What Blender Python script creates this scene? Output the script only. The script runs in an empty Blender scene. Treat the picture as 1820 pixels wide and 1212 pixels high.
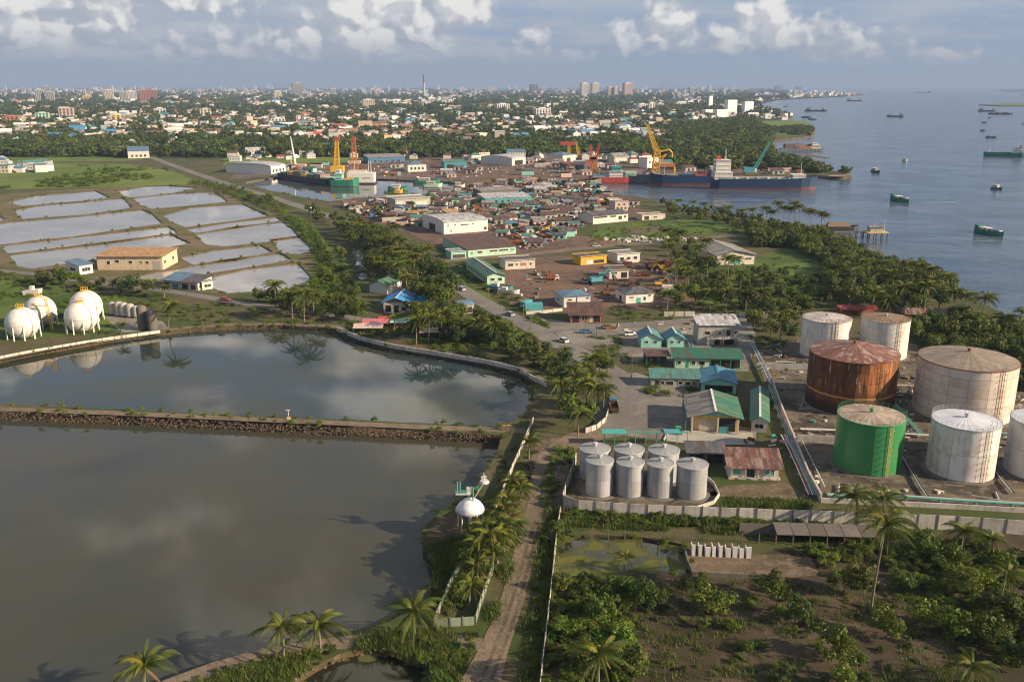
import bpy, bmesh, math, random
from mathutils import Vector, Matrix, noise as mnoise
from mathutils.geometry import delaunay_2d_cdt
C = bpy.context
S = C.scene
COL = S.collection
R = random.Random(7)
rad = math.radians

# ------------------------------------------------------------------ camera
CAM_H = 80.0
PITCH = math.atan(453 / 1617.0)
FPX = 1617.0
cd = bpy.data.cameras.new('camera')
cam = bpy.data.objects.new('camera', cd)
COL.objects.link(cam)
cam.location = (0, 0, CAM_H)
cam.rotation_euler = (math.pi / 2 - PITCH, 0, 0)
cd.sensor_width = 36.0
cd.lens = 36.0 * FPX / 1820.0
cd.clip_start = 1.0
cd.clip_end = 200000.0
S.camera = cam

# ------------------------------------------------------------------ sun, exposure
SUN_EL = rad(23.0)
SUN_AZ = rad(108.0)          # clockwise from +Y (view direction): low sun from the right, a little behind the camera
sl = bpy.data.lights.new('sun', 'SUN')
sl.energy = 5.0
sl.angle = rad(0.5)
sl.color = (1.0, 0.79, 0.55)
sun = bpy.data.objects.new('sun', sl)
COL.objects.link(sun)
sdir = Vector((math.sin(SUN_AZ) * math.cos(SUN_EL), math.cos(SUN_AZ) * math.cos(SUN_EL), math.sin(SUN_EL)))
sun.rotation_euler = sdir.to_track_quat('Z', 'Y').to_euler()
sun.location = (300, -50, 200)
S.view_settings.view_transform = 'Standard'
S.view_settings.look = 'None'
S.view_settings.exposure = 1.0
S.view_settings.gamma = 1.0
S.view_settings.use_curve_mapping = False
S.cycles.use_denoising = True
S.cycles.max_bounces = 6
S.cycles.diffuse_bounces = 2
S.cycles.glossy_bounces = 2
S.cycles.transmission_bounces = 3
S.cycles.volume_bounces = 0
S.cycles.transparent_max_bounces = 8
S.cycles.use_adaptive_sampling = True
S.cycles.adaptive_threshold = 0.02
S.cycles.sample_clamp_indirect = 4.0
S.cycles.pixel_filter_type = 'BLACKMAN_HARRIS'
S.cycles.filter_width = 1.15


# ------------------------------------------------------------------ node helper
class NT:
    """small expression builder for shader nodes"""
    def __init__(s, tree):
        s.t = tree
        s.n = tree.nodes
        s.l = tree.links

    def node(s, typ, **kw):
        nd = s.n.new(typ)
        for k, v in kw.items():
            setattr(nd, k, v)
        return nd

    def put(s, sock, v):
        if v is None:
            return
        if hasattr(v, 'is_output') or isinstance(v, bpy.types.NodeSocket):
            s.l.new(v, sock)
        else:
            sock.default_value = v

    def m(s, op, a, b=None, c=None, clamp=False):
        nd = s.node('ShaderNodeMath', operation=op, use_clamp=clamp)
        for i, v in enumerate((a, b, c)):
            s.put(nd.inputs[i], v)
        return nd.outputs[0]

    def vm(s, op, a, b=None, out=0):
        nd = s.node('ShaderNodeVectorMath', operation=op)
        s.put(nd.inputs[0], a)
        if b is not None:
            if op == 'SCALE':
                s.put(nd.inputs['Scale'], b)
            else:
                s.put(nd.inputs[1], b)
        return nd.outputs['Value'] if op in ('DOT_PRODUCT', 'LENGTH') else nd.outputs[0]

    def xyz(s, x, y, z=0.0):
        nd = s.node('ShaderNodeCombineXYZ')
        for i, v in enumerate((x, y, z)):
            s.put(nd.inputs[i], v)
        return nd.outputs[0]

    def sep(s, v):
        nd = s.node('ShaderNodeSeparateXYZ')
        s.put(nd.inputs[0], v)
        return nd.outputs

    def noise(s, vec, scale, detail=3.0, rough=0.55, dim='3D', out='Fac'):
        nd = s.node('ShaderNodeTexNoise', noise_dimensions=dim)
        s.put(nd.inputs['Vector'], vec)
        nd.inputs['Scale'].default_value = scale
        nd.inputs['Detail'].default_value = detail
        nd.inputs['Roughness'].default_value = rough
        return nd.outputs[out]

    def smooth(s, v, lo, hi, a=0.0, b=1.0, kind='SMOOTHSTEP'):
        nd = s.node('ShaderNodeMapRange', interpolation_type=kind)
        s.put(nd.inputs['Value'], v)
        nd.inputs['From Min'].default_value = lo
        nd.inputs['From Max'].default_value = hi
        nd.inputs['To Min'].default_value = a
        nd.inputs['To Max'].default_value = b
        return nd.outputs[0]

    def mix(s, f, a, b, mode='MIX'):
        nd = s.node('ShaderNodeMix', data_type='RGBA', blend_type=mode)
        nd.clamp_factor = True
        s.put(nd.inputs[0], f)
        s.put(nd.inputs[6], (*a, 1) if isinstance(a, tuple) else a)
        s.put(nd.inputs[7], (*b, 1) if isinstance(b, tuple) else b)
        return nd.outputs[2]

    def bump(s, h, strength=0.3, dist=0.1, normal=None):
        nd = s.node('ShaderNodeBump')
        nd.inputs['Strength'].default_value = strength
        nd.inputs['Distance'].default_value = dist
        s.put(nd.inputs['Height'], h)
        if normal is not None:
            s.put(nd.inputs['Normal'], normal)
        return nd.outputs[0]


# ------------------------------------------------------------------ sky
W = bpy.data.worlds.new('World')
S.world = W
W.use_nodes = True
wt = W.node_tree
wt.nodes.clear()
q = NT(wt)
tc = q.node('ShaderNodeTexCoord').outputs['Generated']
sky = q.node('ShaderNodeTexSky', sky_type='NISHITA')
sky.sun_disc = False
sky.sun_elevation = SUN_EL
sky.sun_rotation = SUN_AZ
sky.air_density = 1.2
sky.dust_density = 2.2
sky.ozone_density = 2.0
dx, dy, dz = q.sep(tc)
az = q.m('MULTIPLY', q.m('ARCTAN2', dx, dy), 57.2958)
el = q.m('MULTIPLY', q.m('ARCSINE', dz), 57.2958)
# cumulus: placed masses (azimuth, elevation, half widths in degrees, weight) roughened by billowing noise
MASSES = [(-29.0, 4.6, 4.2, 1.3, 1.), (-23.0, 4.0, 3.0, 2.3, 1.), (-17.2, 4.8, 3.0, 1.2, 1.0), (-6.6, 4.2, 3.8, 2.6, 1.05),
          (-3.4, 4.8, 3.2, 2.0, 1.05), (1.1, 2.9, 1.3, .7, .85), (8.6, 3.3, 2.3, 1.7, 1.), (14.4, 3.8, 1.7, 1.3, 1.),
          (14.6, 2.6, 5.2, 1.3, 1.), (19.5, 2.1, 5.0, 1.1, .9), (-25, 2.9, 8.0, 1.2, .95), (-10, 2.7, 8.0, 1.0, .9),
          (-16, 1.9, 12.0, .6, .75), (23.5, 1.7, 4.5, .6, .8), (3, 1.9, 5, .5, .7)]


p = q.xyz(az, el)
tot = None
for (ca, ce, wa, we, amp) in MASSES:
    d = q.vm('MULTIPLY', q.vm('SUBTRACT', p, (ca, ce, 0)), (1 / wa, 1 / we, 0))
    g = q.m('MULTIPLY', q.m('POWER', 0.5, q.vm('DOT_PRODUCT', d, d)), amp)
    tot = g if tot is None else q.m('MAXIMUM', tot, g)
# scale grows with elevation as the clouds come overhead
vv = q.m('MULTIPLY', q.m('LOGARITHM', q.m('ADD', 1.0, q.m('MULTIPLY', q.m('MAXIMUM', el, -8.0), 1 / 9.5)), 2.718282), 9.5)
pv = q.xyz(q.m('MULTIPLY', az, 0.50), q.m('MULTIPLY', vv, 0.72), 3.3)
pl = q.vm('SCALE', q.xyz(q.m('DIVIDE', dx, q.m('ADD', dz, 0.22)), q.m('DIVIDE', dy, q.m('ADD', dz, 0.22)), 0.7), 3.0)
sel = q.node('ShaderNodeMix', data_type='VECTOR')
q.put(sel.inputs[0], q.m('GREATER_THAN', el, 8.0))
q.put(sel.inputs[4], pv)
q.put(sel.inputs[5], pl)
pv = sel.outputs[1]
wv = q.vm('SUBTRACT', q.noise(pv, 0.9, 2.0, 0.5, out='Color'), (0.5, 0.5, 0.5))
pv = q.vm('ADD', pv, q.vm('SCALE', wv, 0.55))
big = q.noise(q.vm('SCALE', pv, 0.32), 1.0, 2.0, 0.5)
nb = q.noise(pv, 1.1, 6.0, 0.58)
n0 = q.noise(pv, 1.1, 2.5, 0.5)
n1 = q.noise(q.vm('ADD', pv, (0.20, 0.26, 0.0)), 1.1, 2.5, 0.5)
free = q.m('MULTIPLY_ADD', big, 1.9, -0.62)
high = q.smooth(el, 5.5, 9.0)
left = q.smooth(az, -14, 8, 0.85, 0.12)
cover = q.m('MAXIMUM', tot, q.m('MULTIPLY', free, q.m('MAXIMUM', high, left)))
d0 = q.m('ADD', q.m('MULTIPLY', cover, 0.58), q.m('MULTIPLY_ADD', nb, 1.15, -0.42))
alpha = q.smooth(d0, 0.39, 0.64)
core = q.smooth(d0, 0.46, 0.80)
lit = q.m('ADD', q.m('MULTIPLY', q.smooth(q.m('SUBTRACT', n0, n1), -0.07, 0.09), 0.7), q.m('MULTIPLY', core, 0.45), None, True)
lowfade = q.smooth(el, 1.3, 3.6)
shade_c = q.mix(lowfade, (0.370, 0.410, 0.490), (0.440, 0.470, 0.540))
lit_c = q.mix(lowfade, (0.60, 0.60, 0.62), (1.02, 0.985, 0.94))
lit_c = q.mix(q.smooth(el, 8.0, 16.0), lit_c, (1.75, 1.62, 1.48))
cloud_c = q.mix(lit, shade_c, lit_c)
# veil of thin grey cloud, thicker toward the left of the view
veil = q.noise(q.xyz(q.m('MULTIPLY', az, 0.09), q.m('MULTIPLY', el, 0.55), 9.1), 1.0, 5.0, 0.55)
veil = q.m('ADD', veil, q.smooth(az, -14, 6, 0.22, -0.06))
veil = q.m('MULTIPLY', q.smooth(veil, 0.38, 0.72), 0.85)
SKY_STRENGTH = 0.10
blue = q.vm('MULTIPLY', sky.outputs[0], tuple(SKY_STRENGTH * c for c in (0.66, 0.84, 1.10)))
low = q.mix(q.smooth(el, 0.0, 6.0, 0, 1, 'LINEAR'), (0.290, 0.365, 0.490), (0.350, 0.475, 0.660))
skyc = q.mix(q.smooth(el, 4.0, 16.0), low, blue)
skyc = q.mix(veil, skyc, q.mix(q.smooth(el, 0.5, 4.5), (0.335, 0.385, 0.475), (0.50, 0.545, 0.625)))
lay = q.noise(q.xyz(q.m('MULTIPLY', az, 0.16), q.m('MULTIPLY', el, 0.85), 21.0), 1.0, 6.0, 0.6)
lay = q.m('MULTIPLY', q.smooth(lay, 0.42, 0.66), q.m('MULTIPLY', q.smooth(el, 0.6, 2.0), q.smooth(el, 6.5, 4.0)))
skyc = q.mix(q.m('MULTIPLY', lay, q.smooth(az, -10, 14, 0.8, 0.45)), skyc, (0.60, 0.61, 0.645))
alpha = q.m('MULTIPLY', alpha, q.smooth(el, 0.4, 1.8))
full = q.mix(alpha, skyc, cloud_c)
bg = q.node('ShaderNodeBackground')
q.put(bg.inputs[0], full)
bg.inputs[1].default_value = 0.46
wo = q.node('ShaderNodeOutputWorld')
wt.links.new(bg.outputs[0], wo.inputs[0])


# ------------------------------------------------------------------ picture -> place
cT, sT = math.cos(PITCH), math.sin(PITCH)


def P(x, y, z=0.0):
    """ground point (at height z) seen at photo pixel x, y"""
    a = (x - 910) / FPX
    b = -(y - 606) / FPX
    d = (a, cT + b * sT, -sT + b * cT)
    t = (z - CAM_H) / d[2]
    return Vector((d[0] * t, d[1] * t, z))


def mpp(v):
    """metres per photo pixel at a point"""
    return (v[1] * cT - (v[2] - CAM_H) * sT) / FPX


def height_at(v, ytop):
    """height of a vertical at ground point v whose top shows at pixel row ytop"""
    k = (606 - ytop) / FPX
    return CAM_H + v[1] * (k * cT - sT) / (cT + k * sT)


# ------------------------------------------------------------------ object helpers
def tag(o, label=None, cat=None, group=None, kind=None):
    if label:
        o['label'] = label
    if cat:
        o['category'] = cat
    if group:
        o['group'] = group
    if kind:
        o['kind'] = kind
    return o


def thing(name, label, cat, loc, rz=0.0, group=None):
    o = bpy.data.objects.new(name, None)
    o.empty_display_size = 0.5
    COL.objects.link(o)
    o.location = loc
    o.rotation_euler = (0, 0, rz)
    return tag(o, label, cat, group)


def meshobj(name, me, parent=None, loc=(0, 0, 0), rz=0.0, sc=None):
    o = bpy.data.objects.new(name, me)
    COL.objects.link(o)
    if parent is not None:
        o.parent = parent
    o.location = loc
    o.rotation_euler = (0, 0, rz)
    if sc is not None:
        o.scale = sc if hasattr(sc, '__len__') else (sc, sc, sc)
    return o


class MB:
    """collects simple shapes and links them as one mesh"""
    def __init__(s):
        s.v = []
        s.f = []
        s.mi = []
        s.cur = 0
        s.sm = []
        s.smooth = False

    def face(s, idx):
        s.f.append(tuple(idx))
        s.mi.append(s.cur)
        s.sm.append(s.smooth)

    def poly(s, pts):
        b = len(s.v)
        s.v += [tuple(p) for p in pts]
        s.face(range(b, b + len(pts)))

    def box(s, x0, x1, y0, y1, z0, z1):
        b = len(s.v)
        s.v += [(x0, y0, z0), (x1, y0, z0), (x1, y1, z0), (x0, y1, z0), (x0, y0, z1), (x1, y0, z1), (x1, y1, z1), (x0, y1, z1)]
        for f in ((0, 3, 2, 1), (4, 5, 6, 7), (0, 1, 5, 4), (1, 2, 6, 5), (2, 3, 7, 6), (3, 0, 4, 7)):
            s.face([b + i for i in f])
        return s

    def prism(s, pts, z0, z1, bottom=False):
        """vertical extrusion of a polygon (counter-clockwise xy)"""
        b = len(s.v)
        n = len(pts)
        s.v += [(p[0], p[1], z0) for p in pts] + [(p[0], p[1], z1) for p in pts]
        for i in range(n):
            j = (i + 1) % n
            s.face((b + i, b + j, b + n + j, b + n + i))
        s.face([b + n + i for i in range(n)])
        if bottom:
            s.face([b + i for i in reversed(range(n))])
        return s

    def hull(s, ring0, ring1, cap0=True, cap1=True):
        b = len(s.v)
        n = len(ring0)
        s.v += [tuple(p) for p in ring0] + [tuple(p) for p in ring1]
        for i in range(n):
            j = (i + 1) % n
            s.face((b + i, b + j, b + n + j, b + n + i))
        if cap1:
            s.face([b + n + i for i in range(n)])
        if cap0:
            s.face([b + i for i in reversed(range(n))])
        return s

    def cyl(s, x, y, z0, z1, r0, r1=None, n=12, cap=True):
        r1 = r0 if r1 is None else r1
        a = [(x + r0 * math.cos(2 * math.pi * i / n), y + r0 * math.sin(2 * math.pi * i / n), z0) for i in range(n)]
        c = [(x + r1 * math.cos(2 * math.pi * i / n), y + r1 * math.sin(2 * math.pi * i / n), z1) for i in range(n)]
        return s.hull(a, c, cap, cap)

    def lathe(s, prof, n=32, x=0, y=0, close_top=True):
        b = len(s.v)
        for (r, z) in prof:
            s.v += [(x + r * math.cos(2 * math.pi * i / n), y + r * math.sin(2 * math.pi * i / n), z) for i in range(n)]
        for k in range(len(prof) - 1):
            for i in range(n):
                j = (i + 1) % n
                s.face((b + k * n + i, b + k * n + j, b + (k + 1) * n + j, b + (k + 1) * n + i))
        if close_top:
            s.face([b + (len(prof) - 1) * n + i for i in range(n)])
        return s

    def tube(s, p0, p1, r0, r1=None, n=6, cap=True):
        r1 = r0 if r1 is None else r1
        p0 = Vector(p0)
        p1 = Vector(p1)
        d = (p1 - p0)
        if d.length < 1e-6:
            return s
        d.normalize()
        u = d.orthogonal().normalized()
        w = d.cross(u)
        a = [p0 + u * (r0 * math.cos(2 * math.pi * i / n)) + w * (r0 * math.sin(2 * math.pi * i / n)) for i in range(n)]
        c = [p1 + u * (r1 * math.cos(2 * math.pi * i / n)) + w * (r1 * math.sin(2 * math.pi * i / n)) for i in range(n)]
        return s.hull(a, c, cap, cap)

    def path(s, pts, r, n=6):
        for a, b in zip(pts, pts[1:]):
            s.tube(a, b, r, r, n)
        return s

    def blob(s, c, r, seed=0, n=1, rough=0.25, squash=1.0):
        """rough stone or soil lump"""
        bm = bmesh.new()
        bmesh.ops.create_icosphere(bm, subdivisions=n, radius=1.0)
        b = len(s.v)
        for v in bm.verts:
            k = 1 + rough * mnoise.noise(v.co * 1.7 + Vector((seed * 3.1, seed * 1.7, 0)))
            s.v.append((c[0] + v.co.x * r * k, c[1] + v.co.y * r * k, c[2] + v.co.z * r * k * squash))
        for f in bm.faces:
            s.face([b + v.index for v in f.verts])
        bm.free()
        return s

    def mesh(s, name, mats):
        me = bpy.data.meshes.new(name)
        me.from_pydata(s.v, [], s.f)
        for m in (mats if isinstance(mats, (list, tuple)) else [mats]):
            me.materials.append(m)
        me.polygons.foreach_set('material_index', s.mi)
        me.polygons.foreach_set('use_smooth', s.sm)
        me.update()
        return me

    def build(s, name, mats, parent=None, loc=(0, 0, 0), rz=0.0):
        return meshobj(name, s.mesh(name, mats), parent, loc, rz)


def copy_tree(o, parent=None):
    c = o.copy()
    COL.objects.link(c)
    if parent is not None:
        c.parent = parent
    for ch in list(o.children):
        copy_tree(ch, c)
    return c


def inside(p, poly):
    x, y = p[0], p[1]
    r = False
    n = len(poly)
    j = n - 1
    for i in range(n):
        xi, yi = poly[i][0], poly[i][1]
        xj, yj = poly[j][0], poly[j][1]
        if (yi > y) != (yj > y) and x < (xj - xi) * (y - yi) / (yj - yi) + xi:
            r = not r
        j = i
    return r


def scatter(pxpoly, n, gap=0.0, rnd=R, pixel=False, avoid=(), tries=60, taken=None):
    """n random ground points inside a pixel polygon, evenly over the ground (or over the picture)"""
    out = [] if taken is None else taken
    first = len(out)
    W3 = [P(*p) for p in pxpoly]
    if pixel:
        x0, x1 = min(p[0] for p in pxpoly), max(p[0] for p in pxpoly)
        y0, y1 = min(p[1] for p in pxpoly), max(p[1] for p in pxpoly)
    else:
        x0, x1 = min(p[0] for p in W3), max(p[0] for p in W3)
        y0, y1 = min(p[1] for p in W3), max(p[1] for p in W3)
    k = 0
    while len(out) - first < n and k < n * tries:
        k += 1
        x, y = rnd.uniform(x0, x1), rnd.uniform(y0, y1)
        if pixel:
            if not inside((x, y), pxpoly):
                continue
            p = P(x, y)
        else:
            p = Vector((x, y, 0))
            if not inside(p, W3):
                continue
        if any(inside(p, a) for a in avoid):
            continue
        if gap and any((p.x - t.x) ** 2 + (p.y - t.y) ** 2 < gap * gap for t in out):
            continue
        out.append(p)
    return out[first:]


ORD = ['nearest', 'second nearest', 'third nearest', 'fourth nearest', 'fifth nearest', 'sixth nearest', 'seventh nearest', 'eighth nearest', 'ninth nearest', 'tenth nearest',
       'eleventh nearest', 'twelfth nearest', 'thirteenth nearest', 'fourteenth nearest', 'fifteenth nearest', 'sixteenth nearest', 'seventeenth nearest', 'eighteenth nearest',
       'nineteenth nearest', 'twentieth nearest']
for t_ in ('twenty', 'thirty', 'forty', 'fifty'):
    for u_ in ('first', 'second', 'third', 'fourth', 'fifth', 'sixth', 'seventh', 'eighth', 'ninth'):
        ORD.append(f'{t_}-{u_} nearest')
MARKS = {}                   # landmark phrase -> ground point
PENDING = []                 # (object, adjective + noun phrase, landmark names allowed)


def later(o, phrase, marks=None):
    PENDING.append((o, phrase, marks))
    return o


def label_pending():
    by = {}
    for o, phrase, marks in PENDING:
        p = o.location
        names = marks or list(MARKS)
        k = min(names, key=lambda m: (MARKS[m][0] - p.x) ** 2 + (MARKS[m][1] - p.y) ** 2)
        m = MARKS[k]
        dxy = Vector((p.x - m[0], p.y - m[1]))
        # measured in the viewer's directions at the landmark
        v = Vector((m[0], m[1])).normalized()
        far = dxy.dot(v)
        side = dxy.x * v.y - dxy.y * v.x
        rel = ('beyond' if far > 0 else 'in front of') if abs(far) > 1.6 * abs(side) else ('right of' if side > 0 else 'left of')
        by.setdefault((phrase, k, rel), []).append((dxy.length, o))
    for (phrase, k, rel), L in by.items():
        L.sort(key=lambda t: t[0])
        for i, (_d, o) in enumerate(L):
            o['label'] = f'{phrase} {rel} {k}' if len(L) == 1 else f'{ORD[i]} {phrase} {rel} {k}'
# ------------------------------------------------------------------ materials
MATS = {}


def newmat(name):
    m = bpy.data.materials.new(name)
    m.use_nodes = True
    t = m.node_tree
    t.nodes.clear()
    n = NT(t)
    out = n.node('ShaderNodeOutputMaterial')
    return m, n, out


def principled(n, out, col, rough=0.8, normal=None, metal=0.0, spec=0.4):
    b = n.node('ShaderNodeBsdfPrincipled')
    n.put(b.inputs['Base Color'], (*col, 1) if isinstance(col, tuple) else col)
    n.put(b.inputs['Roughness'], rough)
    n.put(b.inputs['Metallic'], metal)
    n.put(b.inputs['Specular IOR Level'], spec)
    if normal is not None:
        n.put(b.inputs['Normal'], normal)
    n.l.new(b.outputs[0], out.inputs[0])
    return b


def plain(name, col, rough=0.75, dirt=0.35, dirtcol=(0.10, 0.08, 0.06), scale=0.6, bump=0.0, metal=0.0, jitter=0.12):
    """painted or raw surface with uneven dirt and weathering"""
    if name in MATS:
        return MATS[name]
    m, n, out = newmat(name)
    pos = n.node('ShaderNodeTexCoord').outputs['Object']
    oi = n.node('ShaderNodeObjectInfo').outputs['Random']
    off = n.vm('ADD', pos, n.xyz(n.m('MULTIPLY', oi, 37.0), n.m('MULTIPLY', oi, 91.0), 0))
    a = n.noise(off, scale, 5, 0.62)
    st = n.vm('MULTIPLY', off, (2.2, 2.2, 0.22))
    b = n.noise(st, scale * 1.3, 4, 0.6)
    f = n.m('MULTIPLY', n.smooth(n.m('ADD', n.m('MULTIPLY', a, 0.55), n.m('MULTIPLY', b, 0.45)), 0.42, 0.68), dirt)
    c = n.mix(f, col, dirtcol)
    val = n.m('MULTIPLY_ADD', oi, jitter * 2, 1 - jitter)
    c = n.vm('SCALE', c, val)
    nm = n.bump(n.noise(off, scale * 9, 3), bump, 0.05) if bump else None
    principled(n, out, c, rough, nm, metal)
    MATS[name] = m
    return m


def roofmat(name, col, col2, rust=0.3, axis=0, sheet=0.9, rough=0.6, rustcol=(0.12, 0.045, 0.02)):
    """corrugated sheets: each sheet has its own tint, ribs as relief; axis 0: sheets are set out along local x"""
    if name in MATS:
        return MATS[name]
    m, n, out = newmat(name)
    tcn = n.node('ShaderNodeTexCoord').outputs['Object']
    X, Y, Z = n.sep(tcn)
    u = X if axis == 0 else Y
    v = Y if axis == 0 else X
    oi = n.node('ShaderNodeObjectInfo').outputs['Random']
    cell = n.m('ADD', n.m('FLOOR', n.m('DIVIDE', u, sheet)), n.m('MULTIPLY', oi, 50))
    row = n.m('FLOOR', n.m('DIVIDE', v, 3.1))
    wn = n.node('ShaderNodeTexWhiteNoise', noise_dimensions='2D')
    n.put(wn.inputs['Vector'], n.xyz(cell, row))
    c = n.mix(wn.outputs[0], col, tuple(.62 * x for x in col2))
    c = n.mix(n.m('MULTIPLY', n.m('GREATER_THAN', wn.outputs[0], .90), .55), c, rustcol)
    nz = n.noise(n.xyz(n.m('MULTIPLY', u, 1.1), n.m('MULTIPLY', v, 0.22), n.m('MULTIPLY', oi, 60)), 1.0, 5, 0.65)
    c = n.mix(n.m('MULTIPLY', n.smooth(nz, 0.46, 0.64), rust), c, rustcol)
    edge = n.m('FRACT', n.m('DIVIDE', u, sheet))
    c = n.mix(n.m('MULTIPLY', n.m('LESS_THAN', edge, 0.10), 0.45), c, (0.05, 0.045, 0.04))
    wave = n.m('SINE', n.m('MULTIPLY', u, 2 * math.pi / 0.25))
    principled(n, out, c, rough, n.bump(wave, 0.35, 0.03), 0.0, 0.4)
    MATS[name] = m
    return m


def leafmat(name, a, b, dry=(0.16, 0.12, 0.03), dryness=0.12, trans=0.27):
    if name in MATS:
        return MATS[name]
    m, n, out = newmat(name)
    oi = n.node('ShaderNodeObjectInfo').outputs['Random']
    pos = n.node('ShaderNodeNewGeometry').outputs['Position']
    nz = n.noise(pos, 0.55, 3, 0.6)
    c = n.mix(n.smooth(nz, 0.35, 0.65), a, b)
    c = n.mix(n.m('MULTIPLY', n.smooth(n.noise(pos, 1.7, 2), 0.56, 0.7), dryness), c, dry)
    c = n.vm('SCALE', c, n.m('MULTIPLY_ADD', oi, 0.65, 0.68))
    hs = n.node('ShaderNodeHueSaturation')
    n.put(hs.inputs['Hue'], n.m('MULTIPLY_ADD', n.m('FRACT', n.m('MULTIPLY', oi, 7.31)), 0.05, 0.475))
    n.put(hs.inputs['Color'], c)
    c = hs.outputs[0]
    p = n.node('ShaderNodeBsdfPrincipled')
    n.put(p.inputs['Base Color'], c)
    p.inputs['Roughness'].default_value = 0.55
    p.inputs['Specular IOR Level'].default_value = 0.25
    tr = n.node('ShaderNodeBsdfTranslucent')
    n.put(tr.inputs[0], n.vm('MULTIPLY', c, (1.3, 1.25, 0.6)))
    mx = n.node('ShaderNodeMixShader')
    mx.inputs[0].default_value = trans
    n.l.new(p.outputs[0], mx.inputs[1])
    n.l.new(tr.outputs[0], mx.inputs[2])
    n.l.new(mx.outputs[0], out.inputs[0])
    MATS[name] = m
    return m


def groundmat(name, c0, c1, c2, s0=0.05, s1=0.6, mid=0.5, width=0.12, rough=0.95, bump=0.5, third=0.5, fine=0.35):
    """soil / grass / concrete in world coordinates: large patches of c0 and c1, broken by c2, with fine grain"""
    if name in MATS:
        return MATS[name]
    m, n, out = newmat(name)
    pos = n.node('ShaderNodeNewGeometry').outputs['Position']
    a = n.noise(pos, s0, 6, 0.62)
    b = n.noise(n.vm('ADD', pos, (31.0, 17.0, 5.0)), s1, 5, 0.65)
    g = n.noise(pos, 3.1, 4, 0.7)
    c = n.mix(n.smooth(a, mid - width, mid + width), c0, c1)
    c = n.mix(n.m('MULTIPLY', n.smooth(b, 0.48, 0.62), third), c, c2)
    c = n.vm('SCALE', c, n.smooth(g, 0.25, 0.75, 1 - fine, 1 + fine, 'LINEAR'))
    principled(n, out, c, rough, n.bump(n.m('ADD', g, b), bump, 0.25), 0, 0.2)
    MATS[name] = m
    return m


def watermat(name, col, rough=0.03, ripple=0.02, scale=0.5, patch=None, swell=0.0):
    if name in MATS:
        return MATS[name]
    m, n, out = newmat(name)
    pos = n.node('ShaderNodeNewGeometry').outputs['Position']
    st = n.vm('MULTIPLY', pos, (1.0, 1.9, 1.0))
    wob = n.noise(pos, 0.02, 3, 0.6)
    amp = n.smooth(wob, 0.40, 0.62)
    h = n.m('MULTIPLY', n.noise(st, scale, 4, 0.6), amp)
    if swell:
        h = n.m('ADD', h, n.m('MULTIPLY', n.noise(st, scale * 0.22, 3, 0.5), swell))
    c = col
    if patch:
        c = n.mix(n.smooth(n.noise(n.vm('MULTIPLY', pos, (.35, 1.5, 1.0)) if swell else pos, 0.012 if swell else 0.03, 4, 0.6), 0.40, 0.64), col, patch)
    b = principled(n, out, c, rough, n.bump(h, ripple, 1.0), 0, 0.5)
    b.inputs['IOR'].default_value = 1.333
    MATS[name] = m
    return m


# ground and water
G_LAND = groundmat('land_soil', (0.050, 0.070, 0.017), (0.098, 0.080, 0.046), (0.038, 0.056, 0.013), 0.035, 0.25)
G_CITY = groundmat('city_ground', (0.020, 0.036, 0.016), (0.034, 0.048, 0.020), (0.060, 0.055, 0.042), 0.006, 0.03, third=0.25)
G_YARD = groundmat('scrapyard_soil', (0.150, 0.092, 0.064), (0.090, 0.062, 0.048), (0.200, 0.140, 0.105), 0.03, 0.3)
G_DIRT = groundmat('dry_dirt', (0.135, 0.098, 0.066), (0.075, 0.060, 0.038), (0.195, 0.150, 0.105), 0.10, 0.6, third=0.6)
G_PLOT = groundmat('plot_soil', (0.044, 0.034, 0.020), (0.092, 0.066, 0.045), (0.040, 0.042, 0.015), 0.06, 0.35, third=0.7)
G_ROAD = groundmat('worn_road', (0.175, 0.165, 0.150), (0.130, 0.122, 0.112), (0.215, 0.195, 0.165), 0.04, 0.5, fine=0.14, bump=0.15, third=0.4)
G_CONC = groundmat('stained_concrete', (0.215, 0.200, 0.178), (0.135, 0.123, 0.105), (0.24, 0.215, 0.18), 0.07, 0.5, fine=0.16, bump=0.2)
G_TANK = groundmat('oily_tank_floor', (0.135, 0.110, 0.080), (0.050, 0.042, 0.032), (0.225, 0.190, 0.140), 0.07, 0.4, fine=0.25, bump=0.3)
G_GRASS = groundmat('green_grass', (0.085, 0.130, 0.020), (0.040, 0.072, 0.016), (0.110, 0.120, 0.030), 0.05, 0.5)
G_MARSH = groundmat('marsh_field', (0.125, 0.170, 0.030), (0.075, 0.120, 0.024), (0.150, 0.165, 0.045), 0.012, 0.08)
G_DYKE = groundmat('dyke_soil', (0.088, 0.090, 0.032), (0.165, 0.120, 0.080), (0.062, 0.080, 0.020), 0.05, 0.35)
G_BANK = groundmat('bank_earth', (0.110, 0.078, 0.048), (0.060, 0.048, 0.026), (0.052, 0.062, 0.018), 0.2, 0.9)
G_SAND = groundmat('pale_sand', (0.24, 0.19, 0.13), (0.18, 0.14, 0.10), (0.10, 0.10, 0.05), 0.1, 0.5)
G_PATH = groundmat('pale_path', (0.20, 0.155, 0.115), (0.145, 0.110, 0.078), (0.080, 0.075, 0.035), 0.10, 0.6, third=0.45)
G_QUAY = groundmat('quay_concrete', (0.120, 0.105, 0.090), (0.075, 0.065, 0.056), (0.17, 0.15, 0.13), 0.03, 0.2)
WAT_A = watermat('murky_pond_water', (0.052, 0.049, 0.030), 0.006, 0.0045, 0.7, patch=(0.042, 0.046, 0.038))
WAT_B = watermat('green_pond_water', (0.026, 0.042, 0.048), 0.006, 0.004, 0.6, patch=(0.040, 0.042, 0.022))
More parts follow.
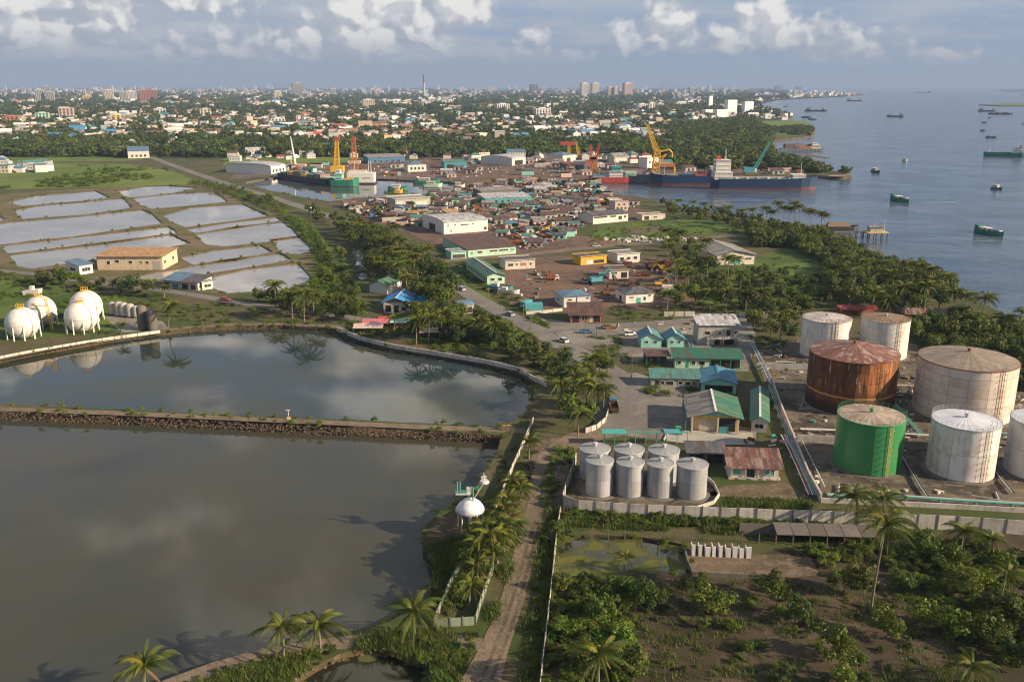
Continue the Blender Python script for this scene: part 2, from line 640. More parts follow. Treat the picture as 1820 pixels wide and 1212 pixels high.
WAT_F = watermat('fish_pond_water', (0.27, 0.265, 0.26), 0.01, 0.003, 0.3, patch=(0.20, 0.20, 0.195))  # pale base colour: brightness of the reflected sky partly painted in
WAT_D = watermat('dark_pond_water', (0.020, 0.020, 0.010), 0.03, 0.01, 0.8)
WAT_BAS = watermat('dock_water', (0.055, 0.062, 0.062), 0.05, 0.02, 0.25)
WAT_SEA = watermat('sea_water', (0.040, 0.066, 0.108), 0.16, 0.6, 0.16, patch=(0.072, 0.098, 0.134), swell=1.2)


def algaemat():
    m, n, out = newmat('algae_water')
    pos = n.node('ShaderNodeNewGeometry').outputs['Position']
    a = n.noise(pos, 0.22, 5, 0.6)
    g = n.noise(pos, 2.2, 4, 0.7)
    c = n.mix(n.smooth(a, 0.40, 0.56), (0.020, 0.026, 0.012), n.mix(g, (0.070, 0.080, 0.010), (0.110, 0.105, 0.016)))
    principled(n, out, c, n.smooth(a, 0.4, 0.55, 0.05, 0.8), n.bump(g, 0.15, 0.05))
    return m


WAT_ALG = algaemat()

# paints and raw stuff
SILOW = plain('silo_white', (0.80, 0.78, 0.74), 0.6, 0.2)
WHITE = plain('white_paint', (0.62, 0.60, 0.56), 0.55, 0.35, (0.28, 0.22, 0.16))
OFFW = plain('cream_wall', (0.56, 0.51, 0.43), 0.8, 0.45, (0.22, 0.17, 0.12))
GREYW = plain('grey_wall', (0.36, 0.35, 0.32), 0.85, 0.5, (0.13, 0.11, 0.09))
CONCW = plain('concrete_wall', (0.46, 0.43, 0.385), 0.9, 0.55, (0.12, 0.10, 0.075), 0.5, 0.3)
DARKC = plain('dark_concrete', (0.135, 0.120, 0.105), 0.9, 0.5, (0.05, 0.045, 0.04))
TEALW = plain('teal_wall', (0.24, 0.52, 0.44), 0.75, 0.3)
MINTW = plain('mint_wall', (0.40, 0.58, 0.44), 0.75, 0.35)
YELW = plain('yellow_wall', (0.58, 0.42, 0.15), 0.8, 0.4, (0.35, 0.18, 0.05))
ORGW = plain('ochre_wall', (0.56, 0.47, 0.34), 0.85, 0.55, (0.36, 0.19, 0.06))
PINKW = plain('pink_wall', (0.52, 0.38, 0.33), 0.8, 0.35)
BRICKW = plain('brick_red_wall', (0.34, 0.13, 0.075), 0.85, 0.4)
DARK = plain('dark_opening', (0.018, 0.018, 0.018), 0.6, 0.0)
GLASS = plain('window_glass', (0.03, 0.045, 0.05), 0.12, 0.1)
STEEL = plain('grey_steel', (0.36, 0.37, 0.38), 0.5, 0.3, (0.16, 0.12, 0.09), 0.5)
SILVER = plain('silver_tank_paint', (0.40, 0.41, 0.42), 0.42, 0.30, (0.20, 0.18, 0.16), 0.4, metal=0.25)
TANKW = plain('white_tank_plate', (0.62, 0.605, 0.57), 0.5, 0.6, (0.36, 0.23, 0.14), 0.34, jitter=0.07)
TANKC = plain('cream_tank_plate', (0.58, 0.51, 0.44), 0.6, 0.45, (0.33, 0.19, 0.10), 0.28, jitter=0.08)
TANKG = plain('green_tank_plate', (0.028, 0.185, 0.062), 0.42, 0.5, (0.07, 0.22, 0.07), 0.3, jitter=0.04)
RUST = plain('rust', (0.20, 0.075, 0.028), 0.9, 0.6, (0.07, 0.03, 0.018), 0.5)
RUSTD = plain('dark_rust', (0.075, 0.036, 0.022), 0.9, 0.6, (0.03, 0.02, 0.015), 0.5)
BLACK = plain('black_bitumen', (0.02, 0.02, 0.02), 0.8, 0.2)
TEALP = plain('teal_pipe_paint', (0.06, 0.34, 0.28), 0.5, 0.3)
GREENP = plain('green_rail_paint', (0.03, 0.25, 0.10), 0.5, 0.25)
REDP = plain('red_paint', (0.42, 0.055, 0.035), 0.6, 0.35)
PINKP = plain('pink_tarp', (0.55, 0.16, 0.19), 0.7, 0.25)
BLUEP = plain('blue_paint', (0.05, 0.15, 0.29), 0.55, 0.3)
TURQ = plain('turquoise_paint', (0.06, 0.28, 0.31), 0.55, 0.3)
YELP = plain('yellow_paint', (0.62, 0.36, 0.03), 0.5, 0.3, (0.30, 0.13, 0.03))
ORGP = plain('orange_paint', (0.42, 0.15, 0.04), 0.55, 0.35)
NAVY = plain('navy_hull', (0.010, 0.032, 0.085), 0.4, 0.25, (0.02, 0.04, 0.07), 0.15)
NAVYD = plain('dark_navy_hull', (0.008, 0.018, 0.045), 0.45, 0.25)
BOOT = plain('red_bottom_paint', (0.17, 0.065, 0.05), 0.6, 0.4)
HULLG = plain('green_hull', (0.012, 0.16, 0.11), 0.45, 0.3)
HULLK = plain('dark_hull', (0.035, 0.04, 0.045), 0.5, 0.35, (0.10, 0.05, 0.03))
DECK = plain('deck_plate', (0.20, 0.17, 0.14), 0.8, 0.5)
WOOD = plain('grey_wood', (0.17, 0.12, 0.075), 0.9, 0.4)
STONE = plain('rubble_stone', (0.145, 0.098, 0.064), 0.95, 0.5, (0.07, 0.05, 0.035), 0.8, 0.3, jitter=0.25)
BARK = plain('palm_bark', (0.19, 0.155, 0.115), 0.9, 0.5, (0.07, 0.055, 0.04), 1.4, 0.3)
BARKD = plain('tree_bark', (0.085, 0.065, 0.045), 0.95, 0.4)
TYRE = plain('black_rubber', (0.02, 0.02, 0.02), 0.85, 0.1)

R_TEAL = roofmat('teal_roof', (0.065, 0.225, 0.195), (0.10, 0.27, 0.235), 0.45, 0)
R_TEALY = roofmat('teal_roof_cross', (0.055, 0.26, 0.27), (0.085, 0.31, 0.31), 0.3, 1)
R_GRN = roofmat('green_roof', (0.018, 0.13, 0.085), (0.028, 0.165, 0.105), 0.4, 0)
R_GRNY = roofmat('green_roof_cross', (0.026, 0.150, 0.098), (0.038, 0.19, 0.125), 0.4, 1, rustcol=(0.25, 0.17, 0.08))
R_GREY = roofmat('grey_roof', (0.30, 0.30, 0.29), (0.22, 0.22, 0.22), 0.35, 0)
R_GREYY = roofmat('grey_roof_cross', (0.33, 0.31, 0.27), (0.25, 0.235, 0.205), 0.35, 1)
R_DARK = roofmat('dark_roof', (0.115, 0.115, 0.125), (0.080, 0.082, 0.090), 0.3, 0)
R_BLUE = roofmat('blue_roof', (0.095, 0.205, 0.31), (0.125, 0.24, 0.35), 0.3, 0)
R_BLUEY = roofmat('blue_roof_cross', (0.055, 0.235, 0.34), (0.08, 0.28, 0.38), 0.25, 1)
R_BBLUE = roofmat('bright_blue_roof', (0.03, 0.27, 0.60), (0.05, 0.33, 0.66), 0.1, 0)
R_BRN = roofmat('brown_roof', (0.125, 0.070, 0.052), (0.085, 0.050, 0.040), 0.5, 0)
R_RUST = roofmat('rusty_roof', (0.17, 0.075, 0.055), (0.10, 0.050, 0.038), 0.6, 0, rustcol=(0.30, 0.22, 0.18))
R_RED = roofmat('red_roof', (0.36, 0.075, 0.055), (0.28, 0.06, 0.045), 0.2, 0)
R_ORG = roofmat('ochre_roof', (0.50, 0.30, 0.12), (0.43, 0.26, 0.115), 0.55, 0, rustcol=(0.36, 0.15, 0.04))
R_LITE = roofmat('pale_roof', (0.52, 0.52, 0.52), (0.44, 0.45, 0.46), 0.2, 0)

L_TREE = leafmat('tree_leaf', (0.056, 0.092, 0.014), (0.118, 0.135, 0.022))
L_DARKT = leafmat('dark_tree_leaf', (0.030, 0.056, 0.013), (0.062, 0.086, 0.018), dryness=0.05)
L_BUSH = leafmat('bush_leaf', (0.064, 0.120, 0.012), (0.122, 0.152, 0.020))
L_PALM = leafmat('palm_leaf', (0.050, 0.086, 0.012), (0.098, 0.116, 0.018), (0.24, 0.16, 0.03), 0.12, 0.3)
L_PALMY = leafmat('yellow_palm_leaf', (0.105, 0.130, 0.012), (0.160, 0.155, 0.018), (0.26, 0.18, 0.03), 0.4, 0.3)
L_GRASS = leafmat('grass_blade', (0.058, 0.105, 0.016), (0.105, 0.125, 0.030), (0.2, 0.16, 0.06), 0.3)
L_DEAD = leafmat('dry_frond', (0.17, 0.12, 0.05), (0.12, 0.085, 0.04), (0.2, 0.13, 0.05), 0.4, 0.15)
HAZEM = bpy.data.materials.new('haze_air')
HAZEM.use_nodes = True
HAZEM.node_tree.nodes.clear()
hn = NT(HAZEM.node_tree)
pv_ = hn.node('ShaderNodeVolumePrincipled')
pv_.inputs['Color'].default_value = (0.34, 0.47, 0.72, 1)
pv_.inputs['Density'].default_value = 0.000068
pv_.inputs['Anisotropy'].default_value = 0.0
ho = hn.node('ShaderNodeOutputMaterial')
HAZEM.node_tree.links.new(pv_.outputs[0], ho.inputs['Volume'])
# ------------------------------------------------------------------ land, water, roads
Z_POND, Z_PB, Z_FISH, Z_SEA = -1.9, -1.3, -0.5, -2.5


def px(poly, z=0.0):
    return [P(x, y, z) for x, y in poly]


def sheet(name, poly, mat, z, kind='structure', holes=(), parent=None):
    """flat sheet through ground points, triangulated"""
    rings = [[Vector((p[0], p[1])) for p in poly]] + [[Vector((p[0], p[1])) for p in h] for h in holes]
    vin, ed = [], []
    for r in rings:
        b = len(vin)
        vin += r
        ed += [(b + i, b + (i + 1) % len(r)) for i in range(len(r))]
    vs, _e, tris, *_r = delaunay_2d_cdt(vin, ed, [], 0, 1e-4)
    m = MB()
    m.v = [(p.x, p.y, z) for p in vs]
    for t in tris:
        a, b, c = (vs[i] for i in t)
        g = (a + b + c) / 3
        if not inside(g, rings[0]) or any(inside(g, h) for h in rings[1:]):
            continue
        if (b.x - a.x) * (c.y - a.y) - (b.y - a.y) * (c.x - a.x) < 0:
            t = (t[0], t[2], t[1])
        m.face(t)
    o = m.build(name, mat, parent)
    return tag(o, kind=kind) if kind else o


def strip(name, centre, width, mat, z, kind='structure', pixel=True):
    pts = [P(*c) if pixel else Vector((c[0], c[1], 0)) for c in centre]
    L, Rr = [], []
    for i, p in enumerate(pts):
        d = (pts[min(i + 1, len(pts) - 1)] - pts[max(i - 1, 0)]).normalized()
        nrm = Vector((-d.y, d.x, 0))
        w = width[i] if hasattr(width, '__len__') else width
        L.append(p + nrm * w / 2)
        Rr.append(p - nrm * w / 2)
    m = MB()
    m.v = [(p.x, p.y, z) for p in L + Rr]
    n = len(pts)
    for i in range(n - 1):
        m.face((n + i, n + i + 1, i + 1, i))
    return tag(m.build(name, mat), kind=kind)


def wobble(poly, step, amp, seed=0, closed=True):
    """subdivide a world polygon and roughen it"""
    out = []
    n = len(poly)
    for i in range(n if closed else n - 1):
        a, b = poly[i], poly[(i + 1) % n]
        L = (b - a).length
        k = max(1, int(L / step))
        for j in range(k):
            p = a.lerp(b, j / k)
            s = amp if j else amp * 0.4
            out.append(Vector((p.x + s * mnoise.noise(Vector((p.x * .15, p.y * .15, seed))), p.y + s * mnoise.noise(Vector((p.x * .15, p.y * .15, seed + 9))), p.z)))
    return out


POND_A = [(-60, 741), (0, 743), (200, 747), (450, 757), (700, 773), (893, 787), (880, 818), (850, 858), (822, 885), (790, 905), (765, 925), (752, 952), (752, 975), (766, 998), (774, 1015),
          (770, 1032), (757, 1060), (730, 1085), (690, 1105), (640, 1119), (590, 1124), (500, 1148), (420, 1165), (330, 1195), (270, 1225), (150, 1290), (-120, 1330)]
POND_B = [(-60, 652), (0, 645), (60, 632), (170, 613), (270, 597), (340, 591), (420, 586), (500, 584), (590, 590), (640, 608), (700, 624), (780, 637), (860, 650), (920, 666), (955, 686), (945, 712), (925, 742),
          (893, 757), (800, 754), (600, 745), (400, 737), (200, 727), (0, 719), (-60, 717)]
POND_C = [(520, 1222), (560, 1195), (605, 1172), (660, 1160), (700, 1166), (730, 1182), (768, 1190), (770, 1240), (640, 1300), (420, 1290)]
FISH = [
    [(12, 359), (60, 350), (168, 343), (193, 352), (150, 357), (40, 363)],
    [(28, 374), (90, 365), (218, 357), (229, 370), (150, 379), (42, 385)],
    [(-40, 418), (-40, 406), (20, 398), (120, 391), (250, 381), (265, 386), (283, 399), (200, 408), (100, 420), (0, 428)],
    [(4, 436), (60, 429), (200, 418), (295, 409), (311, 417), (200, 430), (100, 439), (20, 446)],
    [(22, 451), (100, 444), (200, 434), (300, 424), (333, 436), (240, 449), (150, 460), (60, 470), (35, 467)],
    [(209, 341), (260, 334), (300, 333), (352, 336), (300, 344), (230, 349)],
    [(238, 354), (300, 348), (380, 345), (402, 358), (330, 364), (270, 368), (250, 362)],
    [(292, 384), (340, 373), (430, 368), (476, 384), (410, 391), (330, 399), (305, 391)],
    [(332, 407), (400, 398), (490, 390), (500, 394), (420, 404), (350, 411)],
    [(352, 417), (420, 407), (510, 400), (542, 418), (470, 427), (400, 433), (368, 430)],
    [(483, 429), (535, 424), (563, 442), (530, 448), (500, 446)],
    [(322, 458), (380, 448), (462, 441), (482, 449), (420, 460), (345, 467)],
    [(330, 476), (400, 466), (495, 457), (513, 465), (460, 473), (385, 482), (340, 488), (215, 497), (222, 491)],
    [(381, 493), (440, 483), (530, 475), (552, 496), (500, 510), (400, 515), (375, 505)],
    [(-30, 545), (0, 537), (25, 546), (33, 556), (10, 566), (-30, 572)],
    [(-40, 390), (-10, 377), (8, 390), (-10, 396), (-40, 399)],
]
CANAL = [[(621, 447), (640, 443), (648, 455), (641, 468), (650, 476), (640, 478), (630, 472), (634, 462)], [(632, 486), (650, 484), (655, 496), (640, 500)]]
BASIN = [(430, 327), (470, 320), (500, 317), (545, 317), (600, 319), (680, 320), (730, 323), (790, 325), (822, 330), (815, 338), (790, 340), (760, 344), (700, 349), (640, 352), (585, 358), (545, 352), (510, 345), (470, 337)]
ALGAE = [(985, 962), (1010, 956), (1060, 955), (1140, 958), (1215, 972), (1225, 1018), (1180, 1024), (1120, 1012), (1060, 1022), (1000, 1024), (982, 1000)]

# coast from near right, round the inlet and out to the far cape
COAST = [(1990, 640), (1900, 602), (1820, 577), (1775, 553), (1735, 532), (1690, 510), (1640, 486), (1600, 472), (1572, 464), (1545, 452), (1528, 438), (1515, 426), (1500, 420), (1480, 414), (1455, 406), (1430, 400),
         (1395, 395), (1360, 390), (1320, 384), (1280, 379), (1240, 373), (1205, 366), (1170, 358), (1140, 350), (1110, 347), (1065, 343), (1036, 334), (1042, 322),
         (1140, 316.5), (1210, 313.5), (1300, 311.5), (1420, 310.5), (1485, 313.5), (1513, 312), (1502, 306), (1478, 303), (1452, 297), (1425, 289), (1395, 280), (1376, 270), (1370, 262), (1368, 250), (1395, 247), (1440, 242),
         (1448, 232), (1445, 222), (1430, 215), (1390, 214), (1410, 208), (1400, 204), (1375, 200), (1362, 194), (1345, 186), (1352, 180), (1380, 177), (1440, 173.5), (1500, 171.5), (1533, 169.5), (1537, 167.2), (1500, 164.5), (1440, 162), (1380, 160), (1320, 158.5), (1290, 157.5)]
coast = wobble(px(COAST[:52], 0), 6, 2.5, 0, False)
coast = [p for p in coast]
coast += [P(*c) for c in COAST[52:]]
far = [Vector((9000, 60000, 0)), Vector((-48000, 60000, 0)), Vector((-9000, 400, 0)), Vector((-1200, -60, 0)), Vector((1200, -60, 0)), Vector((1200, 130, 0))]
land_outer = coast + far

def shore(poly, z):
    """pond outline: its far edge is seen at the water, its near edge at the top of the bank that hides the water's rim"""
    out = []
    n = len(poly)
    s = sum(poly[i][0] * poly[(i + 1) % n][1] - poly[(i + 1) % n][0] * poly[i][1] for i in range(n))
    for i, (x, y) in enumerate(poly):
        (x0, y0), (x1, y1) = poly[i - 1], poly[(i + 1) % n]
        ny = -(x1 - x0) / (math.hypot(x1 - x0, y1 - y0) + 1e-6) * (1 if s > 0 else -1)
        k = max(0.0, min(1.0, ny * 1.5))
        p = P(x, y, z * (1 - k))
        out.append(Vector((p.x, p.y, z)))
    return out


holesA = {'pond_a': (wobble(shore(POND_A, Z_POND), 3, .9, 1), Z_POND, WAT_A), 'pond_b': (wobble(shore(POND_B, Z_PB), 4, .9, 2), Z_PB, WAT_B),
          'pond_c': (wobble(shore(POND_C, -1.0), 2, .5, 3), -1.0, WAT_D), 'basin': (shore(BASIN, -1.0), -1.0, WAT_BAS), 'algae': (wobble(shore(ALGAE, -.5), 2, .6, 4), -.5, WAT_ALG)}
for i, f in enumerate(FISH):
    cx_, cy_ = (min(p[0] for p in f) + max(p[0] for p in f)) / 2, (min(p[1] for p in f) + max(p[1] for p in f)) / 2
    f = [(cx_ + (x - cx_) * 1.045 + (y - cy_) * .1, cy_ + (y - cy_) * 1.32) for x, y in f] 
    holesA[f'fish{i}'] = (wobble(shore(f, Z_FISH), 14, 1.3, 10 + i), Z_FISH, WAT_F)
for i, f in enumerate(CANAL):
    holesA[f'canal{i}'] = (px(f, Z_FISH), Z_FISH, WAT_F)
WATER_POLYS = [h[0] for h in holesA.values()]

sheet('ground', land_outer, G_LAND, 0.0, holes=[h[0] for h in holesA.values()])
# sea: one great sheet under everything
m = MB()
m.poly([(-50000, -2000, Z_SEA), (50000, -2000, Z_SEA), (50000, 62000, Z_SEA), (-50000, 62000, Z_SEA)])
tag(m.build('sea', WAT_SEA), kind='structure')
# shore skirt: the land's edge sloping down under the sea
m = MB()
pts = coast
n_ = len(pts)
off = []
for i, p in enumerate(pts):
    d = (pts[min(i + 1, n_ - 1)] - pts[max(i - 1, 0)])
    d.normalize()
    nrm = Vector((d.y, -d.x, 0))
    off.append(p + nrm * 2.2)
m.v = [(p.x, p.y, 0.0) for p in pts] + [(p.x, p.y, Z_SEA - 1.2) for p in off]
for i in range(n_ - 1):
    m.face((i, i + 1, n_ + i + 1, n_ + i))
tag(m.build('shore_bank', G_BANK), kind='structure')
# each pond: water sheet and earth bank
names = {'pond_a': 'pond_water', 'pond_b': 'pond_water', 'pond_c': 'pond_water', 'basin': 'dock_water', 'algae': 'pond_water'}
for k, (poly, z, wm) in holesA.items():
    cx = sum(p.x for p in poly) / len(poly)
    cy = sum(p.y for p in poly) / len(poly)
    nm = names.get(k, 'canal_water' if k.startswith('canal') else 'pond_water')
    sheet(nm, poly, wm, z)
    m = MB()
    n_ = len(poly)
    m.v = [(p.x, p.y, 0.0) for p in poly] + [(p.x, p.y, z - 0.3) for p in poly]
    for i in range(n_):
        j = (i + 1) % n_
        m.face((i, j, n_ + j, n_ + i))
    tag(m.build('pond_bank' if k != 'basin' else 'quay_face', G_BANK if k != 'basin' else G_QUAY), kind='structure')


def over(name, poly, mat, z, step=None, amp=1.0, seed=0):
    w = px(poly)
    if step:
        w = wobble(w, step, amp, seed)
    return sheet(name, w, mat, z)


# city floor, marsh fields, yards (each a few mm to cm above the one below)
sheet('dyke', wobble(px([(-90, 372), (-40, 350), (60, 341), (200, 333), (300, 328), (365, 330), (420, 352), (500, 382), (560, 415), (580, 442), (560, 470), (575, 498), (500, 520), (400, 524), (330, 516), (200, 502), (60, 480), (-90, 470)]), 12, 3, 33), G_DYKE, 0.03, holes=[h[0] for k, h in holesA.items() if k.startswith('fish')])
over('city_ground', [(-400, 290), (0, 287), (200, 283), (420, 282), (640, 276), (820, 275), (1000, 279), (1190, 300), (1330, 290), (1366, 262), (1366, 246), (1390, 213), (1345, 186), (1380, 177.5), (1500, 171.8), (1530, 169.4), (1500, 165), (1300, 159), (600, 157.2), (-800, 157.2)], G_CITY, 0.03)
over('marsh', [(-60, 340), (0, 337), (120, 334), (250, 331), (330, 328), (352, 320), (300, 303), (230, 292), (120, 290), (-60, 296)], G_MARSH, 0.06, 25, 6, 1)
over('marsh', [(-60, 296), (110, 288), (235, 286), (300, 275), (230, 266), (120, 268), (-60, 276)], G_MARSH, 0.06, 25, 6, 2)
over('marsh', [(395, 296), (510, 290), (600, 290), (640, 285), (600, 276), (500, 276), (400, 281)], G_MARSH, 0.06, 25, 6, 3)
over('marsh', [(800, 272), (880, 270), (900, 265), (820, 264)], G_MARSH, 0.06, 25, 6, 4)
over('marsh', [(1335, 216), (1395, 213.5), (1432, 215.5), (1446, 223), (1447, 232), (1438, 240), (1395, 244), (1372, 236)], G_MARSH, 0.06, 12, 3, 5)
over('scrapyard', [(590, 362), (640, 356), (700, 352), (820, 340), (830, 328), (800, 322), (600, 316), (430, 316), (420, 300), (520, 297), (660, 292), (760, 282), (960, 280), (1170, 300), (1430, 300), (1425, 309), (1210, 312), (1040, 321.5), (1032, 334), (1064, 345), (1110, 349), (1130, 352), (1100, 362),
                   (1160, 376), (1150, 384), (1040, 400), (1020, 418), (1090, 425), (1160, 424), (1120, 433), (900, 450), (820, 455), (780, 440), (720, 412), (680, 400), (650, 392), (640, 380)], G_YARD, 0.05, 15, 3, 6)
over('scrapyard', [(880, 485), (900, 462), (980, 456), (1150, 455), (1210, 470), (1235, 510), (1240, 545), (1180, 548), (1090, 552), (960, 556), (905, 540)], G_YARD, 0.05, 8, 2, 7)
over('tank_yard', [(1340, 622), (1420, 598), (1630, 612), (1640, 660), (1830, 690), (1900, 720), (1900, 905), (1560, 896), (1450, 893), (1425, 850), (1385, 740), (1360, 680)], G_TANK, 0.04, 5, .8, 8)
over('plot', [(1005, 1040), (1120, 1020), (1215, 1020), (1380, 975), (1500, 985), (1640, 960), (1700, 940), (1900, 960), (2000, 1260), (960, 1290), (975, 1120)], G_PLOT, 0.04, 4, .8, 9)
over('grass', [(1150, 392), (1200, 380), (1330, 402), (1350, 418), (1230, 416), (1110, 432), (1050, 420), (1060, 402)], G_GRASS, 0.06, 6, 2, 10)
over('grass', [(1230, 520), (1310, 470), (1400, 440), (1470, 480), (1460, 540), (1340, 545), (1250, 545)], G_GRASS, 0.06, 6, 2, 11)
over('grass', [(520, 380), (560, 400), (590, 440), (620, 470), (640, 520), (620, 560), (560, 548), (540, 520), (560, 470), (545, 430), (500, 390)], G_GRASS, 0.06, 6, 2, 12)
over('grass', [(-40, 610), (40, 605), (120, 598), (215, 592), (240, 560), (225, 528), (100, 506), (-40, 495)], G_GRASS, 0.05, 6, 2, 13)
over('grass', [(1000, 910), (1200, 918), (1450, 930), (1600, 940), (1600, 948), (1300, 940), (1020, 934)], G_GRASS, 0.05, 3, .6, 14)
over('grass', [(790, 480), (830, 470), (850, 510), (905, 552), (985, 588), (970, 592), (880, 556), (830, 520)], G_GRASS, 0.05, 4, .8, 15)
over('dirt_clearing', [(1100, 408), (1180, 402), (1180, 412), (1110, 416)], G_DIRT, 0.075, 6, 2, 16)
over('sand_beach', [(1500, 420), (1515, 424), (1530, 437), (1548, 452), (1536, 456), (1515, 440)], G_SAND, 0.04, 4, .8, 17)
over('sand_beach', [(1490, 306), (1503, 306.5), (1512, 311), (1500, 314.5), (1470, 314)], G_SAND, 0.05)
over('mud_flat', [(1560, 462), (1585, 466), (1590, 474), (1560, 470)], G_SAND, 0.04)
over('concrete_yard', [(1082, 702), (1092, 668), (1130, 662), (1220, 692), (1245, 740), (1345, 764), (1342, 792), (1180, 782), (1088, 772)], G_CONC, 0.05)
over('concrete_yard', [(960, 566), (1060, 577), (1180, 572), (1330, 562), (1345, 600), (1330, 660), (1250, 662), (1150, 646), (1105, 640), (1060, 626), (1000, 604)], G_CONC, 0.035)
over('concrete_yard', [(1255, 880), (1290, 862), (1395, 858), (1440, 884), (1380, 890)], G_DIRT, 0.05)
over('concrete_apron', [(185, 562), (230, 556), (290, 572), (300, 585), (220, 592), (200, 578)], G_CONC, 0.06)
over('concrete_apron', [(1180, 770), (1230, 768), (1338, 772), (1340, 790), (1250, 792), (1185, 784)], plain('pale_concrete', (0.33, 0.31, 0.27), 0.9, 0.4, (0.16, 0.13, 0.1), 0.3), 0.09)
over('tank_pit', [(1012, 888), (1030, 850), (1045, 815), (1120, 800), (1215, 805), (1262, 850), (1277, 882), (1255, 900), (1100, 902), (1030, 898)], G_TANK, 0.05)
over('foundation_slab', [(1218, 982), (1366, 986), (1440, 985), (1456, 1022), (1380, 1030), (1230, 1022)], G_DIRT, 0.09)
over('scrub_floor', [(960, 910), (1015, 900), (1000, 860), (1020, 800), (1060, 775), (960, 780), (935, 830), (890, 905), (870, 960)], G_DIRT, 0.03, 4, .8, 21)
over('bank_floor', [(752, 960), (770, 928), (800, 908), (880, 900), (900, 930), (880, 1010), (830, 1070), (775, 1110), (765, 1060), (778, 1020)], G_PLOT, 0.03, 3, .6, 22)
over('quay', [(410, 318), (520, 315), (560, 312), (700, 316), (830, 326), (830, 318), (700, 308), (520, 300), (420, 302)], G_QUAY, 0.09)
over('quay', [(1045, 321.2), (1140, 315.8), (1210, 312.8), (1300, 310.8), (1420, 309.8), (1440, 305.5), (1200, 304), (1040, 312)], G_QUAY, 0.09)

strip('road', [(180, 246), (290, 288), (335, 304), (375, 318), (405, 328), (440, 339), (480, 350), (520, 363), (550, 373), (580, 383), (615, 393), (650, 404), (685, 420), (712, 436), (735, 452), (762, 474), (800, 502), (850, 533), (900, 560), (945, 583), (985, 606), (1025, 626), (1060, 646), (1085, 664), (1100, 690), (1098, 730), (1085, 765)],
      [9, 9, 9, 9, 9, 9, 9, 9, 9, 9, 9, 9, 9, 9, 9.5, 9, 8, 8, 8, 8, 8, 8.5, 9, 10, 11, 10, 9], G_ROAD, 0.11)
strip('side_road', [(958, 590), (1000, 584), (1060, 580), (1130, 578), (1200, 573), (1260, 567), (1330, 562)], 6.5, G_ROAD, 0.13)
strip('cross_road', [(752, 468), (800, 463), (850, 459), (930, 453), (1020, 443), (1090, 437), (1160, 431), (1230, 425), (1300, 420), (1350, 420), (1400, 414)], 8, G_PATH, 0.09)
strip('dirt_track', [(1098, 762), (1050, 772), (1010, 788), (980, 812), (965, 850), (960, 890), (950, 925), (938, 965), (925, 1010), (912, 1060), (895, 1110), (875, 1160), (855, 1210), (830, 1290)],
      [9, 8, 7, 6.2, 5.2, 4.6, 4.2, 4, 3.8, 3.8, 4, 4.4, 5.5, 7], G_PATH, 0.07)
strip('wheel_rut', [(948, 935), (936, 975), (924, 1015), (911, 1065), (894, 1115), (874, 1165), (854, 1212)], .55, G_DIRT, 0.085)
strip('wheel_rut', [(958, 935), (948, 975), (937, 1015), (925, 1065), (909, 1115), (890, 1165), (872, 1212)], .55, G_DIRT, 0.085)
strip('causeway_path', [(-60, 726), (0, 727), (200, 734), (400, 743), (600, 752), (800, 761), (935, 766)], 3.0, G_PATH, 0.05)
strip('bank_path', [(230, 1260), (300, 1218), (380, 1188), (470, 1162), (560, 1148), (640, 1138), (700, 1130), (770, 1128), (850, 1145), (880, 1150)], 3.2, G_PATH, 0.05)
strip('pond_side_path', [(-60, 648), (0, 638), (80, 622), (180, 604), (285, 588), (345, 581), (420, 577), (500, 576), (595, 580), (640, 597), (700, 613), (780, 626), (860, 639), (925, 655), (965, 678)], 3.0, G_PATH, 0.05)
strip('service_road', [(-40, 478), (60, 487), (150, 500), (260, 512), (330, 522), (420, 538), (470, 545), (560, 556), (640, 568), (760, 575), (900, 577)], 5.5, G_ROAD, 0.09)
strip('dock_road', [(420, 312), (560, 306), (700, 305), (860, 302), (1000, 304), (1150, 307)], 9, G_ROAD, 0.12)
# far islands and hills
for nm, pts_ in (('far_island', [(1770, 160.5), (1800, 158.5), (1900, 157.5), (1900, 163.5), (1790, 163.5)]), ('sand_bar', [(1740, 186.5), (1790, 184.7), (1900, 184.3), (1900, 188.6), (1780, 188.3)])):
    w = px(pts_)
    m = MB()
    m.prism([(p.x, p.y) for p in w], -2, 1.0)
    tag(m.build(nm, G_CITY if nm == 'far_island' else G_MARSH), kind='structure')


def hill(cx, half, top, dist):
    base = P(cx, 160)
    k = dist / base.y
    c = Vector((base.x * k, dist, 0))
    m = MB()
    w = half / FPX * dist
    h = CAM_H + dist * ((606 - top) / FPX * cT - sT) / (cT + (606 - top) / FPX * sT)
    n = 24
    for ring, (rr, zz) in enumerate(((1, 0), (.75, .32), (.5, .68), (.28, .92), (0.08, 1.0))):
        for i in range(n):
            a = 2 * math.pi * i / n
            k2 = 1 + .16 * mnoise.noise(Vector((math.cos(a) * 2, math.sin(a) * 2, ring * .7 + cx)))
            m.v.append((c.x + w * rr * k2 * math.cos(a), c.y + w * .6 * rr * k2 * math.sin(a), h * zz * k2 - (4 if ring == 0 else 0)))
    for r_ in range(4):
        for i in range(n):
            j = (i + 1) % n
            m.face((r_ * n + i, r_ * n + j, (r_ + 1) * n + j, (r_ + 1) * n + i))
    m.face([4 * n + i for i in range(n)])
    tag(m.build('hill', G_CITY), kind='structure')


hill(510, 36, 143.5, 46000)
hill(1190, 24, 143, 46000)
# haze: one closed box of even thin air round camera and place
m = MB()
m.box(-52000, 52000, -2500, 64000, -4.5, 430)
hz = tag(m.build('haze', HAZEM), kind='stuff')
# ------------------------------------------------------------------ plants: shapes shared by many trees
RV = random.Random(11)


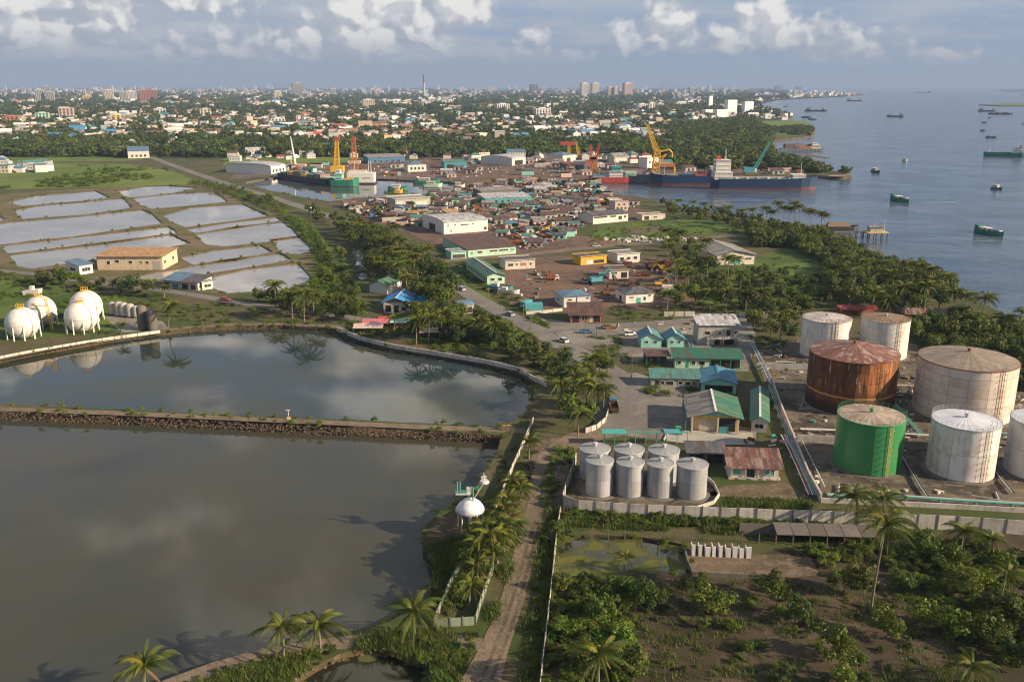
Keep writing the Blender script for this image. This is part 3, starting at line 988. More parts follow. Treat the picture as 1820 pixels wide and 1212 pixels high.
def leafcloud(name, mat, rx, rz, clumps, leaves, size, seed, cz=None, drop=0.35, mats=None, clump_r=0.42):
    """crown of leaf-sized faces gathered in clumps through an ellipsoid"""
    r = random.Random(seed)
    m = MB()
    cz = rz if cz is None else cz
    for c in range(clumps):
        while True:
            d = Vector((r.uniform(-1, 1), r.uniform(-1, 1), r.uniform(-.75, 1)))
            if .25 < d.length < 1:
                break
        cc = Vector((d.x * rx * .8, d.y * rx * .8, cz + d.z * rz * .8))
        cr = rx * clump_r * r.uniform(.65, 1.15)
        for _ in range(leaves):
            e = Vector((r.gauss(0, 1), r.gauss(0, 1), r.gauss(0, .9)))
            e.normalize()
            k = r.uniform(.45, 1.0) ** .6
            p = cc + Vector((e.x * cr * k, e.y * cr * k, e.z * cr * .8 * k))
            nrm = (e + Vector((r.uniform(-.7, .7), r.uniform(-.7, .7), r.uniform(-.2, .9)))).normalized()
            u = nrm.orthogonal().normalized()
            u = (Matrix.Rotation(r.uniform(0, 6.28), 3, nrm) @ u)
            w = nrm.cross(u)
            s = size * r.uniform(.6, 1.35)
            t = s * r.uniform(.4, .65)
            b = len(m.v)
            m.v += [tuple(p - u * s * .5), tuple(p + w * t * .5 - nrm * s * .06), tuple(p + u * s * .5 - nrm * s * drop * .5), tuple(p - w * t * .5 - nrm * s * .06)]
            m.face((b, b + 1, b + 2, b + 3))
    return m.mesh(name, mat)


def trunkmesh(name, h, r0, seed, limbs=4, mat=None, lean=0.0):
    r = random.Random(seed)
    m = MB()
    m.smooth = True
    top = Vector((lean * h, r.uniform(-.05, .05) * h, h))
    mid = Vector((lean * h * .3, 0, h * .5))
    m.tube((0, 0, -.3), mid, r0, r0 * .8, 7)
    m.tube(mid, top, r0 * .8, r0 * .45, 7)
    for i in range(limbs):
        a = i * 2.4 + r.uniform(-.4, .4)
        s = mid.lerp(top, r.uniform(.2, .9))
        e = s + Vector((math.cos(a) * h * .38, math.sin(a) * h * .38, h * r.uniform(.25, .5)))
        m.tube(s, e, r0 * .4, r0 * .14, 5)
    return m.mesh(name, mat or BARKD)


CROWN = [leafcloud('tree_crown', L_TREE if i % 3 else L_DARKT, 1.0, .85, 15 + i, 55, .20, 100 + i) for i in range(6)]
FARCROWN = [leafcloud('far_tree_crown', L_TREE if i % 2 else L_DARKT, 1.0, .72, 9, 22, .36, 200 + i) for i in range(6)]
BUSH = [leafcloud('bush_foliage', L_BUSH, 1.0, .75, 13, 44, .20, 300 + i, cz=.7) for i in range(5)]
NEARBUSH = [leafcloud('bush_foliage', (L_BUSH, L_TREE, L_DARKT)[i % 3], 1.0, .85, 22, 70, .135, 340 + i, cz=.85, clump_r=.34) for i in range(5)]
TRUNK = [trunkmesh('tree_trunk', 1.0, .05, 400 + i) for i in range(4)]


def frondmesh(name, L, arch, seed, mat, n=20, wid=.78, droop=1.0):
    """one feather leaf: arched midrib along +x with hanging leaflets"""
    r = random.Random(seed)
    m = MB()
    pts = []
    ang = arch
    p = Vector((0, 0, 0))
    step = L / n
    for i in range(n + 1):
        pts.append(p.copy())
        t = i / n
        a = ang - (arch + 1.2) * t ** 1.3
        p = p + Vector((math.cos(a) * step, 0, math.sin(a) * step))
    for i in range(n):
        w0 = .045 * (1 - i / n) + .012
        m.tube(pts[i], pts[i + 1], w0, w0 * .9, 3, False)
    for i in range(2, n + 1):
        t = i / n
        ln = wid * (math.sin(math.pi * min(1, .18 + t * .86)) ** .6) * r.uniform(.85, 1.1)
        d = (pts[i] - pts[i - 1]).normalized()
        for s in (-1, 1):
            for q_ in (0, .45):
                b0 = pts[i - 1].lerp(pts[i], q_)
                dirv = (d * .5 + Vector((0, s, 0)) * .50 + Vector((0, 0, -droop * (.45 + .7 * t)))).normalized()
                dr2 = (dirv + Vector((0, 0, -droop * .8))).normalized()
                k = ln * r.uniform(.85, 1.1)
                hw = .036
                a0 = b0 - d * hw
                a1 = b0 + d * hw
                mid = b0 + dirv * k * .55
                tip = mid + dr2 * k * .5
                b = len(m.v)
                m.v += [tuple(a0), tuple(a1), tuple(mid + d * hw * .9), tuple(mid - d * hw * .9), tuple(tip)]
                m.face((b, b + 1, b + 2, b + 3))
                m.face((b + 3, b + 2, b + 4))
    return m.mesh(name, mat)


FROND = [frondmesh('palm_frond', 5.2, .98, 1, L_PALM), frondmesh('palm_frond', 5.2, .60, 2, L_PALM), frondmesh('palm_frond', 4.9, .22, 3, L_PALM, droop=.9), frondmesh('palm_frond', 4.3, -.30, 4, L_PALM, droop=1.0),
         frondmesh('palm_frond', 4.0, 1.30, 5, L_PALMY, droop=.4), frondmesh('palm_frond', 3.6, -.75, 6, L_DEAD, droop=1.0)]


def join_fronds(name, seed, n=20, light=False):
    """whole crown in one mesh, for palms too far off to tell the fronds apart"""
    r = random.Random(seed)
    m = MB()
    mats = [L_PALM, L_PALMY, L_DEAD]
    for k, (fi, a, til) in enumerate(frond_plan(r, n)):
        me = FROND[fi]
        M_ = Matrix.Rotation(a, 3, 'Z')
        b = len(m.v)
        m.v += [tuple(M_ @ v.co) for v in me.vertices]
        m.cur = 1 if fi == 4 else 2 if fi == 5 else 0
        for f in me.polygons:
            if light and len(f.vertices) == 4 and f.index % 2 and f.index > 60:
                continue
            m.face([b + i for i in f.vertices])
    return m.mesh(name, mats)


def frond_plan(r, n):
    out = []
    for k in range(n):
        t = k / n
        fi = 4 if t < .16 else 0 if t < .38 else 1 if t < .62 else 2 if t < .82 else 3 if t < .94 else 5
        out.append((fi, k * 2.399 + r.uniform(-.25, .25), 0))
    return out


PALMCROWN = [join_fronds('palm_crown', 500 + i, 27 + i) for i in range(4)]


def palm_trunk(h, lean, az_, seed):
    r = random.Random(seed)
    m = MB()
    m.smooth = True
    n = 7
    pts = []
    for i in range(n + 1):
        t = i / n
        o = lean * h * t ** 1.6
        pts.append(Vector((math.cos(az_) * o, math.sin(az_) * o, h * t - (.3 if i == 0 else 0))))
    for i in range(n):
        m.tube(pts[i], pts[i + 1], .20 - .07 * i / n + (.08 if i == 0 else 0), .20 - .07 * (i + 1) / n, 7, i == n - 1)
    return m.mesh('palm_trunk', BARK), pts[-1]


def coconut_palm(p, h, label=None, scale=1.0, lean=.05, laz=0.0, seed=0, fronds=True, group=None, marks=None, phrase=None, nuts=False):
    """palm > trunk, fronds (near) or trunk, crown (farther)"""
    r = random.Random(seed * 7 + 3)
    t = thing('coconut_palm', label, 'palm tree', p, 0, group)
    tm, top = palm_trunk(h, lean, laz, seed)
    meshobj('trunk', tm, t)
    sag = r.uniform(-.08, .16)
    if fronds:
        for fi, a, _ in frond_plan(r, 30):
            if r.random() < .12:
                continue
            o = meshobj('frond', FROND[fi], t, top, a, (scale * r.uniform(.88, 1.1),) * 3)
            o.rotation_euler = (r.uniform(-.15, .15), r.uniform(-.15, .25) + sag, a)
        if nuts:
            m = MB()
            for k in range(9):
                a = k * 2.2
                m.blob((math.cos(a) * .3, math.sin(a) * .3, -.25 - .1 * (k % 3)), .17, k, 1, .1)
            m.build('coconut_bunch', ORGP, t, top)
    else:
        o = meshobj('crown', PALMCROWN[seed % 4], t, top, r.uniform(0, 6.28), (scale,) * 3)
    if phrase:
        later(t, phrase, marks)
    return t


def leafy_tree(p, h, r_, phrase, marks=None, seed=0, group=None, label=None, far=False, name='leafy_tree'):
    t = thing(name, label, 'tree', p, 0, group)
    rr = random.Random(seed)
    th = h * .55
    meshobj('trunk', TRUNK[seed % 4], t, (0, 0, 0), rr.uniform(0, 6), (th, th, th))
    c = meshobj('crown', (FARCROWN if far else CROWN)[seed % 6], t, (0, 0, h - r_ * 1.55), rr.uniform(0, 6), (r_ * rr.uniform(.9, 1.12), r_ * rr.uniform(.9, 1.12), r_ * rr.uniform(.9, 1.15)))
    if phrase:
        later(t, phrase, marks)
    return t


def bush(p, r_, phrase, marks=None, seed=0, group=None, label=None, near=False, tall=1.0):
    rr = random.Random(seed)
    o = meshobj('bush', (NEARBUSH if near else BUSH)[seed % 5], None, p, rr.uniform(0, 6), (r_, r_ * rr.uniform(.85, 1.1), r_ * tall))
    tag(o, label, 'bush', group)
    if phrase:
        later(o, phrase, marks)
    return o


# ------------------------------------------------------------------ masses that nobody could count (geometry nodes, kind stuff)
HIDDEN = bpy.data.collections.new('source_shapes')


def source(name, meshes):
    c = bpy.data.collections.new(name)
    for i, me in enumerate(meshes):
        o = bpy.data.objects.new(f'{name}_{i:02d}', me)
        c.objects.link(o)
    return c


def mass(name, pts, coll, scales, kind='stuff', rots=None, zs=None, label=None, cat=None):
    """many copies of the shapes of a collection on points: one object"""
    me = bpy.data.meshes.new(name)
    me.from_pydata([tuple(p) for p in pts], [], [])
    at = me.attributes.new('size', 'FLOAT_VECTOR', 'POINT')
    at.data.foreach_set('vector', [c for s in scales for c in (s if hasattr(s, '__len__') else (s, s, s))])
    ar = me.attributes.new('turn', 'FLOAT', 'POINT')
    ar.data.foreach_set('value', rots or [R.uniform(0, 6.28) for _ in pts])
    o = bpy.data.objects.new(name, me)
    COL.objects.link(o)
    ng = bpy.data.node_groups.new(name + '_nodes', 'GeometryNodeTree')
    ng.interface.new_socket('Geometry', in_out='INPUT', socket_type='NodeSocketGeometry')
    ng.interface.new_socket('Geometry', in_out='OUTPUT', socket_type='NodeSocketGeometry')
    N = ng.nodes
    gi, go = N.new('NodeGroupInput'), N.new('NodeGroupOutput')
    ip = N.new('GeometryNodeInstanceOnPoints')
    ci = N.new('GeometryNodeCollectionInfo')
    ci.inputs['Collection'].default_value = coll
    ci.inputs['Separate Children'].default_value = True
    ci.inputs['Reset Children'].default_value = True
    ip.inputs['Pick Instance'].default_value = True
    na = N.new('GeometryNodeInputNamedAttribute')
    na.data_type = 'FLOAT_VECTOR'
    na.inputs['Name'].default_value = 'size'
    nr = N.new('GeometryNodeInputNamedAttribute')
    nr.data_type = 'FLOAT'
    nr.inputs['Name'].default_value = 'turn'
    cx = N.new('ShaderNodeCombineXYZ')
    er = N.new('FunctionNodeEulerToRotation')
    ri = N.new('FunctionNodeRandomValue')
    ri.data_type = 'INT'
    ri.inputs['Min'].default_value = 0
    ri.inputs['Max'].default_value = max(0, len(coll.objects) - 1)
    L = ng.links.new
    # integer sockets of the random node
    L(gi.outputs[0], ip.inputs['Points'])
    L(ci.outputs[0], ip.inputs['Instance'])
    for s in ri.inputs:
        if s.name == 'Min' and s.type == 'INT':
            s.default_value = 0
        if s.name == 'Max' and s.type == 'INT':
            s.default_value = max(0, len(coll.objects) - 1)
    L([s for s in ri.outputs if s.type == 'INT'][0], ip.inputs['Instance Index'])
    L([s for s in na.outputs if s.enabled][0], ip.inputs['Scale'])
    L([s for s in nr.outputs if s.enabled][0], cx.inputs[2])
    L(cx.outputs[0], er.inputs[0])
    L(er.outputs[0], ip.inputs['Rotation'])
    L(ip.outputs[0], go.inputs[0])
    md = o.modifiers.new('scatter', 'NODES')
    md.node_group = ng
    return tag(o, label, cat, kind=kind)


FAR_TREES = source('far_tree', FARCROWN)
MID_TREES = source('mid_tree', CROWN)
BUSHES = source('bush_shape', BUSH)
NEARBUSHES = source('near_bush_shape', NEARBUSH)


def tuft(name, seed, n=26, h=.6, spread=.5, mat=None):
    r = random.Random(seed)
    m = MB()
    for _ in range(n):
        x, y = r.gauss(0, spread * .5), r.gauss(0, spread * .5)
        a = r.uniform(0, 6.28)
        k = h * r.uniform(.5, 1.2)
        w = .05
        dx_, dy_ = math.cos(a), math.sin(a)
        b = len(m.v)
        m.v += [(x - dy_ * w, y + dx_ * w, 0), (x + dy_ * w, y - dx_ * w, 0), (x + dx_ * k * .45, y + dy_ * k * .45, k)]
        m.face((b, b + 1, b + 2))
    return m.mesh(name, mat or L_GRASS)


TUFTS = source('grass_tuft', [tuft('tuft', 600 + i, 30, .55 + .1 * i, .9) for i in range(4)])
STONES = source('stone', [MB().blob((0, 0, 0), 1.0, i, 1, .5, .7).mesh('stone', STONE) for i in range(5)])
# ------------------------------------------------------------------ buildings
def opening(parent, face, W, D, x0, x1, z0, z1, kind, mat=None, frame=None):
    """window, door or open bay set a few cm proud of / into the wall"""
    def pt(u, v, o):
        if face == 'f':
            return (-W / 2 + u, -D / 2 - o, v)
        if face == 'b':
            return (W / 2 - u, D / 2 + o, v)
        if face == 'r':
            return (W / 2 + o, -D / 2 + u, v)
        return (-W / 2 - o, D / 2 - u, v)

    def slab(m, u0, u1, v0, v1, o0, o1):
        m.hull([pt(u0, v0, o0), pt(u1, v0, o0), pt(u1, v1, o0), pt(u0, v1, o0)], [pt(u0, v0, o1), pt(u1, v0, o1), pt(u1, v1, o1), pt(u0, v1, o1)])
    m = MB()
    if kind == 'window':
        t = .09
        slab(m, x0 - t, x1 + t, z0 - t, z0, -.05, .10)
        slab(m, x0 - t, x1 + t, z1, z1 + t, -.05, .14)
        slab(m, x0 - t, x0, z0, z1, -.05, .08)
        slab(m, x1, x1 + t, z0, z1, -.05, .08)
        k = max(1, int((x1 - x0) / 1.0))
        for i in range(1, k):
            xx = x0 + (x1 - x0) * i / k
            slab(m, xx - .03, xx + .03, z0, z1, -.02, .06)
        w = m.build('window', frame or WHITE, parent)
        m = MB()
        slab(m, x0, x1, z0, z1, -.05, .025)
        m.build('pane', mat or GLASS, w)
        return w
    if kind == 'door':
        slab(m, x0, x1, z0, z1, -.05, .06)
        return m.build('door', mat or WOOD, parent)
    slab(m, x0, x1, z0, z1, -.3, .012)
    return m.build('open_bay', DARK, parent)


def bld(name, label, A, B, depth=None, h=3.0, roof='gable_x', rh=1.2, wall=OFFW, rmat=R_GREY, rmat2=None, back=None, over=.5, ops=(), cat='building', group=None, zb=0.0, gable=None, cap=None, base=None, phrase=None, frame=None, glass=None):
    a, b = P(*A), P(*B)
    u = (b - a)
    W_ = u.length
    u.normalize()
    v = Vector((-u.y, u.x, 0))
    if back is not None:
        depth = abs((P(*back) - a).dot(v))
    D_ = depth
    c = (a + b) / 2 + v * D_ / 2
    t = thing(name, label, cat, (c.x, c.y, zb), math.atan2(u.y, u.x), group)
    w2, d2 = W_ / 2, D_ / 2
    m = MB()
    m.prism([(-w2, -d2), (w2, -d2), (w2, d2), (-w2, d2)], -.3, h)
    if roof == 'gable_x':
        for s in (-1, 1):
            m.hull([(s * (w2 - .1), -d2, h), (s * (w2 - .1), d2, h), (s * (w2 - .1), 0, h + rh)], [(s * w2, -d2, h), (s * w2, d2, h), (s * w2, 0, h + rh)])
    if roof == 'gable_y' and gable is None:
        for s in (-1, 1):
            m.hull([(-w2, s * (d2 - .1), h), (w2, s * (d2 - .1), h), (0, s * (d2 - .1), h + rh)], [(-w2, s * d2, h), (w2, s * d2, h), (0, s * d2, h + rh)])
    if roof == 'mono':
        m.hull([(-w2, d2 - .15, h), (w2, d2 - .15, h), (w2, d2 - .15, h + rh), (-w2, d2 - .15, h + rh)], [(-w2, d2, h), (w2, d2, h), (w2, d2, h + rh), (-w2, d2, h + rh)])
        for s in (-1, 1):
            m.hull([(s * (w2 - .1), -d2, h), (s * (w2 - .1), d2, h), (s * (w2 - .1), d2, h + rh)], [(s * w2, -d2, h), (s * w2, d2, h), (s * w2, d2, h + rh)])
    m.build('wall', wall, t)
    if gable is not None and roof == 'gable_y':
        m = MB()
        m.hull([(-w2, -d2 + .1, h), (w2, -d2 + .1, h), (0, -d2 + .1, h + rh)], [(-w2, -d2 - .02, h), (w2, -d2 - .02, h), (0, -d2 - .02, h + rh)])
        m.build('gable', gable, t)
        m = MB()
        m.hull([(-w2, d2 - .1, h), (w2, d2 - .1, h), (0, d2 - .1, h + rh)], [(-w2, d2, h), (w2, d2, h), (0, d2, h + rh)])
        m.build('gable', gable, t)
    th = .13
    o = over

    def slope(p0, p1, p2, p3, mt):
        mm = MB()
        q_ = [Vector(p) for p in (p0, p1, p2, p3)]
        nr = (q_[1] - q_[0]).cross(q_[3] - q_[0]).normalized()
        if nr.z < 0:
            nr = -nr
        mm.hull([p + nr * .02 for p in q_], [p + nr * (th + .02) for p in q_])
        return mm.build('roof', mt, t)
    if roof == 'gable_x':
        dz_ = o * rh / d2
        slope((-w2 - o, -d2 - o, h - dz_), (w2 + o, -d2 - o, h - dz_), (w2 + o, 0, h + rh), (-w2 - o, 0, h + rh), rmat)
        slope((w2 + o, d2 + o, h - dz_), (-w2 - o, d2 + o, h - dz_), (-w2 - o, 0, h + rh), (w2 + o, 0, h + rh), rmat2 or rmat)
        mm = MB()
        mm.box(-w2 - o, w2 + o, -.22, .22, h + rh + th - .02, h + rh + th + .06)
        mm.build('ridge_cap', cap or rmat, t)
    elif roof == 'gable_y':
        dz_ = o * rh / w2
        slope((-w2 - o, -d2 - o, h - dz_), (0, -d2 - o, h + rh), (0, d2 + o, h + rh), (-w2 - o, d2 + o, h - dz_), rmat)
        slope((0, -d2 - o, h + rh), (w2 + o, -d2 - o, h - dz_), (w2 + o, d2 + o, h - dz_), (0, d2 + o, h + rh), rmat2 or rmat)
        mm = MB()
        mm.box(-.25, .25, -d2 - o, d2 + o, h + rh + th - .02, h + rh + th + .06)
        mm.build('ridge_cap', cap or rmat, t)
    elif roof == 'mono':
        k = rh / D_
        slope((-w2 - o, -d2 - o, h - o * k), (w2 + o, -d2 - o, h - o * k), (w2 + o, d2 + o, h + rh + o * k), (-w2 - o, d2 + o, h + rh + o * k), rmat)
    elif roof == 'flat':
        mm = MB()
        mm.box(-w2 - o, w2 + o, -d2 - o, d2 + o, h, h + .2)
        mm.build('roof', rmat, t)
        for (x0, x1, y0, y1) in ((-w2 - o, w2 + o, -d2 - o, -d2 - o + .2), (-w2 - o, w2 + o, d2 + o - .2, d2 + o)):
            mm = MB()
            mm.box(x0, x1, y0, y1, h + .2, h + .2 + rh)
            mm.build('parapet', wall, t)
    elif roof == 'hip':
        k = min(w2, d2)
        r0, r1 = (-(w2 - k), 0), (w2 - k, 0)
        dz_ = o * rh / k
        e = [(-w2 - o, -d2 - o, h - dz_), (w2 + o, -d2 - o, h - dz_), (w2 + o, d2 + o, h - dz_), (-w2 - o, d2 + o, h - dz_)]
        mm = MB()
        if w2 >= d2:
            ra, rb = (-(w2 - k), 0, h + rh), (w2 - k, 0, h + rh)
            mm.poly([e[0], e[1], rb, ra]); mm.poly([e[2], e[3], ra, rb]); mm.poly([e[1], e[2], rb]); mm.poly([e[3], e[0], ra])
        else:
            ra, rb = (0, -(d2 - k), h + rh), (0, d2 - k, h + rh)
            mm.poly([e[0], e[1], ra]); mm.poly([e[1], e[2], rb, ra]); mm.poly([e[2], e[3], rb]); mm.poly([e[3], e[0], ra, rb])
        mm.poly(list(reversed(e)))
        mm.build('roof', rmat, t)
    elif roof == 'barrel':
        mm = MB()
        n = 10
        ring = [(-(d2 + o) * math.cos(math.pi * i / n), h + rh * math.sin(math.pi * i / n) - .1) for i in range(n + 1)]
        for i in range(n):
            (y0, z0), (y1, z1) = ring[i], ring[i + 1]
            mm.poly([(-w2 - .2, y0, z0), (w2 + .2, y0, z0), (w2 + .2, y1, z1), (-w2 - .2, y1, z1)])
        mm.build('roof', rmat, t)
        mm = MB()
        for s in (-1, 1):
            mm = MB()
            mm.poly([(s * w2, y, z) for y, z in ring])
            mm.build('gable', wall, t)
    for (f, x0, x1, z0, z1, kind, *mt) in ops:
        L_ = W_ if f in 'fb' else D_
        opening(t, f, W_, D_, x0 * L_, x1 * L_, z0, z1, kind, mt[0] if mt else glass if kind == 'window' else None, frame)
    if base:
        mm = MB()
        mm.box(-w2 - .4, w2 + .4, -d2 - .4, d2 + .4, -.2, .35)
        mm.build('plinth', CONCW, t)
    if phrase:
        later(t, phrase)
    return t, W_, D_


def wins(face, n, x0, x1, z0, z1, frac=.5, kind='window', mat=None):
    out = []
    for i in range(n):
        a = x0 + (x1 - x0) * (i + .5 - frac / 2) / n
        b = x0 + (x1 - x0) * (i + .5 + frac / 2) / n
        out.append((face, a, b, z0, z1, kind) + ((mat,) if mat else ()))
    return out


# --- the depot beside the tanks
t, W_, D_ = bld('loading_shed', 'gabled loading shed, roof half bare grey and half green, yellow front wall', (1229, 766), (1310, 770), 14, 4.2, 'gable_y', 1.5, YELW, R_GREYY, R_GRNY, over=1.3, gable=TEALW, cap=WHITE,
        ops=[('f', .12, .5, .3, 3.0, 'door', ORGW), ('f', .28, .38, 1.6, 2.6, 'window'), ('f', .56, .95, .1, 3.7, 'bay')])
for x in (-.5, .06, .5):
    MB().box(x * W_ - .2, x * W_ + .2, -D_ / 2 - 1.2, -D_ / 2 - .85, 0, 4.0).build('post', OFFW, t)
MB().box(.60 * W_ - W_ / 2, .80 * W_ - W_ / 2, -D_ / 2 - .8, -D_ / 2 - .05, 0, 1.6).build('counter', TURQ, t)
for i in range(6):
    MB().box(-W_ / 2 - 1.6, -W_ / 2 - 1.4, -D_ / 2 + i * 3.1, -D_ / 2 + i * 3.1 + .2, 0, 3.6).build('side_post', TEALP, t)
bld('narrow_shed', 'narrow green-roofed shed with pale ridge patches next to the loading shed', (1335, 767), (1363, 769.5), 23, 3.0, 'gable_y', 1.0, OFFW, R_GRNY, over=.5, cap=WHITE, ops=[('f', .2, .75, 1.0, 2.1, 'window', DARK)])
bld('long_workshop', 'long low workshop with weathered teal roof and grey wall of dark windows', (1157, 688), (1243, 690), 5.6, 2.7, 'mono', .8, GREYW, R_TEAL, over=.5, ops=[('f', .08, .16, .5, 2.0, 'bay'), ('f', .2, .27, .9, 1.9, 'window', DARK), ('f', .31, .46, .7, 1.9, 'window', DARK), ('f', .56, .65, .9, 1.9, 'window', DARK), ('f', .70, .80, .9, 1.9, 'window', DARK), ('f', .86, .9, .9, 1.9, 'window', DARK)])
bld('blue_roof_shed', 'wide shed with bright turquoise gabled roof joining the long workshop', (1246, 697), (1308, 700), 12, 2.8, 'gable_y', 1.3, TEALW, R_BLUEY, over=.4, cap=TURQ, ops=[('f', .1, .9, .2, 2.2, 'bay')])
t, W_, D_ = bld('green_office', 'long office with dark green roof and pale green front wall', (1199, 654), (1317, 656), 6, 3.3, 'mono', .9, MINTW, R_GRN, over=.8, ops=[('f', .04, .09, 1.2, 2.2, 'window', DARK), ('f', .17, .21, .2, 2.3, 'door', GREENP), ('f', .25, .31, 1.2, 2.2, 'window', DARK), ('f', .36, .45, 1.2, 2.2, 'window', DARK), ('f', .52, .98, .2, 2.7, 'bay')])
for i in range(4):
    MB().box(W_ * (.02 + i * .155), W_ * (.02 + i * .155) + .2, -D_ / 2 - .7, -D_ / 2 - .5, 0, 2.8).build('post', GREENP, t)
t = thing('open_canopy', 'low open canopy with rusty brown roof adjoining the green office', 'canopy', P(1171, 651))
MB().box(-3.9, 3.6, 0, 7.5, 3.0, 3.12).build('roof', R_BRN, t)
MB().box(-3.6, 3.4, 6.9, 7.3, 0, 2.99).build('back_wall', DARKC, t)
for x in (-3.6, 0, 3.4):
    MB().box(x - .08, x + .08, .2, .36, 0, 2.99).build('post', GREENP, t)
for (A, B, lab, dp) in (((1139, 618), (1175, 618), 'larger of the twin teal huts with turquoise gabled roof', 8), ((1186, 618), (1215, 618), 'smaller of the twin teal huts with turquoise gabled roof', 7)):
    bld('teal_hut', lab, A, B, dp, 3.0, 'gable_y', 1.7, TEALW, R_BLUEY, R_TEALY, over=.6, gable=MINTW, cap=WHITE, ops=[('f', .2, .36, 1.5, 2.3, 'window', DARK), ('f', .62, .78, 1.5, 2.3, 'window', DARK)], group='twin teal huts')
t, W_, D_ = bld('two_storey_house', 'two-storey grey house with pale corrugated roof and upstairs balcony', (1240, 613), (1311, 613), 8, 6.6, 'mono', 1.3, GREYW, R_LITE, over=.6,
        ops=[('f', .16, .3, 3.4, 4.6, 'window', DARK), ('f', .42, .5, 3.1, 4.8, 'door', GREYW), ('f', .7, .8, 2.9, 4.9, 'bay'), ('f', .5, .57, 3.4, 4.4, 'window'), ('f', .9, .96, 3.6, 4.5, 'window', DARK), ('f', .22, .40, .1, 2.2, 'door', WHITE), ('f', .42, .55, .1, 2.2, 'bay'), ('f', .62, .9, .1, 2.3, 'bay')])
MB().box(-W_ * .3, W_ * .56, -D_ / 2 - 2.4, -D_ / 2 - .02, 2.45, 2.62).build('balcony', CONCW, t)
for k in range(9):
    x = -W_ * .3 + k * (W_ * .86 - .1) / 8
    MB().box(x, x + .08, -D_ / 2 - 2.38, -D_ / 2 - 2.3, 2.62, 3.4).build('baluster', WHITE, t)
MB().box(-W_ * .3, W_ * .56, -D_ / 2 - 2.39, -D_ / 2 - 2.29, 3.4, 3.48).build('handrail', WHITE, t)
for x in (-.28, .1, .54):
    MB().box(W_ * x - .12, W_ * x + .12, -D_ / 2 - 2.3, -D_ / 2 - 2.06, 0, 2.44).build('post', GREYW, t)
t, W_, D_ = bld('tank_office', 'small house with rusty red-brown corrugated roof beside the seven silver tanks', (1298, 850), (1383, 853), 5.6, 2.9, 'mono', 1.3, OFFW, R_RUST, over=1.0, base=True,
        ops=[('f', .05, .2, 1.0, 2.2, 'window', TEALP), ('f', .33, .5, .4, 2.3, 'window', GLASS), ('f', .56, .66, .35, 2.4, 'door', ORGW), ('f', .72, .9, 1.0, 2.2, 'window', TEALP)])
for x in (-.49, -.2, .05, .3, .48):
    MB().box(W_ * x - .09, W_ * x + .09, -D_ / 2 - .9, -D_ / 2 - .72, .35, 2.6).build('post', PINKW, t)
t, W_, D_ = bld('pump_shelter', 'low dark pump shelter behind the silver tanks', (1222, 822), (1288, 824), 5, 2.4, 'mono', .5, DARKC, R_DARK, over=.5, ops=[('f', .05, .45, .1, 2.1, 'bay'), ('f', .52, .95, .1, 2.1, 'bay')])

# --- houses round the scrap yard and along the road
t, W_, D_ = bld('brick_house', 'open-fronted house with dark brown corrugated roof and brick-red posts on the road junction', (1014, 574), (1068, 574), 9, 3.0, 'mono', 1.9, BRICKW, R_BRN, over=1.0, ops=[('f', .06, .28, .2, 2.5, 'bay'), ('f', .36, .56, .9, 2.3, 'window', GLASS), ('f', .62, .72, .2, 2.4, 'door', OFFW), ('f', .76, .97, .2, 2.5, 'bay')])
bld('white_workshop', 'white boxy workshop with light blue roof in front of the scrap yard', (1002, 547), (1049, 544), 11, 4.2, 'hip', .9, WHITE, R_BLUE, over=.5, ops=[('f', .15, .3, 2.6, 3.2, 'window', DARK), ('f', .46, .5, .1, 3.6, 'bay'), ('l', .3, .5, 1.4, 2.4, 'window', DARK), ('f', .84, .94, 2.9, 3.5, 'window', DARK)])
bld('white_house', 'white house with dark grey hipped roof at the yard edge', (1112, 540), (1161, 537), 11, 3.8, 'hip', 1.7, WHITE, R_DARK, over=.5, ops=[('f', .14, .28, 2.1, 2.6, 'window', DARK), ('f', .38, .54, .1, 2.1, 'door', TEALP), ('f', .64, .72, 1.0, 2.3, 'window'), ('f', .82, .9, 2.4, 3.1, 'window', DARK), ('l', .4, .6, .1, 2.1, 'bay')])
bld('green_hall', 'long hall with green gabled roof running beside the main road', (866, 506), (897, 504), None, 3.6, 'gable_y', 1.3, MINTW, R_GRNY, back=(834, 478), over=.8, cap=WHITE, ops=[('f', .2, .42, 1.6, 2.6, 'window', DARK), ('f', .62, .84, 1.4, 2.6, 'window', GLASS)] + wins('l', 7, .05, .95, 1.3, 2.4, .4))
bld('cream_office', 'long cream office with flat grey-brown roof and dark square windows', (898, 480), (951, 477), 10, 4.0, 'flat', .25, OFFW, R_DARK, over=.3, ops=[('f', .1, .26, 1.6, 2.8, 'window', DARK), ('f', .36, .42, 1.9, 2.7, 'window', DARK), ('f', .5, .7, 1.5, 2.9, 'window', BRICKW), ('f', .83, .88, 1.6, 2.9, 'window', DARK)])
bld('yellow_garage', 'ochre-yellow open garage with dark flat roof on the yard', (1032, 472), (1078, 468), 8, 3.8, 'flat', .2, YELP, R_DARK, over=.3, ops=[('f', .22, .46, .2, 2.2, 'door', WHITE), ('f', .5, .9, .5, 2.0, 'bay')])
bld('flat_white_office', 'flat-roofed white office with three dark windows at the far end of the yard', (1097, 469), (1137, 466), 10, 4.2, 'flat', .25, WHITE, R_GREY, over=.2, ops=wins('f', 3, .05, .95, 1.6, 2.9, .5, 'window', DARK))
bld('site_cabin', 'small cream site cabin with brown flat roof in the middle of the yard', (1083, 496), (1117, 495), 9, 3.8, 'flat', .2, OFFW, R_BRN, over=.5, ops=[('f', .1, .4, 2.2, 3.0, 'window', DARK), ('f', .6, .92, .3, 2.8, 'bay')])
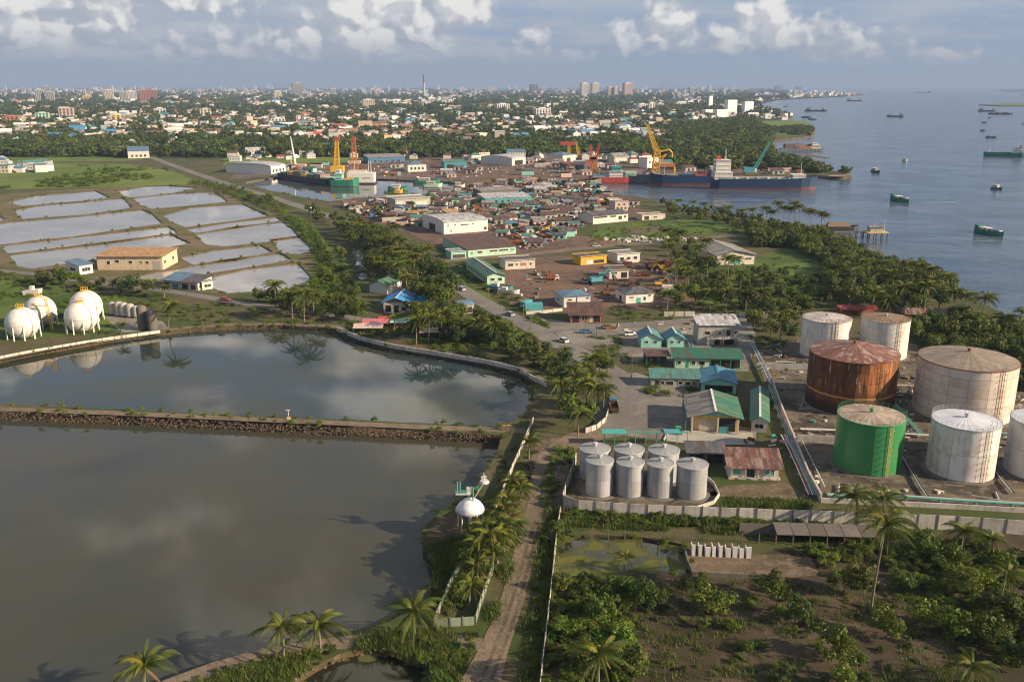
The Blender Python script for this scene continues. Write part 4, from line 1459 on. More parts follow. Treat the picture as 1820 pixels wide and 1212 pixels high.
bld('gabled_depot', 'big beige depot with wide grey-green gabled roof beside the grass field', (1274, 472), (1340, 470), 30, 4.8, 'gable_y', 2.0, OFFW, R_GREYY, R_GREYY, over=1.0, cap=WHITE, ops=[('f', .12, .18, 2.4, 3.2, 'window', DARK), ('f', .24, .3, 2.4, 3.2, 'window', DARK), ('f', .36, .62, .3, 3.2, 'window', TEALP), ('f', .76, .92, 2.4, 3.2, 'window', DARK)])
bld('white_warehouse', 'tall plain white warehouse with pale grey barrel roof', (789, 417), (867, 411), None, 6.8, 'barrel', 1.3, WHITE, R_LITE, back=(776, 402), ops=[('f', .08, .12, 4.6, 5.2, 'window', DARK), ('f', .24, .27, 4.6, 5.2, 'window', DARK), ('f', .38, .56, 4.4, 5.0, 'window', DARK), ('f', .64, .68, 4.6, 5.2, 'window', DARK), ('f', .15, .18, 1.2, 2.0, 'window', DARK), ('f', .91, .97, 1.0, 2.6, 'window', DARK), ('l', .3, .6, .1, 4.0, 'bay')])
bld('brown_roof_works', 'mint-walled works under a huge low dull brown roof', (832, 458), (917, 451), 34, 3.8, 'mono', 1.3, MINTW, R_BRN, over=.6, ops=[('f', .05, .1, 1.3, 2.6, 'window', TEALP), ('f', .2, .29, 1.7, 2.8, 'window', DARK), ('f', .45, .6, 1.9, 2.8, 'window', DARK), ('f', .64, .83, 1.9, 2.8, 'window', DARK), ('f', .88, .96, 1.7, 2.8, 'window', TEALP)])
bld('small_green_shop', 'small green-fronted shop with flat pale roof joined to the brown-roofed works', (802, 461), (829, 459), 8, 3.4, 'flat', .2, TEALW, R_GREY, over=.3, ops=[('f', .1, .9, .3, 2.2, 'window', DARK)])
bld('meeting_hall', 'long white hall with blue-grey roof on the grass near the inlet', (1054, 399), (1116, 393), 16, 5.0, 'gable_x', 1.4, OFFW, R_DARK, over=.8, ops=[('f', .02, .4, 3.4, 4.3, 'bay'), ('f', .48, .64, 3.2, 4.2, 'window', DARK), ('f', .72, .82, 1.4, 3.6, 'bay'), ('f', .88, .94, 2.2, 3.6, 'window', DARK)])
bld('flat_annex', 'flat pale annex beside the long white hall', (1141, 392), (1182, 390), 8, 3.2, 'flat', .25, OFFW, R_GREY, over=.2, ops=[('f', .1, .3, .2, 2.5, 'bay'), ('f', .5, .65, 1.2, 2.2, 'window', DARK)])
bld('orange_house', 'two-storey pale house with orange upper wall and blue roof terrace', (1093, 376), (1116, 375), 10, 6.0, 'flat', .5, PINKW, R_BLUE, over=.2, ops=wins('f', 3, .05, .95, 1.2, 2.8, .5, 'window', DARK) + wins('f', 2, .1, .9, 3.8, 5.0, .4, 'window', DARK))
bld('ochre_warehouse', 'large ochre warehouse with orange roof standing among the fish ponds', (174, 480), (290, 480), 19, 6.2, 'mono', .6, ORGW, R_ORG, over=1.0, ops=[('f', .15, .2, 2.6, 4.2, 'window', DARK), ('f', .28, .34, 3.4, 4.6, 'window', DARK), ('f', .49, .54, 3.0, 4.2, 'window', DARK), ('f', .66, .69, 3.2, 4.0, 'window', DARK), ('f', .75, .79, 2.8, 4.0, 'window', DARK), ('f', .86, .97, .2, 4.2, 'door', GREYW), ('r', .1, .22, 2.6, 3.8, 'window', DARK), ('r', .65, .75, 2.4, 4.0, 'window', DARK)])
bld('blue_roof_cottage', 'small white cottage with slate-blue roof by the ochre warehouse', (142, 489), (166, 485), 11, 4.2, 'mono', .9, WHITE, R_BLUE, over=.7, ops=[('f', .2, .8, 1.3, 2.9, 'window', DARK), ('l', .3, .7, 1.4, 2.6, 'window', DARK)])
t, W_, D_ = bld('canteen', 'long low canteen, roof half blue and half dark grey, beside the service road', (290, 511), (352, 517), 9, 3.2, 'mono', 1.3, GREYW, R_DARK, over=.6, ops=[('f', .05, .2, .2, 2.4, 'bay'), ('f', .25, .45, .2, 2.4, 'window', BLUEP), ('f', .55, .72, .2, 2.4, 'bay'), ('f', .8, .95, .3, 2.3, 'window', DARK), ('r', .1, .6, .9, 2.2, 'window', DARK)])
MB().hull([(-W_ / 2 - .7, -D_ / 2 - .7, 3.26), (-W_ * .02, -D_ / 2 - .7, 3.26), (-W_ * .02, D_ / 2 + .7, 4.75), (-W_ / 2 - .7, D_ / 2 + .7, 4.75)], [(-W_ / 2 - .7, -D_ / 2 - .7, 3.36), (-W_ * .02, -D_ / 2 - .7, 3.36), (-W_ * .02, D_ / 2 + .7, 4.85), (-W_ / 2 - .7, D_ / 2 + .7, 4.85)]).build('blue_roof', R_BLUE, t)
bld('mint_booth', 'tiny mint-green booth at the end of the canteen', (360, 516), (379, 513), 5, 3.2, 'flat', .15, MINTW, R_DARK, over=.3, ops=[('f', .2, .8, 1.0, 2.2, 'window', DARK)])
t, W_, D_ = bld('blue_roof_villa', 'villa with brown gable front and bright blue roof by the pond', (682, 556), (727, 557), 14, 4.0, 'gable_y', 1.7, OFFW, R_BBLUE, R_BBLUE, over=.9, gable=BRICKW, cap=WHITE, ops=[('f', .08, .3, .3, 2.8, 'bay'), ('f', .4, .6, .3, 2.8, 'bay'), ('f', .7, .9, 1.0, 2.4, 'window', DARK)])
MB().box(W_ / 2, W_ / 2 + 4.5, -2, D_ / 2, 0, 3.2).build('side_wing', OFFW, t)
MB().box(W_ / 2 - .2, W_ / 2 + 5, -2.5, D_ / 2 + .4, 3.22, 3.4).build('side_roof', R_BBLUE, t)
bld('green_roof_barn', 'barn with steep dark green roof next to the blue-roofed villa', (657, 520), (688, 523), 12, 3.6, 'gable_y', 1.6, WHITE, R_GRNY, over=.6)
t, W_, D_ = bld('roadside_pavilion', 'small red-brown pavilion with curved blue roof beside the main road', (816, 559), (842, 556), 6, 3.2, 'barrel', 1.2, PINKW, R_BLUE, ops=[('f', .1, .9, .2, 2.4, 'bay')])
t = thing('beach_shelter', 'long rusty red roofed shelter half hidden in palms behind the white tanks', 'shelter', P(1640, 567))
MB().hull([(-8, -3.5, 2.6), (9, -3.5, 2.4), (9, 3.5, 2.4), (-8, 3.5, 2.6)], [(-7, -.3, 4.2), (8, -.3, 4.0), (8, .3, 4.0), (-7, .3, 4.2)]).build('roof', R_RUST, t)
for x in (-7, -2, 3, 8):
    for y in (-3, 3):
        MB().box(x - .1, x + .1, y - .1, y + .1, 0, 2.5).build('post', WOOD, t)
t = thing('red_lean_to', 'low red-roofed lean-to behind the rear white tanks', 'shelter', P(1523, 560))
MB().hull([(-7, -2, 2.3), (7, -2, 2.3), (7, 2, 3.2), (-7, 2, 3.2)], [(-7, -2, 2.42), (7, -2, 2.42), (7, 2, 3.32), (-7, 2, 3.32)]).build('roof', R_RED, t)
MB().box(-6.8, 6.8, 1.6, 1.8, 0, 3.0).build('back_wall', BRICKW, t)
for x in (-6.5, 0, 6.5):
    MB().box(x - .1, x + .1, -1.8, -1.6, 0, 2.3).build('post', WOOD, t)

# --- buildings along the docks
DOCK = [('quay_shed', 'teal-walled quay shed with pale roof at the dock basin', (424, 306), (448, 305), 20, 6, 'mono', 1.5, TEALW, R_TEAL, []),
        ('dock_warehouse', 'wide dock warehouse with pale curved roof and white end wall', (482, 310), (508, 306), 50, 7, 'barrel', 3, WHITE, R_LITE, wins('f', 4, .05, .95, 1.5, 4, .5, 'window', DARK)),
        ('white_boat_shed', 'white barrel-roofed warehouse behind the scrap yard', (910, 295), (934, 292), 40, 7, 'barrel', 3, WHITE, R_LITE, [('f', .2, .8, .2, 5, 'bay')]),
        ('blue_roof_store', 'store with light blue hipped roof by the dock road', (1000, 290), (1023, 288), 24, 8, 'hip', 3, OFFW, R_BLUE, [('f', .3, .6, .2, 5, 'bay')]),
        ('red_roof_shed', 'long shed with red roof alongside the orange cranes', (1012, 303), (1062, 301), 22, 4.5, 'mono', 2, DARKC, R_RED, [('f', .1, .3, .2, 3, 'bay'), ('f', .6, .9, .2, 3, 'bay')]),
        ('white_control_block', 'stepped white control block before the red-roofed shed', (1019, 302), (1040, 302), 8, 6, 'flat', 2.5, WHITE, R_LITE, []),
        ('blue_grey_shed', 'long low shed with blue-grey roof in the middle of the scrap yard', (862, 363), (945, 360), 22, 4, 'mono', 1, TURQ, R_LITE, wins('f', 7, .05, .95, .8, 2.6, .4, 'window', DARK)),
        ('dark_gable_shed', 'dark shed with long pale roof in the scrap yard', (855, 352), (922, 348), 14, 5, 'mono', 1, DARKC, R_GREY, []),
        ('grey_depot', 'grey depot with orange-edged flat roof by the basin', (703, 371), (765, 367), 16, 6, 'flat', .8, GREYW, R_GREY, [('f', .05, .2, .2, 4.5, 'window', WHITE), ('f', .3, .5, .2, 4.5, 'bay'), ('f', .6, .9, .2, 4, 'window', OFFW)]),
        ('long_blue_hall', 'long hall with blue roof and white end on the green marsh', (228, 282), (266, 281), 45, 8, 'gable_x', 4, WHITE, R_BLUE, wins('f', 4, .1, .9, 1.5, 4, .5, 'window', DARK)),
        ('white_roof_shed', 'long shed with grey roof by the red lattice crane', (655, 291), (720, 289), 25, 6, 'mono', 2, BLUEP, R_GREY, wins('f', 5, .1, .9, .5, 3.5, .5, 'window', DARK)),
        ('blue_dock_office', 'blue-roofed office across the basin from the ponds', (725, 306), (758, 305), 18, 7, 'hip', 3, WHITE, R_BLUE, wins('f', 4, .1, .9, 2, 4.5, .5, 'window', DARK)),
        ('quay_shelter', 'teal open shed standing behind the basin quay', (790, 300), (830, 299), 16, 6, 'mono', 1.5, TURQ, R_TEAL, [('f', .1, .9, .2, 4, 'bay')]),
        ('seaman_house', 'white tall house beside the yellow crane', (1150, 300), (1170, 299), 14, 10, 'flat', .8, WHITE, R_GREY, wins('f', 3, .1, .9, 5, 7, .5, 'window', DARK))]
for (nm, lb, A, B, dp, h_, rf, rh_, wl, rm, op) in DOCK:
    bld(nm, lb, A, B, dp, h_, rf, rh_, wl, rm, over=.4, ops=op)
# ------------------------------------------------------------------ ships, boats, cranes
def hull_mesh(L, B, h0, h1, bowf=.16, sternf=.06, sheer=.25, z0=-1.0):
    """ship hull: plan with pointed bow (+x), flare and sheer; returns rings bottom to deck"""
    prof = [(-.5, .72), (-.5 + sternf, .95), (-.2, 1.0), (.2, 1.0), (.5 - bowf, .92), (.5 - bowf * .45, .58), (.5, .04)]

    def ring(k, z, sh):
        top = [(x * L * (1 if x < .4 else 1 + .03 * sh), y * B / 2 * k, z + sh * sheer * max(0, (x - .1)) ** 2 * 8 + sh * sheer * max(0, (-.25 - x)) * 1.2) for x, y in prof]
        return top + [(x, -y, z) for x, y, z in reversed(top)]
    return ring(.80, z0, 0), ring(.94, h0, 0), ring(1.0, h1, 1.0)


def hull(parent, L, B, wl, dk, bottom, side, deckm, bow=.16, sheer=1.0):
    a, b, c = hull_mesh(L, B, wl, dk, bow, .06, sheer)
    m = MB()
    m.hull(a, b, True, False)
    m.build('hull_bottom', bottom, parent)
    m = MB()
    m.hull(b, c, False, False)
    # bulwark
    d = [(x * .985, y * .95, z - .9) for x, y, z in c]
    m.hull(c, d, False, False)
    m.build('hull', side, parent)
    m = MB()
    m.poly([(x * .985, y * .955, z - .85) for x, y, z in c])
    m.build('deck', deckm, parent)


def cabin(parent, x0, x1, y0, y1, z0, z1, mat=WHITE, floors=1, name='deckhouse', roof=True):
    m = MB()
    m.box(x0, x1, y0, y1, z0, z1)
    o = m.build(name, mat, parent)
    fh = (z1 - z0) / floors
    for k in range(floors):
        zz = z0 + k * fh + fh * .5
        mm = MB()
        mm.box(x0 - .04, x1 + .04, y0 + .4, y1 - .4, zz, zz + fh * .16)
        mm.box(x0 + .4, x1 - .4, y0 - .04, y1 + .04, zz, zz + fh * .16)
        mm.build('window_band', DARK, o)
    if roof:
        MB().box(x0 - .4, x1 + .4, y0 - .4, y1 + .4, z1, z1 + .18).build('roof', mat, o)
    return o


def ship(name, label, xl, xr, y, B, wl, dk, bottom, side, fit, flip=False, group=None, yb=None, bow=.16, sheer=1.0, cat='ship'):
    a, b = P(xl, y, Z_SEA), P(xr, yb or y, Z_SEA)
    if y < 300 and yb:                       # far off: hulls lie nearly square to the view, turned a little
        a, b = P(xl, (y + yb) / 2, Z_SEA), P(xr, (y + yb) / 2, Z_SEA)
        b = b + Vector((0, -.35 * (b.x - a.x), 0))
    c = (a + b) / 2
    u = b - a
    L = u.length
    rz = math.atan2(u.y, u.x) + (math.pi if flip else 0)
    t = thing(name, label, cat, c, rz, group)
    hull(t, L, B, wl, dk, bottom, side, DECK, bow, sheer)
    fit(t, L, B, dk)
    return t


def mast(parent, x, y, z0, z1, r=.18, mat=WHITE, arms=True):
    m = MB()
    m.tube((x, y, z0), (x, y, z1), r, r * .5, 6)
    if arms:
        m.tube((x, y - 1.2, z0 + (z1 - z0) * .75), (x, y + 1.2, z0 + (z1 - z0) * .75), r * .5, n=4)
    m.build('mast', mat, parent)


def rails(parent, L, B, z, mat=WHITE, x0=-.45, x1=.3):
    m = MB()
    for s in (-1, 1):
        n = 14
        for k in range(n):
            x = L * (x0 + (x1 - x0) * k / (n - 1))
            m.tube((x, s * B * .47, z), (x, s * B * .47, z + 1.1), .06, n=4)
        m.tube((L * x0, s * B * .47, z + 1.1), (L * x1, s * B * .47, z + 1.1), .06, n=4)
    m.build('rail', mat, parent)


def fit_tanker(t, L, B, dk):
    cabin(t, -L * .49, -L * .32, -B * .45, B * .45, dk - .5, dk + 5, WHITE, 2)
    cabin(t, -L * .48, -L * .34, -B * .40, B * .40, dk + 5.2, dk + 15, WHITE, 3, 'bridge')
    MB().box(-L * .47, -L * .43, -2, 2, dk + 15.2, dk + 18).build('funnel', REDP, t)
    mast(t, -L * .38, 0, dk + 15, dk + 24, .45)
    MB().box(-L * .31, L * .34, -.8, .8, dk + .2, dk + 1.3).build('pipe_deck', STEEL, t)
    for k in range(6):
        MB().box(-L * .28 + k * L * .1, -L * .26 + k * L * .1, -B * .35, B * .35, dk - .3, dk + 1.0).build('hatch', (WHITE, ORGW, STEEL)[k % 3], t)
    cabin(t, L * .26, L * .38, -B * .34, B * .34, dk + .2, dk + 3.2, WHITE, 1, 'forecastle')
    mast(t, L * .35, 0, dk + 3, dk + 14, .25)
    rails(t, L, B, dk - .6, WHITE)


def fit_freighter(t, L, B, dk):
    for k in range(3):
        MB().box(-L * .28 + k * L * .2, -L * .12 + k * L * .2, -B * .36, B * .36, dk - .6, dk + .9).build('hatch', (REDP, NAVY, DECK)[k], t)
    cabin(t, -L * .46, -L * .32, -B * .42, B * .42, dk - .6, dk + 4.5, NAVY, 2)
    cabin(t, -L * .44, -L * .34, -B * .35, B * .35, dk + 4.7, dk + 7.2, WHITE, 1, 'bridge')
    mast(t, L * .30, 0, dk, dk + 8)


def fit_red(t, L, B, dk):
    cabin(t, -L * .1, L * .16, -B * .4, B * .4, dk - .6, dk + 5, WHITE, 2)
    cabin(t, -L * .05, L * .12, -B * .34, B * .34, dk + 5.2, dk + 9, TURQ, 1, 'bridge')
    cabin(t, L * .22, L * .42, -B * .36, B * .36, dk - .4, dk + 4.5, MINTW, 1)
    MB().box(-L * .42, -L * .15, -B * .3, B * .3, dk - .6, dk + 1.6).build('deck_cargo', TURQ, t)
    mast(t, L * .02, 0, dk + 9, dk + 15)
    rails(t, L, B, dk - .6, WHITE)


def fit_green(t, L, B, dk):
    cabin(t, -L * .32, -L * .05, -B * .4, B * .4, dk - .6, dk + 5, TEALW, 2)
    cabin(t, -L * .28, -L * .12, -B * .3, B * .3, dk + 5.2, dk + 8, WHITE, 1, 'bridge')
    MB().box(0, L * .3, -B * .3, B * .3, dk - .6, dk + .8).build('hatch', YELP, t)
    mast(t, L * .15, 0, dk, dk + 9, .2, YELP)


def fit_coaster(t, L, B, dk):
    cabin(t, -L * .44, -L * .22, -B * .42, B * .42, dk - .5, dk + 3.4, WHITE, 2)
    cabin(t, -L * .40, -L * .26, -B * .36, B * .36, dk + 3.6, dk + 6.6, WHITE, 1, 'bridge')
    MB().box(-L * .42, -L * .36, -.8, .8, dk + 6.8, dk + 8.8).build('funnel', ORGP, t)
    for k in range(2):
        MB().box(-L * .16 + k * L * .24, L * .04 + k * L * .24, -B * .36, B * .36, dk - .5, dk + .7).build('hatch', (HULLG, DECK)[k], t)
    mast(t, L * .36, 0, dk, dk + 6.5, .2)
    mast(t, -L * .33, 0, dk + 6.6, dk + 12, .2)


def fit_twin(t, L, B, dk):
    cabin(t, -L * .44, -L * .22, -B * .4, B * .4, dk - .5, dk + B * .75, OFFW, 2)
    cabin(t, L * .28, L * .38, -B * .34, B * .34, dk - .2, dk + B * .7, OFFW, 2, 'forecastle')
    mast(t, -L * .33, 0, dk + 5, dk + B * 1.3, .6, ORGP)
    mast(t, L * .33, 0, dk + 5, dk + B * 1.2, .6, ORGP)
    MB().box(-L * .18, L * .2, -B * .38, B * .38, dk - .5, dk + .6).build('hatch', DECK, t)


def fit_barge_boat(t, L, B, dk):
    cabin(t, -L * .47, -L * .34, -B * .42, B * .42, dk - .5, dk + 2.0, HULLG, 1)
    MB().box(-L * .33, -L * .02, -B * .40, B * .40, dk + 1.1, dk + 1.3).build('awning', WHITE, t)
    for x in (-.32, -.03):
        for s in (-1, 1):
            MB().tube((L * x, s * B * .37, dk - .6), (L * x, s * B * .37, dk + 1.1), .07, n=4).build('awning_post', WHITE, t)
    m = MB()
    for k in range(14):
        m.blob((L * R.uniform(-.25, .32), B * R.uniform(-.28, .28), dk - .5), R.uniform(.5, 1.1), k, 1, .4, .5)
    m.build('cargo', RUSTD, t)
    MB().box(L * .36, L * .40, -B * .25, B * .25, dk, dk + .9).build('bow_rail', WHITE, t)


def fit_small(t, L, B, dk):
    cabin(t, -L * .3, L * .12, -B * .38, B * .38, dk - .5, dk + 1.9, OFFW, 1)


ship('tanker', 'long dark blue tanker with white bridge at its stern, moored at the quay', 1264, 1449, 335.5, 15, 1.6, 8.6, BOOT, NAVY, fit_tanker, sheer=1.6)
ship('freighter', 'blue freighter moored astern of the longer blue tanker', 1155, 1281, 329, 14, 1.8, 8.4, BOOT, NAVY, fit_freighter, flip=True, sheer=1.8)
ship('dark_barge', 'dark navy barge between red workboat and blue freighter', 1115, 1168, 325, 13, .5, 6.5, BOOT, NAVYD, lambda t, L, B, dk: MB().box(-L * .4, L * .4, -B * .3, B * .3, dk - .5, dk + .8).build('hatch', NAVYD, t))
ship('workboat', 'red-hulled supply workboat with turquoise wheelhouse at the quay', 1046, 1136, 325, 12, .4, 5.2, RUSTD, REDP, fit_red, sheer=1.2)


def basin_ship(*a, **k):
    t = ship(*a, **k)
    t.location.z = -1.0
    return t


basin_ship('green_ship', 'small green ship with teal deckhouse in the dock basin', 588, 638, 334, 13, .5, 5.5, BOOT, HULLG, fit_green, sheer=1.4)


def fit_cargo(t, L, B, dk):
    for k in range(7):
        MB().box(-L * .45 + k * L * .13, -L * .34 + k * L * .13, -B * .3, B * .3, dk - .5, dk + 1.5 + (k * 7 % 3)).build('deck_load', (HULLG, YELP, DECK, YELP, HULLG, DECK, MINTW)[k], t)


basin_ship('long_barge', 'long dark barge with yellow deck loads moored in the dock basin', 503, 598, 319, 16, .4, 4.6, HULLK, HULLK, fit_cargo, yb=333, bow=.08)
t = thing('house_barge', 'boxy white accommodation barge in the dock basin', 'barge', P(648, 326, -1))
MB().box(-15, 10, -8, 8, -.5, 1.2).build('pontoon', HULLK, t)
m = MB(); m.box(-14, 9, -6, 7, 1.2, 9)
m.build('house', WHITE, t)
for k in range(2):
    MB().box(-12 + k * 11, -5 + k * 11, -6.06, -5.9, 4.4, 5.6).build('window', GREYW, t)
MB().box(-13, 2, -3, 5, 9, 11).build('top_house', WHITE, t)
for x in (-8, 4, 6):
    mast(t, x, 0, 9, 19, .35, WHITE, False)
for (x0, x1, y, side, lab) in ((690, 725, 342, HULLG, 'green ferry boat by the near basin wharf'), (735, 782, 329, HULLG, 'low green and white boat under the far basin wharf'), (752, 786, 336, MINTW, 'mint-green boat at the end of the basin'),
                               (700, 716, 347, YELP, 'small yellow-masted workboat in the basin'), (806, 826, 338, WHITE, 'white launch at the inner end of the basin')):
    basin_ship('basin_boat', lab, x0, x1, y, 7, .3, 2.6, HULLK, side, fit_small, group='boats in the dock basin', cat='boat')

SEA = [('coaster', 'green-hulled coaster with white bridge out on the river', 1748, 1808, 276, 279, 10, .8, 4.4, HULLK, HULLG, fit_coaster, True),
       ('coaster', 'dark ship with two pale towers beyond the green cape', 1430, 1465, 196.5, 199.5, 10, .6, 4, HULLK, HULLK, fit_twin, False),
       ('coaster', 'dark grey ship lying off the far wooded cape', 1504, 1529, 179, 181.5, 12, .6, 5, HULLK, NAVYD, fit_twin, False),
       ('coaster', 'dark ship with orange masts alone in mid river', 1576, 1602, 207, 209, 8, .5, 3, HULLK, HULLK, fit_twin, True),
       ('coaster', 'far-off pale-towered ship close to the horizon', 1628, 1652, 165.2, 166.4, 20, 1, 6, HULLK, NAVYD, fit_twin, True),
       ('coaster', 'white ship by the far island at the right edge', 1812, 1840, 169, 170, 25, 1, 8, HULLK, WHITE, fit_coaster, True),
       ('coaster', 'orange-decked dark ship moored with a barge near the sand bar', 1738, 1765, 197, 200, 10, .6, 4, BOOT, HULLK, fit_twin, False),
       ('coaster', 'dark barge lying alongside the orange-decked ship', 1756, 1793, 201, 206, 10, .6, 3.5, HULLK, HULLK, fit_cargo, False)]
for (nm, lab, x0, x1, ya, yb_, B, wl, dk, bo, si, fit, fl) in SEA:
    ship(nm, lab, x0, x1, ya, B, wl, dk, bo, si, fit, flip=fl, yb=yb_, group='ships out on the river')
BOATS = [('green open cargo boat with white awning, nearest of the boats on the river', 1735, 1783, 412, 421, HULLG, fit_barge_boat), ('dark green cargo boat with white awning off the jetty', 1586, 1615, 355, 361, HULLG, fit_barge_boat),
         ('small green boat near the right edge', 1762, 1781, 335.5, 337.5, HULLG, fit_small), ('tiny dark boat off the river point', 1550, 1563, 305, 307.5, HULLK, fit_small),
         ('tiny white boat in mid river', 1603, 1611, 286, 287.2, WHITE, fit_small), ('dark launch ahead of the green coaster', 1751, 1762, 244, 246, HULLK, fit_small), ('smaller dark launch trailing behind another launch', 1763, 1770, 244.5, 246, HULLK, fit_small),
         ('dark boat with white wake near the sand bar ships', 1742, 1750, 232, 234, HULLK, fit_small), ('dark tug below the orange-decked ship', 1744, 1753, 217.5, 219.5, HULLK, fit_small), ('tiny launch below the barge', 1756, 1761, 210, 211, HULLK, fit_small),
         ('tiny white boat near the right edge of the river', 1815, 1821, 221, 222, WHITE, fit_small), ('brown barge moored at the old river wharf', 1436, 1450, 212, 214, HULLK, fit_small), ('grey boat beyond the green cape', 1424, 1440, 208.5, 210.5, NAVYD, fit_small), ('grey boat off the silo town shore', 1393, 1400, 189.5, 190.5, NAVYD, fit_small)]
for (lab, x0, x1, ya, yb_, side, fit) in BOATS:
    L_ = (P(x1, yb_) - P(x0, ya)).length if ya > 300 else (x1 - x0) * mpp(P(x0, ya))
    ship('river_boat', lab, x0, x1, ya, max(3.2, L_ * .27), .3, min(3.2, max(1.6, L_ * .12)), HULLK, side, fit, yb=yb_, group='small boats on the river', cat='boat', sheer=.6)

# wakes behind the boats under way
FOAM = watermat('wake_foam', (0.16, 0.19, 0.22), 0.35, 0.5, 0.3)
for (x, y, L_, w_, rz) in ((1622, 362, 46, 5, .25), (1790, 338, 40, 4, .1), (1768, 247, 60, 5, .2), (1752, 234, 60, 6, .0), (1570, 307.5, 40, 4, .3), (1785, 424, 30, 4, -.3)):
    m = MB()
    m.poly([(0, -.6, 0), (L_, -w_, 0), (L_ * .8, 0, 0), (L_, w_, 0), (0, .6, 0)])
    o = m.build('wake', FOAM, None, P(x, y, Z_SEA + .03), rz)
    tag(o, kind='structure')

# old wharf with a moored dredger beyond the yard
t = thing('river_wharf', 'brown timber wharf with sheds built out over the river', 'wharf', P(1415, 268, Z_SEA))
m = MB()
m.box(-22, 34, -8, 6, 2.2, 3.0)
m.build('deck', WOOD, t)
for k in range(16):
    for y in (-7, 0, 5):
        MB().tube((-21 + k * 3.6, y, -2), (-21 + k * 3.6, y, 2.2), .3, n=5).build('pile', WOOD, t)
MB().box(-16, -2, -4, 5, 3, 9).build('shed', DARKC, t)
MB().box(0, 18, -6, -1, 3, 6).build('red_shed', BRICKW, t)
MB().hull([(-2, -2, 6), (24, -2, 6), (24, 5, 6), (-2, 5, 6)], [(0, 0, 10), (22, 0, 8), (22, 3, 8), (0, 3, 10)]).build('roof', R_DARK, t)
cabin(t, 18, 30, -6, 4, 3, 7, OFFW, 1)
cabin(t, 20, 27, -4, 3, 7.2, 10, WHITE, 1)
mast(t, 30, 0, 3, 13, .4, YELP)
t = thing('wharf_boom', 'slanting sandy timber boom floating off the wharf', 'boom', P(1432, 276, Z_SEA))
MB().hull([(0, 0, -.3), (9, 0, -.3), (14, -46, -.3), (10, -46, -.3)], [(0, 0, .4), (9, 0, .4), (14, -46, .4), (10, -46, .4)]).build('boom_deck', WOOD, t)
# jetty
t = thing('jetty', 'timber jetty running out to a roofed pile platform', 'jetty', P(1555, 424, Z_SEA))
o_ = t.location
a = P(1420, 415)
m = MB()
d = a - o_
ang = math.atan2(d.y, d.x)
L_ = math.hypot(d.x, d.y)
u = Vector((math.cos(ang), math.sin(ang), 0))
s = Vector((-u.y, u.x, 0))
for k in range(24):
    p0 = u * (4 + (L_ - 4) * k / 24)
    p1 = u * (4 + (L_ - 4) * (k + 1) / 24 - .08)
    MB().hull([tuple(p0 - s * 1.3 + Vector((0, 0, 3.2))), tuple(p1 - s * 1.3 + Vector((0, 0, 3.2))), tuple(p1 + s * 1.3 + Vector((0, 0, 3.2))), tuple(p0 + s * 1.3 + Vector((0, 0, 3.2)))],
              [tuple(p0 - s * 1.3 + Vector((0, 0, 3.5))), tuple(p1 - s * 1.3 + Vector((0, 0, 3.5))), tuple(p1 + s * 1.3 + Vector((0, 0, 3.5))), tuple(p0 + s * 1.3 + Vector((0, 0, 3.5)))]).build('deck_section', WOOD, t)
    if k % 2 == 0:
        for q_ in (-1.1, 1.1):
            p = p0 + s * q_
            MB().tube((p.x, p.y, -1.5), (p.x, p.y, 3.2), .2, n=5).build('pile', WOOD, t)
MB().box(-6, 6, -4, 4, 3.4, 4.0).build('platform', YELW, t)
for x in (-5.4, -2, 2, 5.4):
    for y in (-3.4, 3.4):
        MB().tube((x, y, -2), (x, y, 3.4), .32, n=6).build('pile', DARKC, t)
MB().box(-4, 3, -2.4, 2.6, 4.0, 6.6).build('hut', GREYW, t)
MB().box(-4.6, 3.6, -3, 3.2, 6.6, 6.8).build('hut_roof', R_GREY, t)
mast(t, 4.6, 0, 4, 11, .14, WHITE, False)
mast(t, -1, 0, 6.8, 9, .12, WHITE, False)
t = thing('moored_launch', 'dark thatched launch moored behind the jetty', 'boat', P(1492, 408, Z_SEA))
hull(t, 22, 6, .3, 2.0, HULLK, HULLK, DECK, .15, .5)
MB().hull([(-8, -2.6, 2), (6, -2.6, 2), (6, 2.6, 2), (-8, 2.6, 2)], [(-7, -.6, 4.6), (5, -.6, 4.2), (5, .6, 4.2), (-7, .6, 4.6)]).build('roof', WOOD, t)


# ------------------------------------------------------------------ cranes
def lattice(parent, p0, p1, w0, w1, mat, n=9, name='boom', r=.28):
    """four chords with zig-zag bracing"""
    p0, p1 = Vector(p0), Vector(p1)
    d = (p1 - p0).normalized()
    u = d.cross(Vector((0, 1, 0)))
    u = (u if u.length > .1 else d.cross(Vector((1, 0, 0)))).normalized()
    v = d.cross(u)
    m = MB()

    def c(k, i):
        t_ = k / n
        w = w0 + (w1 - w0) * t_
        return p0.lerp(p1, t_) + u * w / 2 * (1 if i in (0, 1) else -1) + v * w / 2 * (1 if i in (0, 3) else -1)
    for i in range(4):
        m.tube(c(0, i), c(n, i), r, r * .8, 4)
    for k in range(n):
        for i in range(4):
            j = (i + 1) % 4
            m.tube(c(k, i), c(k + 1, j), r * .55, n=3, cap=False)
            m.tube(c(k, i), c(k, j), r * .55, n=3, cap=False)
    m.build(name, mat, parent)


